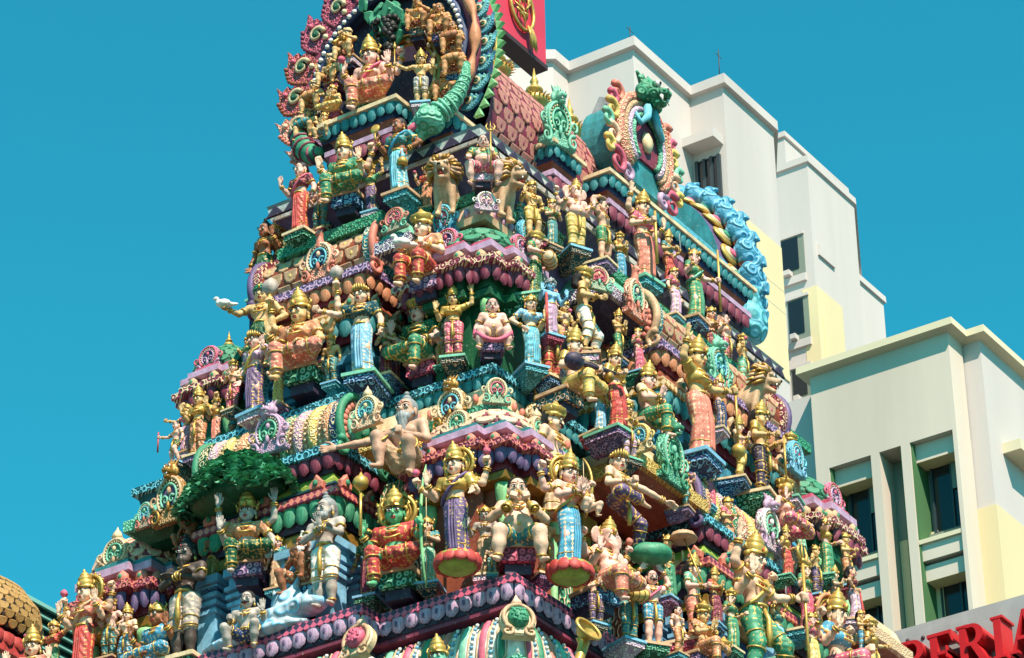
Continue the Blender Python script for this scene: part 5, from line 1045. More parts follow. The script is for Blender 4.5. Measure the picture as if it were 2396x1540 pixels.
for (x, y, ra, la, it, nm) in ((813, 80, 'mouth', 'mouth', [('flute', 'R')], 'piper with pale headband high on the left side of the arch'), (774, 140, 'bless', 'lap', [], 'musician with raised palm beside the second red flame of the arch'), (736, 202, 'drum', 'drum', [('drum', 'R', 'obrown')], 'golden-brown drummer beside the third red flame of the arch'), (722, 266, 'front', 'front', [('drum', 'R', 'teal')], 'lowest golden-brown drummer on the left side of the arch')):
    ST('musician_statue', nm, (x, y), y+78, -88, LX(1.08), ra, la, 'squat', 'sit', build='m', skin='gskin', low=dh('dorange', 'gold', -.35), crown='turban', crowncol='cream', rich=1, items=it, group=G)
# --- third tier
ST('woman_statue', 'woman in teal blouse and pale blue skirt holding a mirror and a basket', (934, 296), 458, -88, LX(.62), 'bless', 'hip', 'relax', 'weight', skin='brown', low=sari('cyan'), top='teal', crown=None, sash='blue', items=[('mirror', 'R'), ('basket', 'L')], turn=-10)
ST('deity_statue', 'seated deity with green robe and grey piled hair below the top arch', (806, 356), 500, -80, LX(.62), 'bless', 'bless', 'fold', 'hang', skin='peach', low=dh('green'), top='green', crown='tall', hair='grey', xa=('back', 'back'), rich=2, turn=-10)
ST('woman_statue', 'woman in crimson sari standing left of the green-robed seated deity', (705, 398), 548, -92, LX(.60), 'bless', 'down', skin='pink', low=sari('red'), top='maroon', sash='rose', crown=None, turn=-10)
ST('guardian_statue', 'pot-bellied guardian with trident and leaf collar seated between two lions', (1130, 332), 446, -52, DG(1.55), 'knee', 'front', 'wide', build='fat', skin='pink', low=dh('rose', 'white', -.1), top='green', crown=None, items=[('trident', 'L', 'gold', (-.35, .32))], rich=1)
ST('warrior_statue', 'gold-skinned warrior with bent arms right of the open-mouthed lion', (1243, 440), 562, -20, DG(2.2), 'bless', 'hip', 'relax', 'weight', build='m', skin='gskin', low=dh('yellow', 'gold', -.2), crown='short', rich=2)
ST('elephant_headed_statue', 'pink elephant-headed deity in yellow dhoti on the upper right face', (1345, 452), 585, -25, RY(.70), 'bless', 'bless', 'stand', headk='elephant', hair=None, build='fat', skin='pink', low=dh('yellow'), crown='tall', xa=('back', 'back'), rich=1)
ST('man_statue', 'bare-chested man in green wrap with one arm folded over his head', (1408, 484), 612, 5, RY(.62), 'head', 'hip', 'relax', 'weight', build='m', skin='skin', low=dh('green', 'gold', -.15), crown=None, rich=1)
ST('woman_statue', 'woman in pink-red skirt and gold crown gripping a long golden staff', (1500, 486), 655, -5, RY(.60), 'front', 'bless', 'relax', 'weight', skin='peach', low=sari('coral'), top='rose', crown='tall', xa=(None, 'upopen'), items=[('staff', 'R', 'gold', (-.55, .1))], rich=2)
ST('woman_statue', 'woman in bright green sari with long bow near the blue-lobed arch', (1620, 604), 748, 5, RY(.62), 'bless', 'out', 'weight', 'relax', skin='pink', low=sari('green'), top='green', sash='mint', crown='short', items=[('staff', 'L', 'gold', (-.45, .45))], rich=1)
ST('attendant_statue', 'small pink attendant beside the teal peacock scroll', (1694, 748), 860, 5, RY(.72), 'bless', 'hip', skin='pink', low=dh('rose', 'gold', .3), crown=None, rich=1)
ST('attendant_statue', 'small maroon-wrapped attendant half hidden behind the green sari woman', (1662, 735), 850, -10, RY(.85), 'pray', 'pray', skin='skin', low=sari('maroon'), crown='short', rich=1)
ST('attendant_statue', 'shadowed dark attendant at the outer left edge of the third tier', (622, 540), 700, -95, LX(1.05), 'down', 'bless', skin='brown', low=sari('dgreen'), crown='bun', rich=1)
ST('attendant_statue', 'shadowed figure with golden headdress at the left end below the slab', (655, 545), 690, -85, LX(1.15), 'bless', 'down', skin='brown', low=sari('maroon'), crown='broad', rich=1)
# --- second tier
ST('scribe_statue', 'seated orange-robed man reading a white scroll above the green-scaled shrine', (990, 534), 700, -84, LX(.46), 'front', 'front', 'hang', 'sit', build='m', skin='peach', low=dh('red'), top='orange', sash='coral', crown='broad', items=[('bird', 'R', 'white', -40)], rich=1, turn=-12, nod=8)
ST('warrior_statue', 'broad green-turbaned man stretching out an arm with a white dove', (613, 690), 870, -74, LX(.40), ((.22, -.06, .70), (.30, -.16, .72), 'fist', None), 'hip', 'stand', build='m', skin='gskin', low=sari('dgreen'), top=None, crown='turban', crowncol='green', items=[('bird', 'R', 'white', -60)], rich=2, turn=4)
ST('woman_statue', 'woman in slate blue skirt raising a white feather whisk on the second tier', (847, 690), 884, -76, LX(.22), 'up', 'down', 'relax', 'weight', skin='peach', low=sari('sky'), top='dteal', crown='tiara', items=[('fan', 'R')], rich=2, xa=(None, 'out'), turn=-10)
ST('deity_statue', 'large seated four-armed deity with orange robe and yellow face', (704, 732), 918, -82, LX(.20), 'bless', 'lap', 'fold', 'hang', skin='gskin', low=dh('coral'), top='orange', crown='tall', xa=('back', 'up'), items=[('fan', 'BR')], rich=2, turn=-8)
ST('woman_statue', 'woman in dark violet skirt with sash left of the orange-robed deity', (600, 796), 972, -96, LX(.16), 'down', 'bless', 'relax', 'weight', skin='pink', low=sari('purple'), top='lilac', sash='yellow', crown='tiara', rich=1, turn=-10)
ST('deity_statue', 'seated deity in green robe with gold halo beside the pink shrine', (982, 732), 900, -84, LX(.66), 'bless', 'lap', 'hang', 'fold', skin='pink', low=dh('green'), top='dgreen', crown='broad', halo='gold', xa=('back', 'backlow'), rich=2, turn=-8)
ST('woman_statue', 'gold-bodiced woman in magenta trousers standing left of the garland boy', (1061, 700), 842, -66, DG(1.62), 'bless', 'upopen', 'stand', skin='gskin', low=dh('rose'), top='gold', crown='tall', rich=2)
ST('boy_statue', 'plump pink boy holding a thick garland in front of his knees', (1152, 716), 838, -52, DG(1.22), 'down', 'down', 'sitw', build='child', skin='pink', low=dh('coral', 'gold', -.6), crown=None, items=[('rope', 'R', 'rose')], rich=1)
ST('woman_statue', 'woman in pale blue wrapped skirt right of the garland boy', (1240, 712), 862, -30, DG(1.45), 'hip', 'out', 'relax', 'weight', skin='peach', low=sari('cyan'), top='sky', crown='short', rich=1, turn=6)
ST('attendant_statue', 'slim attendant in scarlet leggings holding up a red rod', (1288, 735), 892, -12, DG(1.6), 'bless', 'front', 'stand', build='m', skin='gskin', low=dh('red'), crown=None, items=[('staff', 'R', 'red', (-.25, .30))], rich=1)
ST('drummer_statue', 'gold-crowned drummer in green jacket bending over a white drum', (1250, 566), 715, 20, DG(1.75), 'drum', 'drum', 'stand', build='m', skin='pink', low=sari('dgreen'), top='green', crown='broad', items=[('drum', 'R', 'cream')], rich=2, lean=8, nod=10, turn=12)
ST('archer_statue', 'tanned archer with tall gold crown in profile on the right face', (1362, 654), 830, 30, RY(.42), 'front', 'down', 'stride', 'relax', build='m', skin='gskin', low=dh('white', 'gold', .5), crown='broad', rich=2, turn=14)
ST('attendant_statue', 'silver-blue winged attendant left of the gold-crowned archer', (1287, 668), 790, -25, DG(1.5), 'bless', 'bless', 'stand', skin='sky', low=sari('lilac', 'white'), crown='short', crowncol='grey', rich=0)
ST('lute_player_statue', 'seated lute player in golden yellow robe with a dark long-necked lute', (1340, 810), 965, -5, RY(.08), 'front', 'front', 'fold', 'hang', skin='peach', low=dh('yellow'), top='gold', crown='tall', items=[('veena', 'R', 'dpurple', 1)], rich=2, turn=10)
ST('woman_statue', 'woman in scarlet skirt and gold bodice beside the lute player', (1437, 842), 1005, -5, RY(.12), 'front', 'down', 'relax', 'weight', skin='peach', low=sari('red'), top='gold', crown='tall', rich=2, turn=-14)
ST('deity_statue', 'pink-faced gold-crowned deity praying right of the scarlet-skirted woman', (1511, 890), 1040, 8, RY(.15), 'pray', 'pray', 'fold', 'hang', skin='pink', low=dh('green'), top='cream', crown='tall', rich=2)
ST('woman_statue', 'tall woman in rose-red sari with raised arm leaning on a gold mace', (1626, 838), 1062, 5, RY(.02), 'upopen', 'out', 'relax', 'weight', skin='gskin', low=sari('coral'), top='gold', crown='tall', items=[('mace', 'L', 'gold', -1)], rich=2)
ST('guardian_statue', 'gold-bodied guardian in dark trousers resting on a round-headed mace', (1774, 978), 1152, 12, RY(.10), 'front', 'front', 'stand', build='m', skin='gskin', low=dh('dpurple'), top='gold', crown='tall', items=[('mace', 'L', 'gold', -1)], rich=2, turn=8)
ST('attendant_statue', 'gold-crowned attendant with teal bodice at the right edge of the second tier', (1846, 1036), 1165, 14, RY(.10), 'hip', 'down', 'stand', skin='peach', low=sari('orange'), top='teal', crown='broad', rich=2, turn=8)
ST('attendant_statue', 'small pink attendant with gold cap below the mace guardian', (1832, 1150), 1250, 5, RY(-.02), 'bless', 'lap', 'fold', skin='pink', low=dh('rose'), crown='broad', rich=1)
ST('boy_statue', 'small boy leaning out at the left edge with a red stick', (414, 996), 1088, -105, LX(.30), 'out', 'down', 'stride', 'relax', build='m', skin='pink', low=dh('dgreen', 'gold', -.3), crown=None, items=[('staff', 'R', 'red', (-.35, .12))], rich=1)
ST('deity_statue', 'small gold-crowned deity in orange trousers at the far left of the second tier', (467, 934), 1068, -88, LX(.36), 'bless', 'bless', 'stand', skin='gskin', low=dh('orange'), top='gold', crown='tall', xa=('back', 'back'), rich=2)
ST('climber_statue', 'teal-turbaned man crouching with one arm raised behind the green barrel roof', (545, 998), 1060, -100, LX(.42), 'down', 'high', 'squat', build='m', skin='brown', low=dh('teal'), top='teal', crown='turban', crowncol='teal', rich=0)
# --- first tier
ST('sage_statue', 'large white-bearded sage stretching out both bare arms above the first tier', (952, 962), 1150, -92, LX(.02), 'stretch', 'front', 'squat', 'up', build='m', skin='#c79a80', low=dh('tan', 'gold', -.15), crown='bun', hair='grey', beard=('grey', .13), rich=0, turn=14, nod=4, base_block=False)
ST('archer_statue', 'green-skinned archer in red robe kneeling with a tall green bow', (926, 1200), 1402, -78, LX(-.10), 'bless', ((.21, -.04, .67), (.27, -.15, .69), 'fist', None), 'fold', 'hang', build='m', skin='gface', low=dh('red'), top='red', crown='tall', halo='gold', items=[('bow', 'L', 'lgreen', .52), ('mace', 'R')], rich=2, turn=10)
ST('goddess_statue', 'four-armed goddess in violet and gold sari standing on a red lotus', (1066, 1088), 1312, -78, DG(.12), 'bless', 'give', 'relax', 'weight', skin='peach', low=sari('purple'), top='gold', sash='purple', crown='tall', halo='gold', xa=('back', 'backlow'), items=[('lotus', 'BL', 'rose'), ('lotus', 'BR', 'rose')], rich=2, ped=('lotus', 'red', 'lime', .20, .12), turn=-8)
ST('piper_statue', 'fat boy in teal shorts blowing twin golden horns at the tower corner', (1210, 1146), 1342, -52, DG(.20), 'pipe', 'pipe', 'sitw', build='child', skin='peach', low=dh('teal', 'gold', -.2), crown=None, items=[('flute', 'R')], rich=1)
ST('goddess_statue', 'goddess in turquoise sari with praying hands standing on a red lotus', (1328, 1108), 1334, -14, DG(.12), 'pray', 'pray', 'weight', 'relax', skin='pink', low=sari('blue'), top=None, sash='gold', crown='tall', halo='gold', xa=('back', 'back'), items=[('bow', 'BL', 'gold', .30)], rich=2, ped=('lotus', 'red', 'lime', .20, .12), turn=-4)
ST('archer_statue', 'large reclining figure in violet striped leggings pointing along the right face', (1444, 1080), 1285, 2, RY(-.30), 'front', 'point', 'lunge', 'fold', build='m', skin='peach', low=dh('purple'), top=None, crown='tiara', rich=2, turn=-28, sash='gold', base_block=False)
ST('child_statue', 'chubby naked child clinging beside the turquoise goddess', (1372, 1142), 1212, -20, DG(.05), 'out', 'down', 'squat', build='child', skin='peach', low=None, crown=None, rich=1, base_block=False)
ST('elephant_headed_statue', 'pink elephant-headed deity with banded gold crown and hand drum on the first tier', (1420, 1262), 1430, -12, RY(-.35), 'bless', 'lap', 'fold', 'hang', headk='elephant', hair=None, build='fat', skin='pink', low=dh('coral'), crown='tall', xa=('back', 'back'), items=[('lotus', 'BL', 'coral')], rich=2)
ST('strongman_statue', 'moustached strongman holding a green boulder over his head', (1524, 1352), 1510, -35, RY(-.40), 'carry', 'carry', 'stand', build='m', skin='pink', low=dh('blue', 'gold', -.25), crown=None, items=['moustache', ('boulder', 'R', 'green')], sash='rose', rich=1)
ST('drummer_statue', 'gold-ornamented drummer with a yellow drum left of the strongman', (1468, 1352), 1500, -20, RY(-.30), 'drum', 'drum', 'stand', build='m', skin='gskin', low=dh('teal'), crown='broad', items=[('drum', 'R', 'yellow')], rich=2)
ST('king_statue', 'gold-helmeted king under a cream parasol on the right face', (1618, 1332), 1500, 12, RY(-.30), 'front', 'hip', 'stand', build='m', skin='pink', low=dh('coral'), top='mint', crown='tall', items=[('umbrella', 'R', 'tan')], rich=2, turn=10)
ST('guardian_statue', 'tall guardian in green and gold banded leggings with raised arm and trident', (1758, 1312), 1600, 0, RY(-.45), 'upopen', 'out', 'stride', 'relax', build='m', skin='peach', low=dh('green'), sash='gold', crown='tall', xa=('back', 'bless'), items=[('trident', 'L', 'gold', (-.65, .28))], rich=2, turn=6)
ST('attendant_statue', 'gold-helmeted attendant with orange cloak below the parasol king', (1642, 1440), 1570, -5, RY(-.42), 'pray', 'pray', 'fold', 'hang', build='m', skin='gskin', low=dh('orange'), top='orange', crown='broad', rich=2)
ST('attendant_statue', 'dark blue-faced attendant with wide gold crown at the bottom edge', (1688, 1524), 1690, 2, RY(-.48), 'bless', 'hip', 'stand', build='m', skin='navy', low=sari('purple'), crown='broad', rich=2)
ST('goddess_statue', 'gold-crowned goddess with blue bodice and orange flame halo at lower right', (1952, 1440), 1640, 4, RY(-.42), 'bless', 'front', 'fold', 'hang', skin='peach', low=dh('rose'), top='blue', crown='tall', halo='orange', xa=('back', 'backlow'), rich=2, turn=-6)
ST('attendant_statue', 'tilted pink-faced attendant above the green ringed barrel roof on the right face', (1928, 1228), 1345, 20, RY(-.06), 'out', 'front', 'stand', skin='pink', low=sari('green'), top='gold', crown='short', rich=1)
ST('attendant_statue', 'maroon-bloused attendant leaning out at the right with a red club', (1990, 1338), 1450, 30, RY(-.10), 'hip', 'out', 'weight', 'relax', skin='skin', low=sari('lilac'), top='maroon', crown=None, items=[('club', 'L', 'red')], rich=1)
ST('attendant_statue', 'small gold-crowned figure peering out at the right edge beside the block', (1975, 1262), 1370, 15, RY(.05), 'front', 'bless', 'stand', skin='gskin', low=dh('orange'), crown='short', rich=1)
ST('attendant_statue', 'golden attendant with yellow scarf at the bottom right end of the tower', (2035, 1470), 1600, 10, RY(-.35), 'bless', 'out', 'stand', skin='gskin', low=dh('yellow'), top='gold', crown='broad', rich=1)
ST('goddess_statue', 'pale goddess with orange bodice and green legs seated under the sculpted tree', (580, 1198), 1368, -66, LX(-.16), 'bless', 'support', 'fold', 'hang', skin='ash', low=dh('dgreen'), top='orange', crown='tall', xa=('upopen', 'upopen'), rich=2, turn=-4)
ST('ascetic_statue', 'lean ash-grey ascetic with hands clasped in white and gold loincloth', (764, 1192), 1424, -84, LX(-.20), 'cross', 'pray', 'stand', build='m', skin='ash', low=dh('white', 'gold', .12), crown='bun', hair='grey', beard=('grey', .02), rich=1, turn=-14, base_block=False)
ST('sage_statue', 'old white-bearded sage sitting behind the ash-grey ascetic', (709, 1274), 1400, -86, LX(-.10), 'pray', 'pray', 'up', 'squat', build='m', skin='brown', low=dh('brown', 'tan', -.2), crown='bun', hair='white', beard=('white', .10), rich=0, turn=-8)
ST('ascetic_statue', 'dark shaded ascetic with folded arms and pale kilt left of the tree', (438, 1294), 1545, -84, LX(-.22), 'cross', 'cross', 'stand', build='m', skin='dark', low=dh('ash', 'gold', .1), crown='bun', beard=('dark', .06), rich=1)
ST('goddess_statue', 'gold-crowned goddess in crimson sari standing before the left corner shrine', (204, 1386), 1600, -92, LX(-.10), 'bless', 'bless', 'stand', skin='peach', low=sari('red'), top='coral', sash='tan', crown='tall', halo='gold', xa=('back', 'back'), items=[('lotus', 'BR', 'rose')], rich=2, turn=-8)
ST('goddess_statue', 'goddess with flowered gold crown cut off at the lower left corner', (78, 1513), 1720, -72, LX(-.30), 'bless', 'bless', 'stand', skin='peach', low=sari('rose'), top='coral', crown='tall', rich=2)
ST('crawling_man_statue', 'small moustached man crawling over the pale blue boulder', (580, 1404), 1535, -74, LX(-.34), 'front', 'bless', 'squat', build='m', skin='ash', low=dh('navy', 'gold', -.3), crown=None, items=['moustache'], rich=1, base_block=False)
ST('attendant_statue', 'blue-robed figure with raised pink palms below the shaded ascetic', (372, 1440), 1560, -96, LX(-.24), 'bless', 'bless', 'fold', build='m', skin='brown', low=dh('blue'), top='blue', crown='short', rich=1)
ST('deity_statue', 'green-faced figure with white turban and gold crown at the bottom edge', (1026, 1538), 1760, -76, LX(-.42), 'bless', 'hip', 'stand', build='m', skin='mint', low=sari('red'), crown='tall', hair='white', rich=2)
ST('attendant_statue', 'small brown attendant crouching under the green balcony on the left', (442, 1215), 1290, -88, LX(.02), 'pray', 'pray', 'squat', build='m', skin='brown', low=dh('maroon', 'gold', -.3), crown='turban', crowncol='cream', rich=0)
ST('attendant_statue', 'red-wrapped attendant standing in shade between bay pillars and green archer', (862, 1258), 1400, -80, LX(.25), 'down', 'bless', 'stand', skin='brown', low=sari('maroon'), top='dgreen', crown='short', rich=1)
ST('attendant_statue', 'pale attendant with a staff standing behind the violet goddess', (1135, 1205), 1350, -66, DG(.55), 'bless', 'down', 'stand', skin='ash', low=sari('tan'), crown='short', rich=1)
ST('attendant_statue', 'small gold attendant in shadow behind the green-skirted scribe', (925, 800), 905, -86, LX(.75), 'bless', 'down', 'stand', skin='gskin', low=sari('maroon'), crown='short', rich=1)
ST('attendant_statue', 'pink attendant in red skirt under the gold balcony of the right face', (1560, 1000), 1110, 4, RY(.25), 'bless', 'down', 'stand', skin='pink', low=sari('maroon'), crown='short', rich=1)
ST('attendant_statue', 'gold attendant with green skirt between archer leg and parasol', (1560, 1270), 1400, 0, RY(-.10), 'hip', 'bless', 'stand', skin='gskin', low=sari('green'), crown='short', rich=1)
ST('attendant_statue', 'rose-skirted attendant behind the trident shaft on the right face', (1880, 1335), 1470, 10, RY(-.20), 'bless', 'hip', 'stand', skin='peach', low=sari('rose'), top='green', crown='broad', rich=1)
ST('attendant_statue', 'gold-skinned attendant standing above the right lower balcony', (1700, 1180), 1300, 8, RY(.0), 'front', 'down', 'stand', skin='gskin', low=sari('orange'), top='rose', crown='short', rich=1)
ST('attendant_statue', 'grey-clad kneeling attendant at the foot of the seated arch deity', (760, 275), 330, -85, LX(.85), 'pray', 'pray', 'squat', build='m', skin='gskin', low=dh('grey', 'gold', -.3), crown='short', rich=0)


# --- smaller figures crowding the ledges
ST('king_bust_statue', 'big moustached king head with wide gold crown jutting right of the scaled dome', (1290, 984), 1215, 8, DG(.98), 'down', 'down', 'stand', build='m', skin='peach', low=sari('tan'), crown='broad', items=['moustache'], rich=2, turn=20, base_block=False)
SM = [
 ('pale blue skirted attendant behind the lute player', (1402, 905), 1010, -10, RY(.30), 'sari', 'sky', 'gskin', 'short'), ('gold dancer in lilac trousers above the gold balcony', (1468, 960), 1075, -20, RY(.05), 'dh', 'lilac', 'gskin', 'broad'),
 ('pink attendant in teal wrap beside the green carved plaque', (1600, 1090), 1190, 10, RY(.0), 'dh', 'teal', 'pink', 'short'), ('gold attendant in rose skirt next to the purple ringed arch', (1655, 1090), 1185, 5, RY(.05), 'sari', 'rose', 'gskin', 'tall'),
 ('peach attendant in yellow dhoti under the lion head', (1725, 1000), 1120, 15, RY(.18), 'dh', 'yellow', 'peach', 'tall'), ('small gold figure in red skirt beside the lilac beast plaque', (1835, 1250), 1345, 10, RY(-.15), 'sari', 'red', 'gskin', 'tall'),
 ('small pink figure in mint skirt right of the lilac beast plaque', (1868, 1215), 1310, 14, RY(.0), 'sari', 'mint', 'pink', 'broad'), ('gold attendant in purple dhoti above the trident prongs', (1905, 1290), 1390, 12, RY(-.10), 'dh', 'purple', 'gskin', 'short'),
 ('peach attendant in coral skirt at the far right step', (1950, 1345), 1440, 16, RY(-.12), 'sari', 'coral', 'peach', 'tall'), ('small gold attendant in blue dhoti below the right corner shrine', (2012, 1440), 1530, 12, RY(-.28), 'dh', 'blue', 'gskin', 'short'),
 ('pink boy in orange wrap beside the strongman leg', (1585, 1430), 1530, -6, RY(-.46), 'dh', 'orange', 'pink', None), ('gold attendant in maroon skirt beneath the king parasol', (1668, 1350), 1460, 8, RY(-.32), 'sari', 'maroon', 'gskin', 'tall'),
 ('peach attendant in green skirt left of the banded guardian', (1708, 1400), 1520, 0, RY(-.40), 'sari', 'green', 'peach', 'broad'), ('gold attendant in sky blue skirt right of the banded guardian', (1815, 1420), 1540, 8, RY(-.42), 'sari', 'sky', 'gskin', 'tall'),
 ('pink attendant in yellow skirt by the trident shaft', (1895, 1450), 1570, 8, RY(-.44), 'sari', 'yellow', 'pink', 'short'), ('peach dancer in violet dhoti left of the drummer', (1390, 1345), 1460, -20, RY(-.28), 'dh', 'purple', 'peach', 'tall'),
 ('gold attendant in coral dhoti beside the garland woman', (1320, 720), 830, -15, DG(1.75), 'dh', 'coral', 'gskin', 'short'), ('pink attendant in cream skirt below the drum player', (1210, 640), 700, -30, DG(1.9), 'sari', 'cream', 'pink', 'short'),
 ('gold attendant in green wrap under the purple balcony', (1445, 745), 840, 0, RY(.45), 'dh', 'green', 'gskin', 'tall'), ('peach attendant in rose skirt left of the orange capital', (1490, 780), 870, 4, RY(.40), 'sari', 'rose', 'peach', 'short'),
 ('pink attendant in navy skirt right of the gold-mace woman', (1680, 900), 1005, 10, RY(.22), 'sari', 'navy', 'pink', 'tall'), ('gold attendant in mint dhoti beside the teal lobed arch foot', (1735, 800), 900, 10, RY(.45), 'dh', 'mint', 'gskin', 'broad'),
 ('small peach attendant in teal skirt between elephant-headed deity and dancer', (1290, 480), 580, -15, DG(2.35), 'sari', 'teal', 'peach', 'short'), ('gold attendant in red skirt right of the staff woman', (1560, 560), 660, 6, RY(.70), 'sari', 'red', 'gskin', 'tall'),
 ('peach attendant in lilac skirt left of the green sari woman', (1575, 640), 740, 4, RY(.58), 'sari', 'lilac', 'peach', 'short'), ('gold attendant in blue skirt left of the elephant-headed deity', (1448, 560), 650, 0, RY(.72), 'sari', 'blue', 'gskin', 'broad'),
 ('peach attendant in orange skirt right of the blue-skirted mirror woman', (1000, 400), 490, -75, LX(.85), 'sari', 'orange', 'peach', 'short'), ('gold attendant in purple skirt left of the blue-skirted mirror woman', (868, 400), 500, -82, LX(.80), 'sari', 'purple', 'gskin', 'tall'),
 ('small pink attendant in teal dhoti behind the crimson sari woman', (752, 440), 540, -86, LX(.80), 'dh', 'teal', 'pink', 'short'), ('gold attendant in rose skirt below the crimson sari woman', (680, 560), 650, -90, LX(.75), 'sari', 'rose', 'gskin', 'tall'),
 ('peach attendant in yellow skirt left of the orange-robed deity seat', (655, 850), 950, -90, LX(.22), 'sari', 'yellow', 'peach', 'short'), ('gold attendant in teal skirt right of the orange-robed deity', (775, 800), 900, -84, LX(.30), 'dh', 'teal', 'gskin', 'broad'),
 ('peach attendant in maroon skirt between whisk bearer and green deity', (905, 770), 880, -82, LX(.55), 'sari', 'maroon', 'peach', 'short'), ('pink attendant in orange dhoti left of the magenta-trousered woman', (1030, 780), 860, -72, LX(.72), 'dh', 'orange', 'pink', 'tall'),
 ('gold attendant in lilac skirt behind the small boy at the left edge', (440, 960), 1060, -92, LX(.45), 'sari', 'lilac', 'gskin', 'short'), ('pink attendant in coral skirt right of the orange-trousered deity', (508, 945), 1040, -88, LX(.45), 'sari', 'coral', 'pink', 'tall'),
 ('peach attendant in rose dhoti left of the violet-skirted woman', (548, 860), 960, -92, LX(.38), 'dh', 'rose', 'peach', 'broad'), ('gold attendant in navy skirt beneath the dove bearer', (580, 800), 880, -90, LX(.40), 'sari', 'navy', 'gskin', 'short'),
 ('pink attendant in tan skirt right of the tree trunk', (650, 1270), 1380, -82, LX(.0), 'sari', 'tan', 'pink', 'short'), ('dark attendant in gold skirt at the left of the tree', (500, 1260), 1380, -86, LX(.05), 'sari', 'dgold', 'brown', 'tall'),
 ('peach attendant in blue dhoti under the left corner shrine', (300, 1440), 1560, -88, LX(-.02), 'dh', 'blue', 'peach', 'tall'), ('gold attendant in green skirt left of the crimson goddess', (128, 1470), 1600, -90, LX(-.05), 'sari', 'green', 'gskin', 'short'),
 ('pink attendant in teal dhoti right of the crimson goddess', (262, 1420), 1540, -86, LX(.05), 'dh', 'teal', 'pink', 'broad'), ('peach attendant in mint skirt behind the green archer bow', (1000, 1230), 1370, -72, LX(.10), 'sari', 'mint', 'peach', 'short'),
 ('gold attendant in orange dhoti in shade right of the twin-horn boy', (1275, 1215), 1350, -25, DG(.55), 'dh', 'orange', 'gskin', 'short'), ('peach child in teal wrap left of the twin-horn boy', (1150, 1280), 1345, -55, DG(.35), 'dh', 'teal', 'peach', None)]
AR_ = ('bless', 'hip', 'front', 'down', 'pray', 'back', 'out')
for i, (lb, hp, by, yw, pl, kd, c, sk, cw) in enumerate(SM):
    a, b = AR_[i % 7], AR_[(i*3+1) % 7]
    if 'pray' in (a, b): a = b = 'pray'
    ST('attendant_statue', lb, hp, by, yw, pl, a if a != 'back' else 'bless', b if b != 'back' else 'upopen', 'relax' if i % 2 else 'weight', 'weight' if i % 2 else 'relax', build='f' if kd == 'sari' else 'm', skin=sk, low=sari(c) if kd == 'sari' else dh(c), top=(None if kd == 'dh' else ('gold', 'red', 'green', 'teal', 'rose')[i % 5]), crown=cw, rich=1, turn=(-12, 0, 12)[i % 3], voxel=.018, items=[[], [('lotus', 'R')], [], [('sword', 'L', 'grey')], []][i % 5] if a != 'pray' else [])
# ------------------------------------------------------------------ lions and other creatures
def lion(name, label, px, py, plane, yaw, s, body='tan'):
    p = plane(px, py); root = empty(name, p, (0, 0, R(yaw)), s); root.matrix_world = Matrix.Translation(Vector(p))@Matrix.Rotation(R(yaw), 4, 'Z')@Matrix.Rotation(R(20), 4, 'X')@Matrix.Scale(s, 4); tag(root, label, 'lion statue')
    Q = [('ell', (0, .06, 0), (.20, .20, .20)), ('ell', (0, -.16, -.02), (.12, .16, .10), .06), ('ell', (0, -.27, .02), (.075, .06, .05), .03), ('cap', (0, -.08, -.16), (0, -.24, -.20), .085, .060, .03), ('cut', (0, -.30, -.115), (.10, .16, .055)), ('ell', (-.10, -.12, .10), (.055, .05, .05), .02), ('ell', (.10, -.12, .10), (.055, .05, .05), .02),
         ('cap', (0, .10, -.15), (0, .24, -.55), .20, .24, .08), ('cap', (-.13, .05, -.35), (-.14, -.06, -.85), .085, .06, .04), ('cap', (.13, .05, -.35), (.14, -.06, -.85), .085, .06, .04), ('cap', (-.14, -.06, -.86), (-.14, -.16, -.88), .06, .05, .02), ('cap', (.14, -.06, -.86), (.14, -.16, -.88), .06, .05, .02), ('ell', (0, .42, -.72), (.24, .26, .20), .08)]
    v, f = shared('lionb', lambda: sculpt(Q, .024, .03)); mb = MB(); mb.add(v, f, body); mb.build('body', root)
    mb = MB()
    for k in range(44):
        a = 2*math.pi*(k % 22)/22+.14*(k//22); ly = .02+.12*(k//22); r0 = .17; r1 = .31+.03*math.sin(k*2.1); c, s_ = math.cos(a), math.sin(a)
        if s_ < -.75 and k < 22: continue
        mb.add(*tube([(r0*c, ly-.06, r0*s_+.01), ((r0+.08)*c+.03*s_, ly-.04, (r0+.08)*s_-.03*c), (r1*c-.02*s_, ly+.06, r1*s_-.03), ((r1+.02)*c, ly+.12, (r1+.02)*s_-.08)], [.035, .045, .036, .008], 6), 'dgold' if k % 3 else 'tan')
    mb.build('mane', root)
    for sg in (-1, 1):
        mb = MB(); mb.add(*ell((sg*.085, -.185, .09), (.032, .02, .024), 8, 6), 'white'); mb.add(*ell((sg*.085, -.20, .09), (.014, .012, .016), 8, 5), 'black'); mb.build('eye', root)
        mb = MB(); mb.add(*ell((sg*.19, .0, .17), (.055, .035, .07), 8, 6), body); mb.build('ear', root)
    mb = MB(); mb.add(*ell((0, -.325, .035), (.04, .025, .025), 8, 6), 'black'); mb.build('nose', root); mb = MB(); mb.add(*ell((0, -.19, -.135), (.065, .11, .03), 10, 6), 'red'); mb.build('tongue', root)
    for sg in (-1, 1):
        for yy in (-.28, -.22): mb = MB(); mb.add(*tube([(sg*.065, yy, -.06), (sg*.065, yy-.005, -.115)], [.017, .003], 6), 'white'); mb.build('fang', root)
    return root
lion('lion_statue', 'roaring tan lion seated left of the pot-bellied guardian', 1035, 395, DG(1.85), -68, .53)
lion('lion_statue', 'roaring tan lion in profile right of the pot-bellied guardian', 1203, 410, DG(1.75), -2, .53)
lion('lion_statue', 'roaring lion head jutting from the right edge of the second tier', 1790, 890, RY(.12), 18, .54)
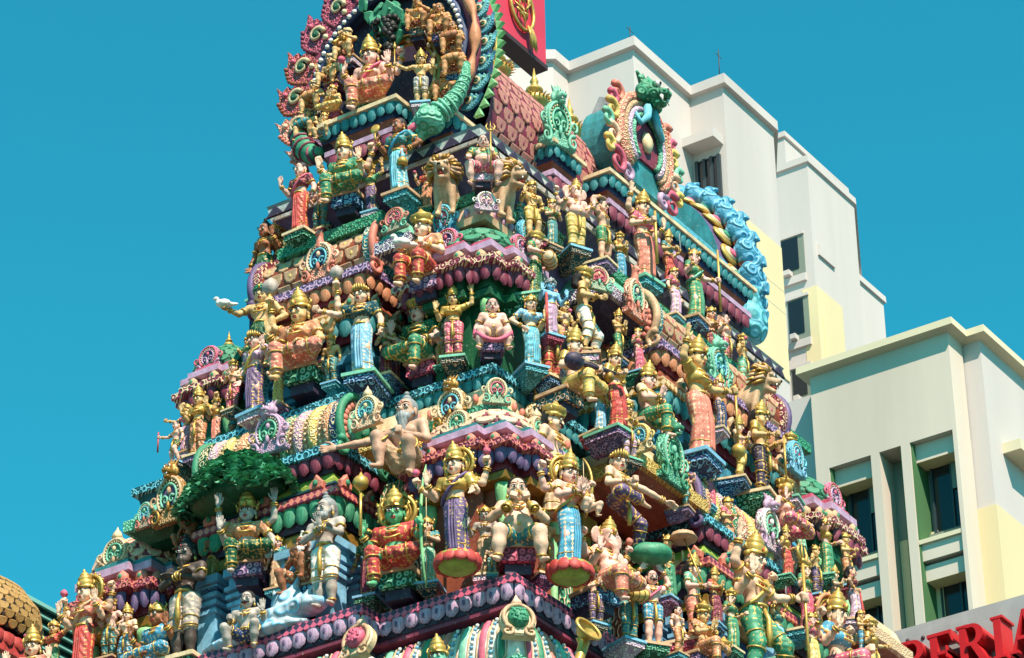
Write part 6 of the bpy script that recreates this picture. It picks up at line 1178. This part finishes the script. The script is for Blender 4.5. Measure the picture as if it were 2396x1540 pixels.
# green water serpent at the foot of the top arch
def serpent(name, label, pts, rad, c1, c2, c3):
    root = empty(name, pts[0]); tag(root, label, 'serpent statue'); q = np.array(pts)-np.array(pts[0]); mb = MB(); mb.add(*tube(q, rad, 12), c1); mb.build('body', root); me = []
    for i in range(1, len(q)-1):
        for t in (0, .5):
            c = q[i]*(1-t)+q[i+1]*t; r_ = rad[i]*(1-t)+rad[i+1]*t; mb = MB(); mb.add(*ring(c, q[i+1]-q[i], r_*1.0, r_*.16, n=14), c2); mb.build('scale_ring', root)
    return root, q
sp_ = [on_x(a, b, x) for a, b, x in ((1092, 150, 1.10), (1088, 185, 1.02), (1075, 215, .98), (1055, 243, .92), (1030, 262, .88), (1005, 285, .82))]
root, q = serpent('serpent_statue', 'green scaled water serpent curling down the right foot of the arch', sp_, [.04, .06, .075, .095, .115, .10], 'green~mint~14', 'mint', 'rose')
mb = MB(); v, f = sculpt([('ell', (0, 0, 0), (.17, .15, .13)), ('cap', (0, 0, .02), (-.02, .30, -.10), .12, .07, .05), ('cap', (0, .02, -.07), (-.03, .28, -.24), .08, .05, .03), ('ell', (-.08, .0, .11), (.06, .06, .06), .02), ('ell', (.08, .0, .11), (.06, .06, .06), .02)], .022, .03); mb.add(v, f, 'mint~green~9', M4(np.eye(3), q[-1])); mb.build('head', root)
mb = MB(); mb.add(*tube([q[-1]+np.array((-.10, .05, -.03)), q[-1]+np.array((-.10, .18, -.10)), q[-1]+np.array((-.09, .30, -.16)), q[-1]+np.array((-.07, .36, -.26))], [.03, .045, .04, .02], 8), 'rose'); mb.build('lip', root)
sp_ = [on_x(a, b, x) for a, b, x in ((705, 285, 1.12), (700, 320, 1.05), (712, 350, 1.0), (735, 365, .95), (755, 352, .92))]
serpent('serpent_statue', 'short green serpent curl at the left foot of the arch', sp_, [.06, .10, .12, .10, .04], 'green', 'maroon', 'rose')
PAL['leafg'] = '5fae7e'
# sculpted tree over the pale goddess
tc = on_x(556, 1150, -.05); root = empty('sculpted_tree', (tc[0]+.25, tc[1], 15.0)); tag(root, 'sculpted umbrella-shaped tree with dark green leaves over the pale goddess', 'tree'); o0 = np.array(root.location)
mb = MB(); mb.add(*tube([np.array((.1, 0, 0)), np.array((.06, .03, .7)), np.array((.0, -.03, 1.2)), np.array((-.08, 0, 1.62))], [.10, .075, .06, .05], 9), 'wood'); mb.build('trunk', root)
for a, b, c in ((.5, .3, .2), (-.5, .2, .15), (.15, -.35, .25), (-.2, .5, .2)): mb = MB(); mb.add(*tube([np.array((-.03, 0, 1.3)), np.array((-.10, a*.6, 1.5)), np.array((-.2+b*.1, a, 1.6+c*.3))], [.045, .03, .012], 7), 'wood'); mb.build('limb', root)
mb = MB(); cc = tc-o0
for k in range(3000):
    a = rng.uniform(0, 2*math.pi); t = math.sqrt(rng.uniform(0, 1)); yy = .68*t*math.cos(a); xx = .42*t*math.sin(a); zz = .40*(1-t*t)+.022*rng.normal()-.06-.30*max(0, t-.75)*2*(.6+.4*math.sin(5*a))
    c = cc+np.array((xx, yy, zz)); s_ = rng.uniform(.042, .066); Rm = np.array(Euler((rng.uniform(-.45, .45), rng.uniform(-.45, .45)+.5*t, rng.uniform(0, 6.28))).to_matrix()); V = np.array([(0, -1, 0), (.55, -.2, .12), (.45, .5, .05), (0, 1, -.1), (-.45, .5, .05), (-.55, -.2, .12), (0, 0, -.12)])*s_
    mb.add(V@Rm.T+c, [(6, 0, 1), (6, 1, 2), (6, 2, 3), (6, 3, 4), (6, 4, 5), (6, 5, 0)], ('green', 'leafg', 'dgreen', 'leafg')[k % 4 if k % 9 else 3], smooth=False)
o_ = mb.build('crown', root); o_['kind'] = 'stuff'
mb = MB(); v, f = ell(cc+np.array((.05, 0, -.05)), (.36, .55, .17), 16, 8); mb.add(v, f, 'dgreen'); mb.build('crown_core', root)
# pale blue boulder the man crawls over
bp = on_x(650, 1452, -.20); mb = MB(); v, f = sculpt([('ell', (0, .25, -.10), (.16, .62, .07)), ('ell', (.02, -.28, .06), (.14, .26, .09), .05), ('ell', (.05, -.10, .17), (.13, .16, .12), .05), ('cap', (.02, -.30, .12), (-.02, -.42, .24), .06, .015, .03), ('cap', (.05, -.12, .22), (.04, -.20, .40), .07, .015, .03), ('cap', (.05, .05, .18), (.04, .08, .34), .06, .015, .03), ('ell', (.05, .35, .02), (.12, .20, .10), .05), ('ell', (.0, .02, .02), (.14, .3, .10), .05)], .024, .04); mb.add(v, f, '#b4c4d0~sky~6'); o_ = mb.build('boulder_statue', None, bp); tag(o_, 'pale blue wave-shaped boulder on the cornice under the seated goddess', 'rock')
# brass horn jutting from the striped eave
hp_ = [on_y(a, b, -.55) for a, b in ((1345, 1580), (1352, 1555), (1360, 1528), (1366, 1506), (1362, 1490))]; q = np.array(hp_)-np.array(hp_[0]); root = empty('brass_horn', hp_[0]); tag(root, 'curved brass horn with flared bell in front of the striped eave', 'horn')
mb = MB(); mb.add(*tube(q, [.038, .042, .046, .05, .058], 12), 'gold'); mb.build('pipe', root); mb = MB(); dv = q[-1]-q[-2]; mb.add(*tube([q[-1], q[-1]+dv*.4+np.array((0, -.03, 0)), q[-1]+dv*.8+np.array((0, -.08, 0))], [.058, .085, .125], 16, cap=False), 'gold'); mb.add(*ring(q[-1]+dv*.8+np.array((0, -.08, 0)), dv+np.array((0, -.1, 0)), .125, .016, n=20), 'gold'); mb.build('bell', root)
# ------------------------------------------------------------------ ground, neighbouring roofs, housing blocks, signs
def plain(name, col, rough=.7, noise=.10, scale=.6, streak=False):
    m = bpy.data.materials.new(name); m.use_nodes = True; nt = m.node_tree; b = nt.nodes['Principled BSDF']; b.inputs['Roughness'].default_value = rough; base = lin(hexc(col))
    tc = nt.nodes.new('ShaderNodeTexCoord'); mp = nt.nodes.new('ShaderNodeMapping'); nt.links.new(tc.outputs['Object'], mp.inputs[0])
    if streak: mp.inputs['Scale'].default_value = (1, 1, .12)
    n = nt.nodes.new('ShaderNodeTexNoise'); n.inputs['Scale'].default_value = scale; n.inputs['Detail'].default_value = 8; n.inputs['Roughness'].default_value = .6; nt.links.new(mp.outputs[0], n.inputs['Vector'])
    r = nt.nodes.new('ShaderNodeValToRGB'); r.color_ramp.elements[0].position = .32; r.color_ramp.elements[1].position = .68; r.color_ramp.elements[0].color = (*[c*(1-noise) for c in base], 1); r.color_ramp.elements[1].color = (*[min(1, c*(1+noise*.4)) for c in base], 1)
    nt.links.new(n.outputs[0], r.inputs[0]); nt.links.new(r.outputs[0], b.inputs['Base Color']); return m
WHITE = plain('white_render', 'bfb6b1', .8, .15, .35, True); YEL = plain('yellow_render', 'd2c096', .8, .07, .4, True); PALE = plain('pale_green_render', 'c4b7a8', .8, .18, .5, True); CREAMR = plain('cream_render', 'cbc0a2', .8, .06, .5, True)
GREENR = plain('green_reveal', '3f6b40', .8, .15, .6, True); GREYP = plain('grey_panel', '747d70', .7, .10, .6); CONC = plain('concrete', '9d9e9e', .85, .25, 2.2); GLASS = bpy.data.materials.new('dark_glass'); GLASS.use_nodes = True
_g = GLASS.node_tree.nodes['Principled BSDF']; _g.inputs['Base Color'].default_value = (.012, .016, .02, 1); _g.inputs['Roughness'].default_value = .12; FRAME = plain('window_frame', '26343a', .5, .1); REDP = plain('red_paint', 'c4252b', .35, .12, 3.0); REDB = plain('red_board', 'c9354d', .55, .12, 1.2); ASPH = plain('asphalt', '4a4a4c', .9, .2, .8); DARK = plain('dark_edge', '3a2226', .6, .2); CORR = plain('green_metal', '5f8f84', .5, .15, 1.0)
m = MB(); m.add([(-3000, -3000, 0), (3000, -3000, 0), (3000, 3000, 0), (-3000, 3000, 0)], [(0, 1, 2, 3)], ASPH, smooth=False); g_ = m.build('ground'); g_['kind'] = 'structure'
EX, EY = np.array((1., 0, 0)), np.array((0, 1., 0))
def walk(p, d, px):
    """length along d from p until the photograph column px is reached"""
    lo, hi = 0.0, 60.0
    f = lambda t: proj(p+d*t)[0]-px; s0 = f(0) > 0
    for _ in range(50):
        md = (lo+hi)/2
        if (f(md) > 0) == s0: lo = md
        else: hi = md
    return p+d*lo
def prism(mb, pts, z0, z1, key): P = [(p[0], p[1]) for p in pts]; ar = sum(P[i][0]*P[(i+1) % len(P)][1]-P[(i+1) % len(P)][0]*P[i][1] for i in range(len(P))); P = P if ar > 0 else P[::-1]; course(mb, P, [(0, z0), (0, z1)], key); return P
# --- tall housing block
ROOT = empty('housing_block', (60, 40, 0)); tag(ROOT, 'tall stepped white housing block with sawtooth roofline behind the tower', 'building'); ro = np.array(ROOT.location)
def bpart(nm, mb, root): mb.v = [v-np.array(root.location) for v in mb.v]; return mb.build(nm, root)
V3 = CAM+ray(1480, 92)*78.0; Zt = V3[2]
V2 = walk(V3, EY, 1328); V1 = walk(V2, -EX, 1293); dg = np.array((-.62, .78, 0.)); V0 = walk(V1, np.array((-.50, .86, 0.))*1.0, 1130) ; V4 = walk(V3, EX, 1612); V5 = walk(V4, -EY, 1690); V6 = walk(V5, EX, 1808)
V0 = walk(V1, -_rt, 1165)
def hd(v): q = v-CAM; q = np.array((q[0], q[1], 0)); return q/np.linalg.norm(q)
plan = [V0, V1, V2, V3, V4, V5, V6, V6+hd(V6)*14-_rt*.8, V0+hd(V0)*24+_rt*1]
m = MB(); PH = prism(m, plan, 0, Zt-.27, WHITE); bpart('wall', m, ROOT)
m = MB(); course(m, PH, [(-.3, Zt-.02), (.11, Zt), (.115, Zt-.26), (-.02, Zt-.28)][::-1], WHITE); bpart('coping', m, ROOT)
def facade_rect(mb, plane, a, b, t, key, sgn=-1, ax='x', d=.03):
    pass
# window with a canopy on the short left-facing wall
def wrect(x0, y0, x1, y1, xp): a, b = on_x(x0, y0, xp), on_x(x1, y1, xp); return min(a[1], b[1]), max(a[1], b[1]), min(a[2], b[2]), max(a[2], b[2])
xw = V4[0]; y0, y1, z0, z1 = wrect(1634, 412, 1688, 452, xw); z1 += .35; z0 -= .3
m = MB(); m.add(*box(xw-.03, xw+.4, y0, y1, z0, z1), GLASS, smooth=False); w_ = bpart('window', m, ROOT)
for k in range(4):
    m = MB(); yy = y0+(y1-y0)*k/3; m.add(*box(xw-.08, xw+.02, yy-.04, yy+.04, z0, z1), FRAME, smooth=False); m.v = [v-ro for v in m.v]; m.build('mullion', w_)
m = MB(); m.add(*box(xw-.10, xw+.02, y0-.08, y1+.08, z0-.12, z0), FRAME, smooth=False); m.v = [v-ro for v in m.v]; m.build('sill', w_)
m = MB(); m.add(*box(xw-.45, xw, y0-.12, y1+.25, z1+.25, z1+.48), WHITE, smooth=False); bpart('canopy', m, ROOT)
# painted yellow band and cream joint lines on the sunny wall
ya = on_y(1705, 478, V5[1])[2]; yb = on_y(1775, 838, V5[1])[2]
m = MB(); m.add(*box(V5[0]-.02, V6[0]-.02, V5[1]-.03, V5[1]+.5, yb, ya), YEL, smooth=False); bpart('painted_band', m, ROOT)
for zz in ((ya+yb)/2, (ya*2+yb)/3): m = MB(); m.add(*box(V5[0]-.03, V6[0]-.03, V5[1]-.034, V5[1]+.4, zz-.012, zz+.012), CREAMR, smooth=False); bpart('joint', m, ROOT)
for px_, L_ in ((1692, .9), (1482, .5)):
    q_ = (V5 if px_ > 1600 else V3)+EX*.15+EY*.15; m = MB(); m.add(*tube([q_, q_+np.array((0, 0, L_))], .012, 5), DARK); m.add(*tube([q_+np.array((-.15, 0, L_*.8)), q_+np.array((.15, 0, L_*.8))], .008, 4), DARK); bpart('aerial', m, ROOT)
# --- middle block with stacked windows
R2 = empty('housing_block', (75, 30, 0)); tag(R2, 'lower white and yellow housing block with stacked dark windows right of the tall block', 'building')
M1 = CAM+ray(1887, 366)*92.0; Zm = M1[2]; M0 = walk(M1, EY, 1790); M2 = walk(M1, EX, 1997)
m = MB(); PM = prism(m, [M0, M1, M2, M2+hd(M2)*5, M0+hd(M0)*5], 0, Zm-.21, WHITE); bpart('wall', m, R2); m = MB(); course(m, PM, [(-.3, Zm-.02), (.06, Zm), (.065, Zm-.20), (-.02, Zm-.22)][::-1], WHITE); bpart('coping', m, R2)
Q1 = CAM+ray(1834, 309)*94.0; Zq = Q1[2]
m = MB(); PQ = prism(m, [Q1+EY*1.2, Q1, walk(Q1, EX, 1980), walk(Q1, EX, 1980)+EY*1.2], Zm-6, Zq-.2, WHITE); bpart('penthouse', m, R2); m = MB(); course(m, PQ, [(-.3, Zq-.02), (.05, Zq), (.055, Zq-.16), (-.02, Zq-.18)][::-1], WHITE); bpart('coping', m, R2)
xm = M1[0]
for (xa, xb, yt, ybm) in ((1826, 1886, 566, 640), (1842, 1898, 708, 790), (1852, 1904, 868, 935), (1866, 1912, 1018, 1085)):
    a0, a1, c0, c1 = wrect(xa, yt, xb, ybm, xm); a0 = max(a0, M1[1]+.10)
    m = MB(); m.add(*box(xm-.02, xm+.5, a0, a1, c0, c1), GREYP, smooth=False); w_ = bpart('window', m, R2); l2 = np.array(R2.location)
    m = MB(); m.add(*box(xm-.04, xm+.3, a0+(a1-a0)*.25, a1-.04, c0+.22, c1-.04), GLASS, smooth=False); m.v = [v-l2 for v in m.v]; m.build('pane', w_)
    m = MB(); m.add(*box(xm-.08, xm+.05, a0-.02, a1, c0-.22, c0), WHITE, smooth=False); m.v = [v-l2 for v in m.v]; m.build('sill', w_)
    m = MB(); m.add(*box(xm-.22, xm-.02, a0+(a1-a0)*.55, a0+(a1-a0)*.80, c0+.02, c0+.16), WHITE, smooth=False); m.v = [v-l2 for v in m.v]; m.build('cooling_unit', w_)
    m = MB(); m.add(*box(xm-.06, xm+.05, a0-.02, a1+.02, c1, c1+.08), WHITE, smooth=False); m.v = [v-l2 for v in m.v]; m.build('lintel', w_)
za = on_y(1910, 670, M1[1])[2]; m = MB(); m.add(*box(M1[0]-.012, M2[0]-1.2, M1[1]-.03, M1[1]+.4, 0, za), YEL, smooth=False); bpart('painted_band', m, R2)
a, b = on_y(1922, 740, M1[1]), on_y(1968, 850, M1[1]); m = MB(); m.add(*box(a[0], b[0], M1[1]-.06, M1[1]+.3, min(a[2], b[2])-1, max(a[2], b[2])), YEL, smooth=False); bpart('panel', m, R2)
a, b = on_y(1912, 578, M1[1]), on_y(1950, 620, M1[1]); m = MB(); m.add(*box(a[0], b[0], M1[1]-.06, M1[1]+.3, a[2]-.25, a[2]+.1), WHITE, smooth=False); bpart('ledge', m, R2)
N3 = walk(M2+EY*1.5, EX, 2063); Z3 = (CAM+ray(2063, 692)*np.linalg.norm(N3-CAM)/np.linalg.norm(ray(2063, 692)))[2]; Z3 = on_y(2063, 692, N3[1])[2]
m = MB(); PN = prism(m, [M2+EY*1.5-EX*1, N3, N3+EY*15, M2+EY*15-EX*1], 0, Z3-.21, WHITE); bpart('wing', m, R2); m = MB(); course(m, PN, [(-.3, Z3-.02), (.06, Z3), (.065, Z3-.20), (-.02, Z3-.22)][::-1], WHITE); bpart('coping', m, R2)
# --- nearer block with deep window bays
R3 = empty('shop_house', (40, 12, 0)); tag(R3, 'nearer pale green building with deep dark window bays at right', 'building'); l3 = np.array(R3.location)
K = CAM+ray(2215, 757)*52.0; Zk = K[2]; KL = walk(K, EY, 1893); K1 = walk(K, EX, 2250); K2 = walk(K1, -EY, 2290); K3 = K2+EX*14; xn = K[0]
RX = .46
m = MB(); prism(m, [KL+EX*(RX+.02), K+EX*(RX+.02)+EY*.01, K+EX*(RX+.5), K+EX*(RX+.5)+EY*2, KL+EX*3], 0, Zk-.16, GREYP); bpart('inner_wall', m, R3)
m = MB(); prism(m, [K+EX*(RX+.52), K1, K2, K3, K3+EY*12, K+EY*12+EX*(RX+.52)] if K1[0] > K[0]+RX+.6 else [K1+EY*.02, K1, K2, K3, K3+EY*12, K1+EY*12], 0, Zk-.15, WHITE); bpart('wall', m, R3)
print('N len', K1[0]-K[0], K[1]-K2[1])
PC3 = [(p[0], p[1]) for p in (KL, KL+EX*12, K3+EY*12, K3, K2, K1, K)][::-1]
ar = sum(PC3[i][0]*PC3[(i+1) % 7][1]-PC3[(i+1) % 7][0]*PC3[i][1] for i in range(7)); PC3 = PC3 if ar > 0 else PC3[::-1]
m = MB(); course(m, PC3, [(-.3, Zk-.02), (.15, Zk), (.155, Zk-.12), (-.02, Zk-.16)][::-1], CREAMR); bpart('coping', m, R3)
def nr(px, py): return on_x(px, py, xn)
def strip(nm, ya, yb, za, zb, x0, x1, key, root=R3, par=None):
    m = MB(); m.add(*box(x0, x1, min(ya, yb), max(ya, yb), min(za, zb), max(za, zb)), key, smooth=False)
    if par: m.v = [v-l3 for v in m.v]; return m.build(nm, par)
    return bpart(nm, m, root)
Y = {k: nr(px, py)[1] for k, px, py in (('a', 1940, 1098), ('b', 2037, 1065), ('c', 2057, 1058), ('d', 2107, 1040), ('e', 2128, 1035), ('f', 2228, 1003))}
ztop = nr(2037, 1065)[2]; strip('facade', KL[1], K[1], ztop, Zk-.155, xn, xn+RX, PALE)
for a, b in ((KL[1], Y['a']), (Y['b'], Y['c']), (Y['d'], Y['e']), (Y['f'], K[1])): strip('pier', a, b, 0, ztop, xn, xn+RX+.01, PALE)
strip('recess', Y['c'], Y['d'], 0, ztop, xn+RX-.04, xn+RX+.015, GREYP)
strip('reveal', Y['d'], Y['d']+.03, 0, ztop-.002, xn+.03, xn+RX-.045, GREENR)
for a, b in ((Y['a'], Y['b']), (Y['e'], Y['f'])):
    strip('reveal', max(a, b)-.03, max(a, b)-.001, 0, ztop-.002, xn+.03, xn+RX, GREENR)
    hi, lo = max(a, b), min(a, b)
    for j in range(6):
        zt = ztop-j*1.97
        strip('shade_box', lo+.02, hi-.03, zt-.30, zt-.05 if j else zt-.004, xn+.12, xn+.22, PALE)
        w_ = strip('window', lo+.03, hi-.10, zt-1.42, zt-.31, xn+RX-.05, xn+RX-.01, GLASS)
        for fy in (lo+.03, (lo+hi)/2-.10, hi-.14): strip('frame', fy, fy+.03, zt-1.41, zt-.32, xn+RX-.08, xn+RX-.051, FRAME, par=w_)
        strip('frame', lo+.03, hi-.10, zt-1.41, zt-1.37, xn+RX-.078, xn+RX-.049, FRAME, par=w_); strip('soffit', lo+.02, hi-.03, zt-.306, zt-.301, xn+.12, xn+RX-.02, YEL)
        strip('blind', lo+.04, lo+.04+(hi-lo)*(.30, .12, .42, .2, .35, .1)[j], zt-(.75, .9, .6, 1.0, .7, .8)[j], zt-.315, xn+RX-.085, xn+RX-.082, GREYP, par=w_)
        strip('parapet', lo+.01, hi-.04, zt-1.62, zt-1.425, xn+RX-.14, xn+RX-.012, GREYP)
        strip('spandrel', lo+.004, hi-.02, zt-1.965, zt-1.70, xn+.06, xn+RX-.015, PALE); strip('ledge', lo+.002, hi-.01, zt-1.70, zt-1.63, xn+.015, xn+.30, CREAMR)
strip('painted_panel', Y['c']-.02, Y['d']-.3, 0, nr(2107, 1235)[2], xn+RX-.06, xn+RX-.041, YEL)
zy = on_y(2310, 1165, K2[1])[2]; m = MB(); m.add(*box(K2[0]-.025, K3[0], K2[1]-.025, K2[1]+.3, 0, zy), YEL, smooth=False); bpart('painted_band', m, R3)
a, b = on_y(2345, 1045, K2[1]), on_y(2396, 1090, K2[1]); m = MB(); m.add(*box(a[0], b[0]+4, K2[1]-.30, K2[1]+.1, a[2]-.12, a[2]+.05), CREAMR, smooth=False); bpart('ledge', m, R3)
m = MB(); m.add(*box(a[0], b[0]+4, K2[1]-.30, K2[1]+.1, a[2]-3.1, a[2]-2.95), CREAMR, smooth=False); bpart('ledge', m, R3)
# --- concrete fascia with red letters
xs = (CAM+ray(2230, 1430)*40.0)[0]; F0 = on_x(2060, 1494, xs); F1 = on_x(2396, 1384, xs); zf = (F0[2]+F1[2])/2
R4 = empty('shop_sign', (xs, F1[1], 0)); tag(R4, 'grey concrete fascia carrying red raised serif capital letters', 'sign'); l4 = np.array(R4.location)
m = MB(); m.add(*box(xs, xs+2.5, F1[1]-4, F0[1], 0, zf), CONC, smooth=False); m.v = [v-l4 for v in m.v]; m.build('fascia', R4)
m = MB()
for k in range(5): p = on_x(2120+k*55+rng.uniform(-15, 15)-k*22+k*22, 1500-k*7+rng.uniform(-12, 8), xs); m.add(*ell((xs, p[1], min(p[2], zf-.1)), (.02, .03, .03), 6, 4), DARK)
m.v = [v-l4 for v in m.v]; o_ = m.build('bolt_hole', R4); o_['kind'] = 'stuff'
xl_ = xs-.34; hgt = abs(on_x(2330, 1440, xl_)[2]-on_x(2330, 1540, xl_)[2]); Zl = on_x(2330, 1442, xl_)[2]
def bar(x0, x1, z0, z1): return [(x0, z0), (x1, z0), (x1, z1), (x0, z1)]
def letter(ch):
    s = .13; t = .045
    if ch == 'I': return [bar(.06, .24, 0, 1), bar(0, .30, 0, .06), bar(0, .30, .94, 1)]
    if ch == 'P' or ch == 'R':
        q = [bar(.06, .24, 0, 1), bar(0, .32, 0, .06), bar(0, .30, .94, 1)]; out = [(.24, .99)]+[(.36+.30*math.sin(R(a)), .72+.27*math.cos(R(a))) for a in range(0, 181, 15)]+[(.24, .45)]; inn = [(.24, .53)]+[(.36+.13*math.sin(R(a)), .72+.19*math.cos(R(a))) for a in range(180, -1, -15)]+[(.24, .91)]
        n = len(out); q += [[out[i], out[i+1], inn[n-2-i], inn[n-1-i]] for i in range(n-1)]
        if ch == 'R': q += [[(.34, .47), (.50, .47), (.74, .04), (.56, .04)], bar(.52, .80, 0, .06)]
        return q
    if ch == 'E': return [bar(.06, .24, 0, 1), bar(0, .62, 0, .08), bar(0, .60, .92, 1), bar(.24, .48, .46, .54), [(.56, .08), (.62, .08), (.62, .28)], [(.54, .92), (.60, .92), (.60, .74)], bar(.44, .48, .36, .64)]
    if ch == 'A': return [[(.04, 0), (.12, 0), (.42, 1), (.36, 1)], [(.55, 0), (.75, 0), (.48, 1), (.36, 1)], bar(.20, .58, .30, .38), bar(0, .22, 0, .06), bar(.48, .82, 0, .06)]
    if ch == 'M': return [bar(.06, .14, 0, 1), bar(0, .22, 0, .06), [(.06, 1), (.24, 1), (.52, .10), (.46, 0)], [(.46, 0), (.52, .10), (.74, 1), (.68, 1)], bar(.68, .86, 0, 1), bar(.60, .94, 0, .06), bar(.0, .16, .94, 1), bar(.70, .94, .94, 1)]
    if ch == 'L': return [bar(.06, .24, 0, 1), bar(0, .32, .94, 1), bar(0, .60, 0, .08), [(.54, .08), (.60, .08), (.60, .30)]]
# the first I of the word is hidden behind the tower; each capital is a part of its own
yi = on_x(2316, 1448, xl_)[1]; adv = dict(I=.40, M=1.02, P=.74, E=.72, R=.84, A=.86, L=.66); order = 'IMPERIAL'; pos = {}; c = 0
for i, ch in enumerate(order): pos[i] = c; c += adv[ch]
for i, ch in enumerate(order):
    m = MB()
    for j, pl in enumerate(letter(ch)): v, f = extrude([(x*hgt, z*hgt) for x, z in pl], .30+.004*j, .0); m.add(v, f, REDP, smooth=False)
    m.build('letter', R4, (0-.19, yi-(pos[i]-pos[5])*hgt-l4[1], Zl-hgt), (0, 0, R(-90)))
# --- red blade sign
ys = 5.2; c0 = on_y(1278, 155, ys); c1 = on_y(1278, -60, ys); ca = on_y(1150, 55, ys)
R5 = empty('blade_sign', (c0[0], ys, 0)); tag(R5, 'crimson blade sign with raised gold emblem rising behind the tower top', 'sign'); l5 = np.array(R5.location)
m = MB(); m.add(*box(ca[0]-.5, c0[0], ys, ys+.22, c0[2], c1[2]+3), REDB, smooth=False); m.v = [v-l5 for v in m.v]; m.build('board', R5)
m = MB(); m.add(*box(ca[0]-.55, c0[0]+.01, ys-.02, ys+.24, c0[2]-.07, c0[2]-.002), DARK, smooth=False); m.v = [v-l5 for v in m.v]; m.build('bottom_edge', R5)
m = MB(); m.add(*tube([(c0[0]-1, ys+.12, 0), (c0[0]-1, ys+.12, c0[2]-.1)], .08, 12), DARK); m.v = [v-l5 for v in m.v]; m.build('post', R5)
ec = on_y(1222, 18, ys-.04); er = .27
m = MB(); m.add(*ring(ec, (0, 1, 0), er, .028, 1.25, 36), 'gold'); m.v = [v-l5 for v in m.v]; m.build('emblem_ring', R5)
for k in range(16):
    a = rng.uniform(0, 2*math.pi); b_ = a+rng.uniform(.5, 2.0); r0, r1 = rng.uniform(.1, .9)*er, rng.uniform(.5, .95)*er; p0 = ec+np.array((r0*math.cos(a), -.02, 1.25*r0*math.sin(a))); p1 = ec+np.array((r1*math.cos(b_), -.02, 1.25*r1*math.sin(b_))); m = MB(); m.add(*tube([p0, (p0+p1)/2+np.array((.02, -.02, .03)), p1], [.008, .018, .006], 7), 'gold'); m.v = [v-l5 for v in m.v]; m.build('emblem_stroke', R5)
for k in range(7): p0 = ec+np.array((.08+.018*k, -.03, -.26)); m = MB(); m.add(*tube([p0, p0+np.array((.03, -.02, -.12)), p0+np.array((.05+.010*k, 0, -.27-.03*(k % 3)))], [.014, .017, .007], 7), 'gold'); m.v = [v-l5 for v in m.v]; m.build('emblem_strand', R5)
# --- floodlight on the roof
fl = on_y(1420, 285, 1.35); R6 = empty('floodlight', fl, (R(15), R(20), R(30))); tag(R6, 'grey floodlight box standing beside the dormer on the roof', 'lamp')
m = MB(); m.add(*box(-.20, .20, -.12, .12, -.17, .17), '#5b6266', smooth=False); m.build('housing', R6); m = MB(); m.add(*box(-.17, .17, -.13, -.121, -.14, .14), '#9fb0b8', smooth=False); m.build('lens', R6); m = MB(); m.add(*tube([(-.23, 0, 0), (-.23, 0, -.3), (.23, 0, -.3), (.23, 0, 0)], .015, 6), '#30363a'); m.add(*tube([(0, 0, -.3), (0, .1, -.75)], .02, 6), '#30363a'); m.build('bracket', R6)
# --- lower left: neighbouring shrine roof and metal roof
TW_, TOWER = TOWER, empty('neighbour_shrine', (0, 8, 0)); TOWER.location = (0, 0, 0); tag(TOWER, 'neighbouring temple roof with tan scales and red and white bands at lower left', 'roof')
ny = 7.6; e1 = on_y(80, 1440, ny); zz = e1[2]
cdm = on_y(-30, 1445, ny+.7); dome(TOWER, cdm[0], cdm[1], zz-.14, .54, .85, 'black', '#b08a4c', None, n=24, rows=8)
mm = MB(); mm.add(*tube([(cdm[0]+.54*math.cos(a_)*1.12, cdm[1]-.12+.3*math.sin(a_), zz-.12+.82*math.sin(a_)) for a_ in np.linspace(0, 1.5, 14)], .05, 8), 'sky~white~14'); tpart('rim', mm)
for o0, z0, z1, k in ((.02, -.42, -.20, 'red'), (-.06, -.60, -.42, 'stripe'), (.02, -.72, -.60, 'mint'), (-.10, -1.0, -.72, 'maroon'), (.03, -1.2, -1.0, 'cream'), (-.05, -1.45, -1.2, 'coral'), (.0, -zz, -1.45, 'tan')):
    m = MB(); m.add(*box(e1[0]-5, e1[0]-.1+o0, ny+.02-o0, ny+1.6, zz+z0-.15, zz+z1-.15), k, smooth=False); tpart('band', m)
pt = PET.get(('red', None)) or PET.setdefault(('red', None), petal_mesh('red'))
for k in range(28): link('petal', pt, TOWER, (e1[0]-.2-k*.17, ny+.0, zz-.36), (0, 0, 0), (.17, .1, .14))
TOWER = TW_
R7 = empty('metal_roof', (0, 9, 0)); a = on_y(170, 1440, 9.5); tag(R7, 'ribbed green metal roof behind the left corner shrine', 'roof')
zt_ = on_y(104, 1398, 9.5)[2]
for k in range(14): m = MB(); z_ = zt_-k*.13; m.add([(a[0]-6, .50, z_-.12), (a[0]+.9, .50, z_-.12), (a[0]+.9, .60, z_), (a[0]-6, .60, z_), (a[0]-6, .53, z_-.125), (a[0]+.9, .53, z_-.125), (a[0]+.9, .63, z_-.005), (a[0]-6, .63, z_-.005)], [(0, 1, 2, 3), (4, 7, 6, 5), (0, 4, 5, 1), (1, 5, 6, 2), (2, 6, 7, 3), (3, 7, 4, 0)], CORR, smooth=False); m.build('slat', R7)
m = MB(); m.add(*box(a[0]-6, a[0]+.9, .64, 3.4, 0, zt_), CORR, smooth=False); m.build('wall', R7)
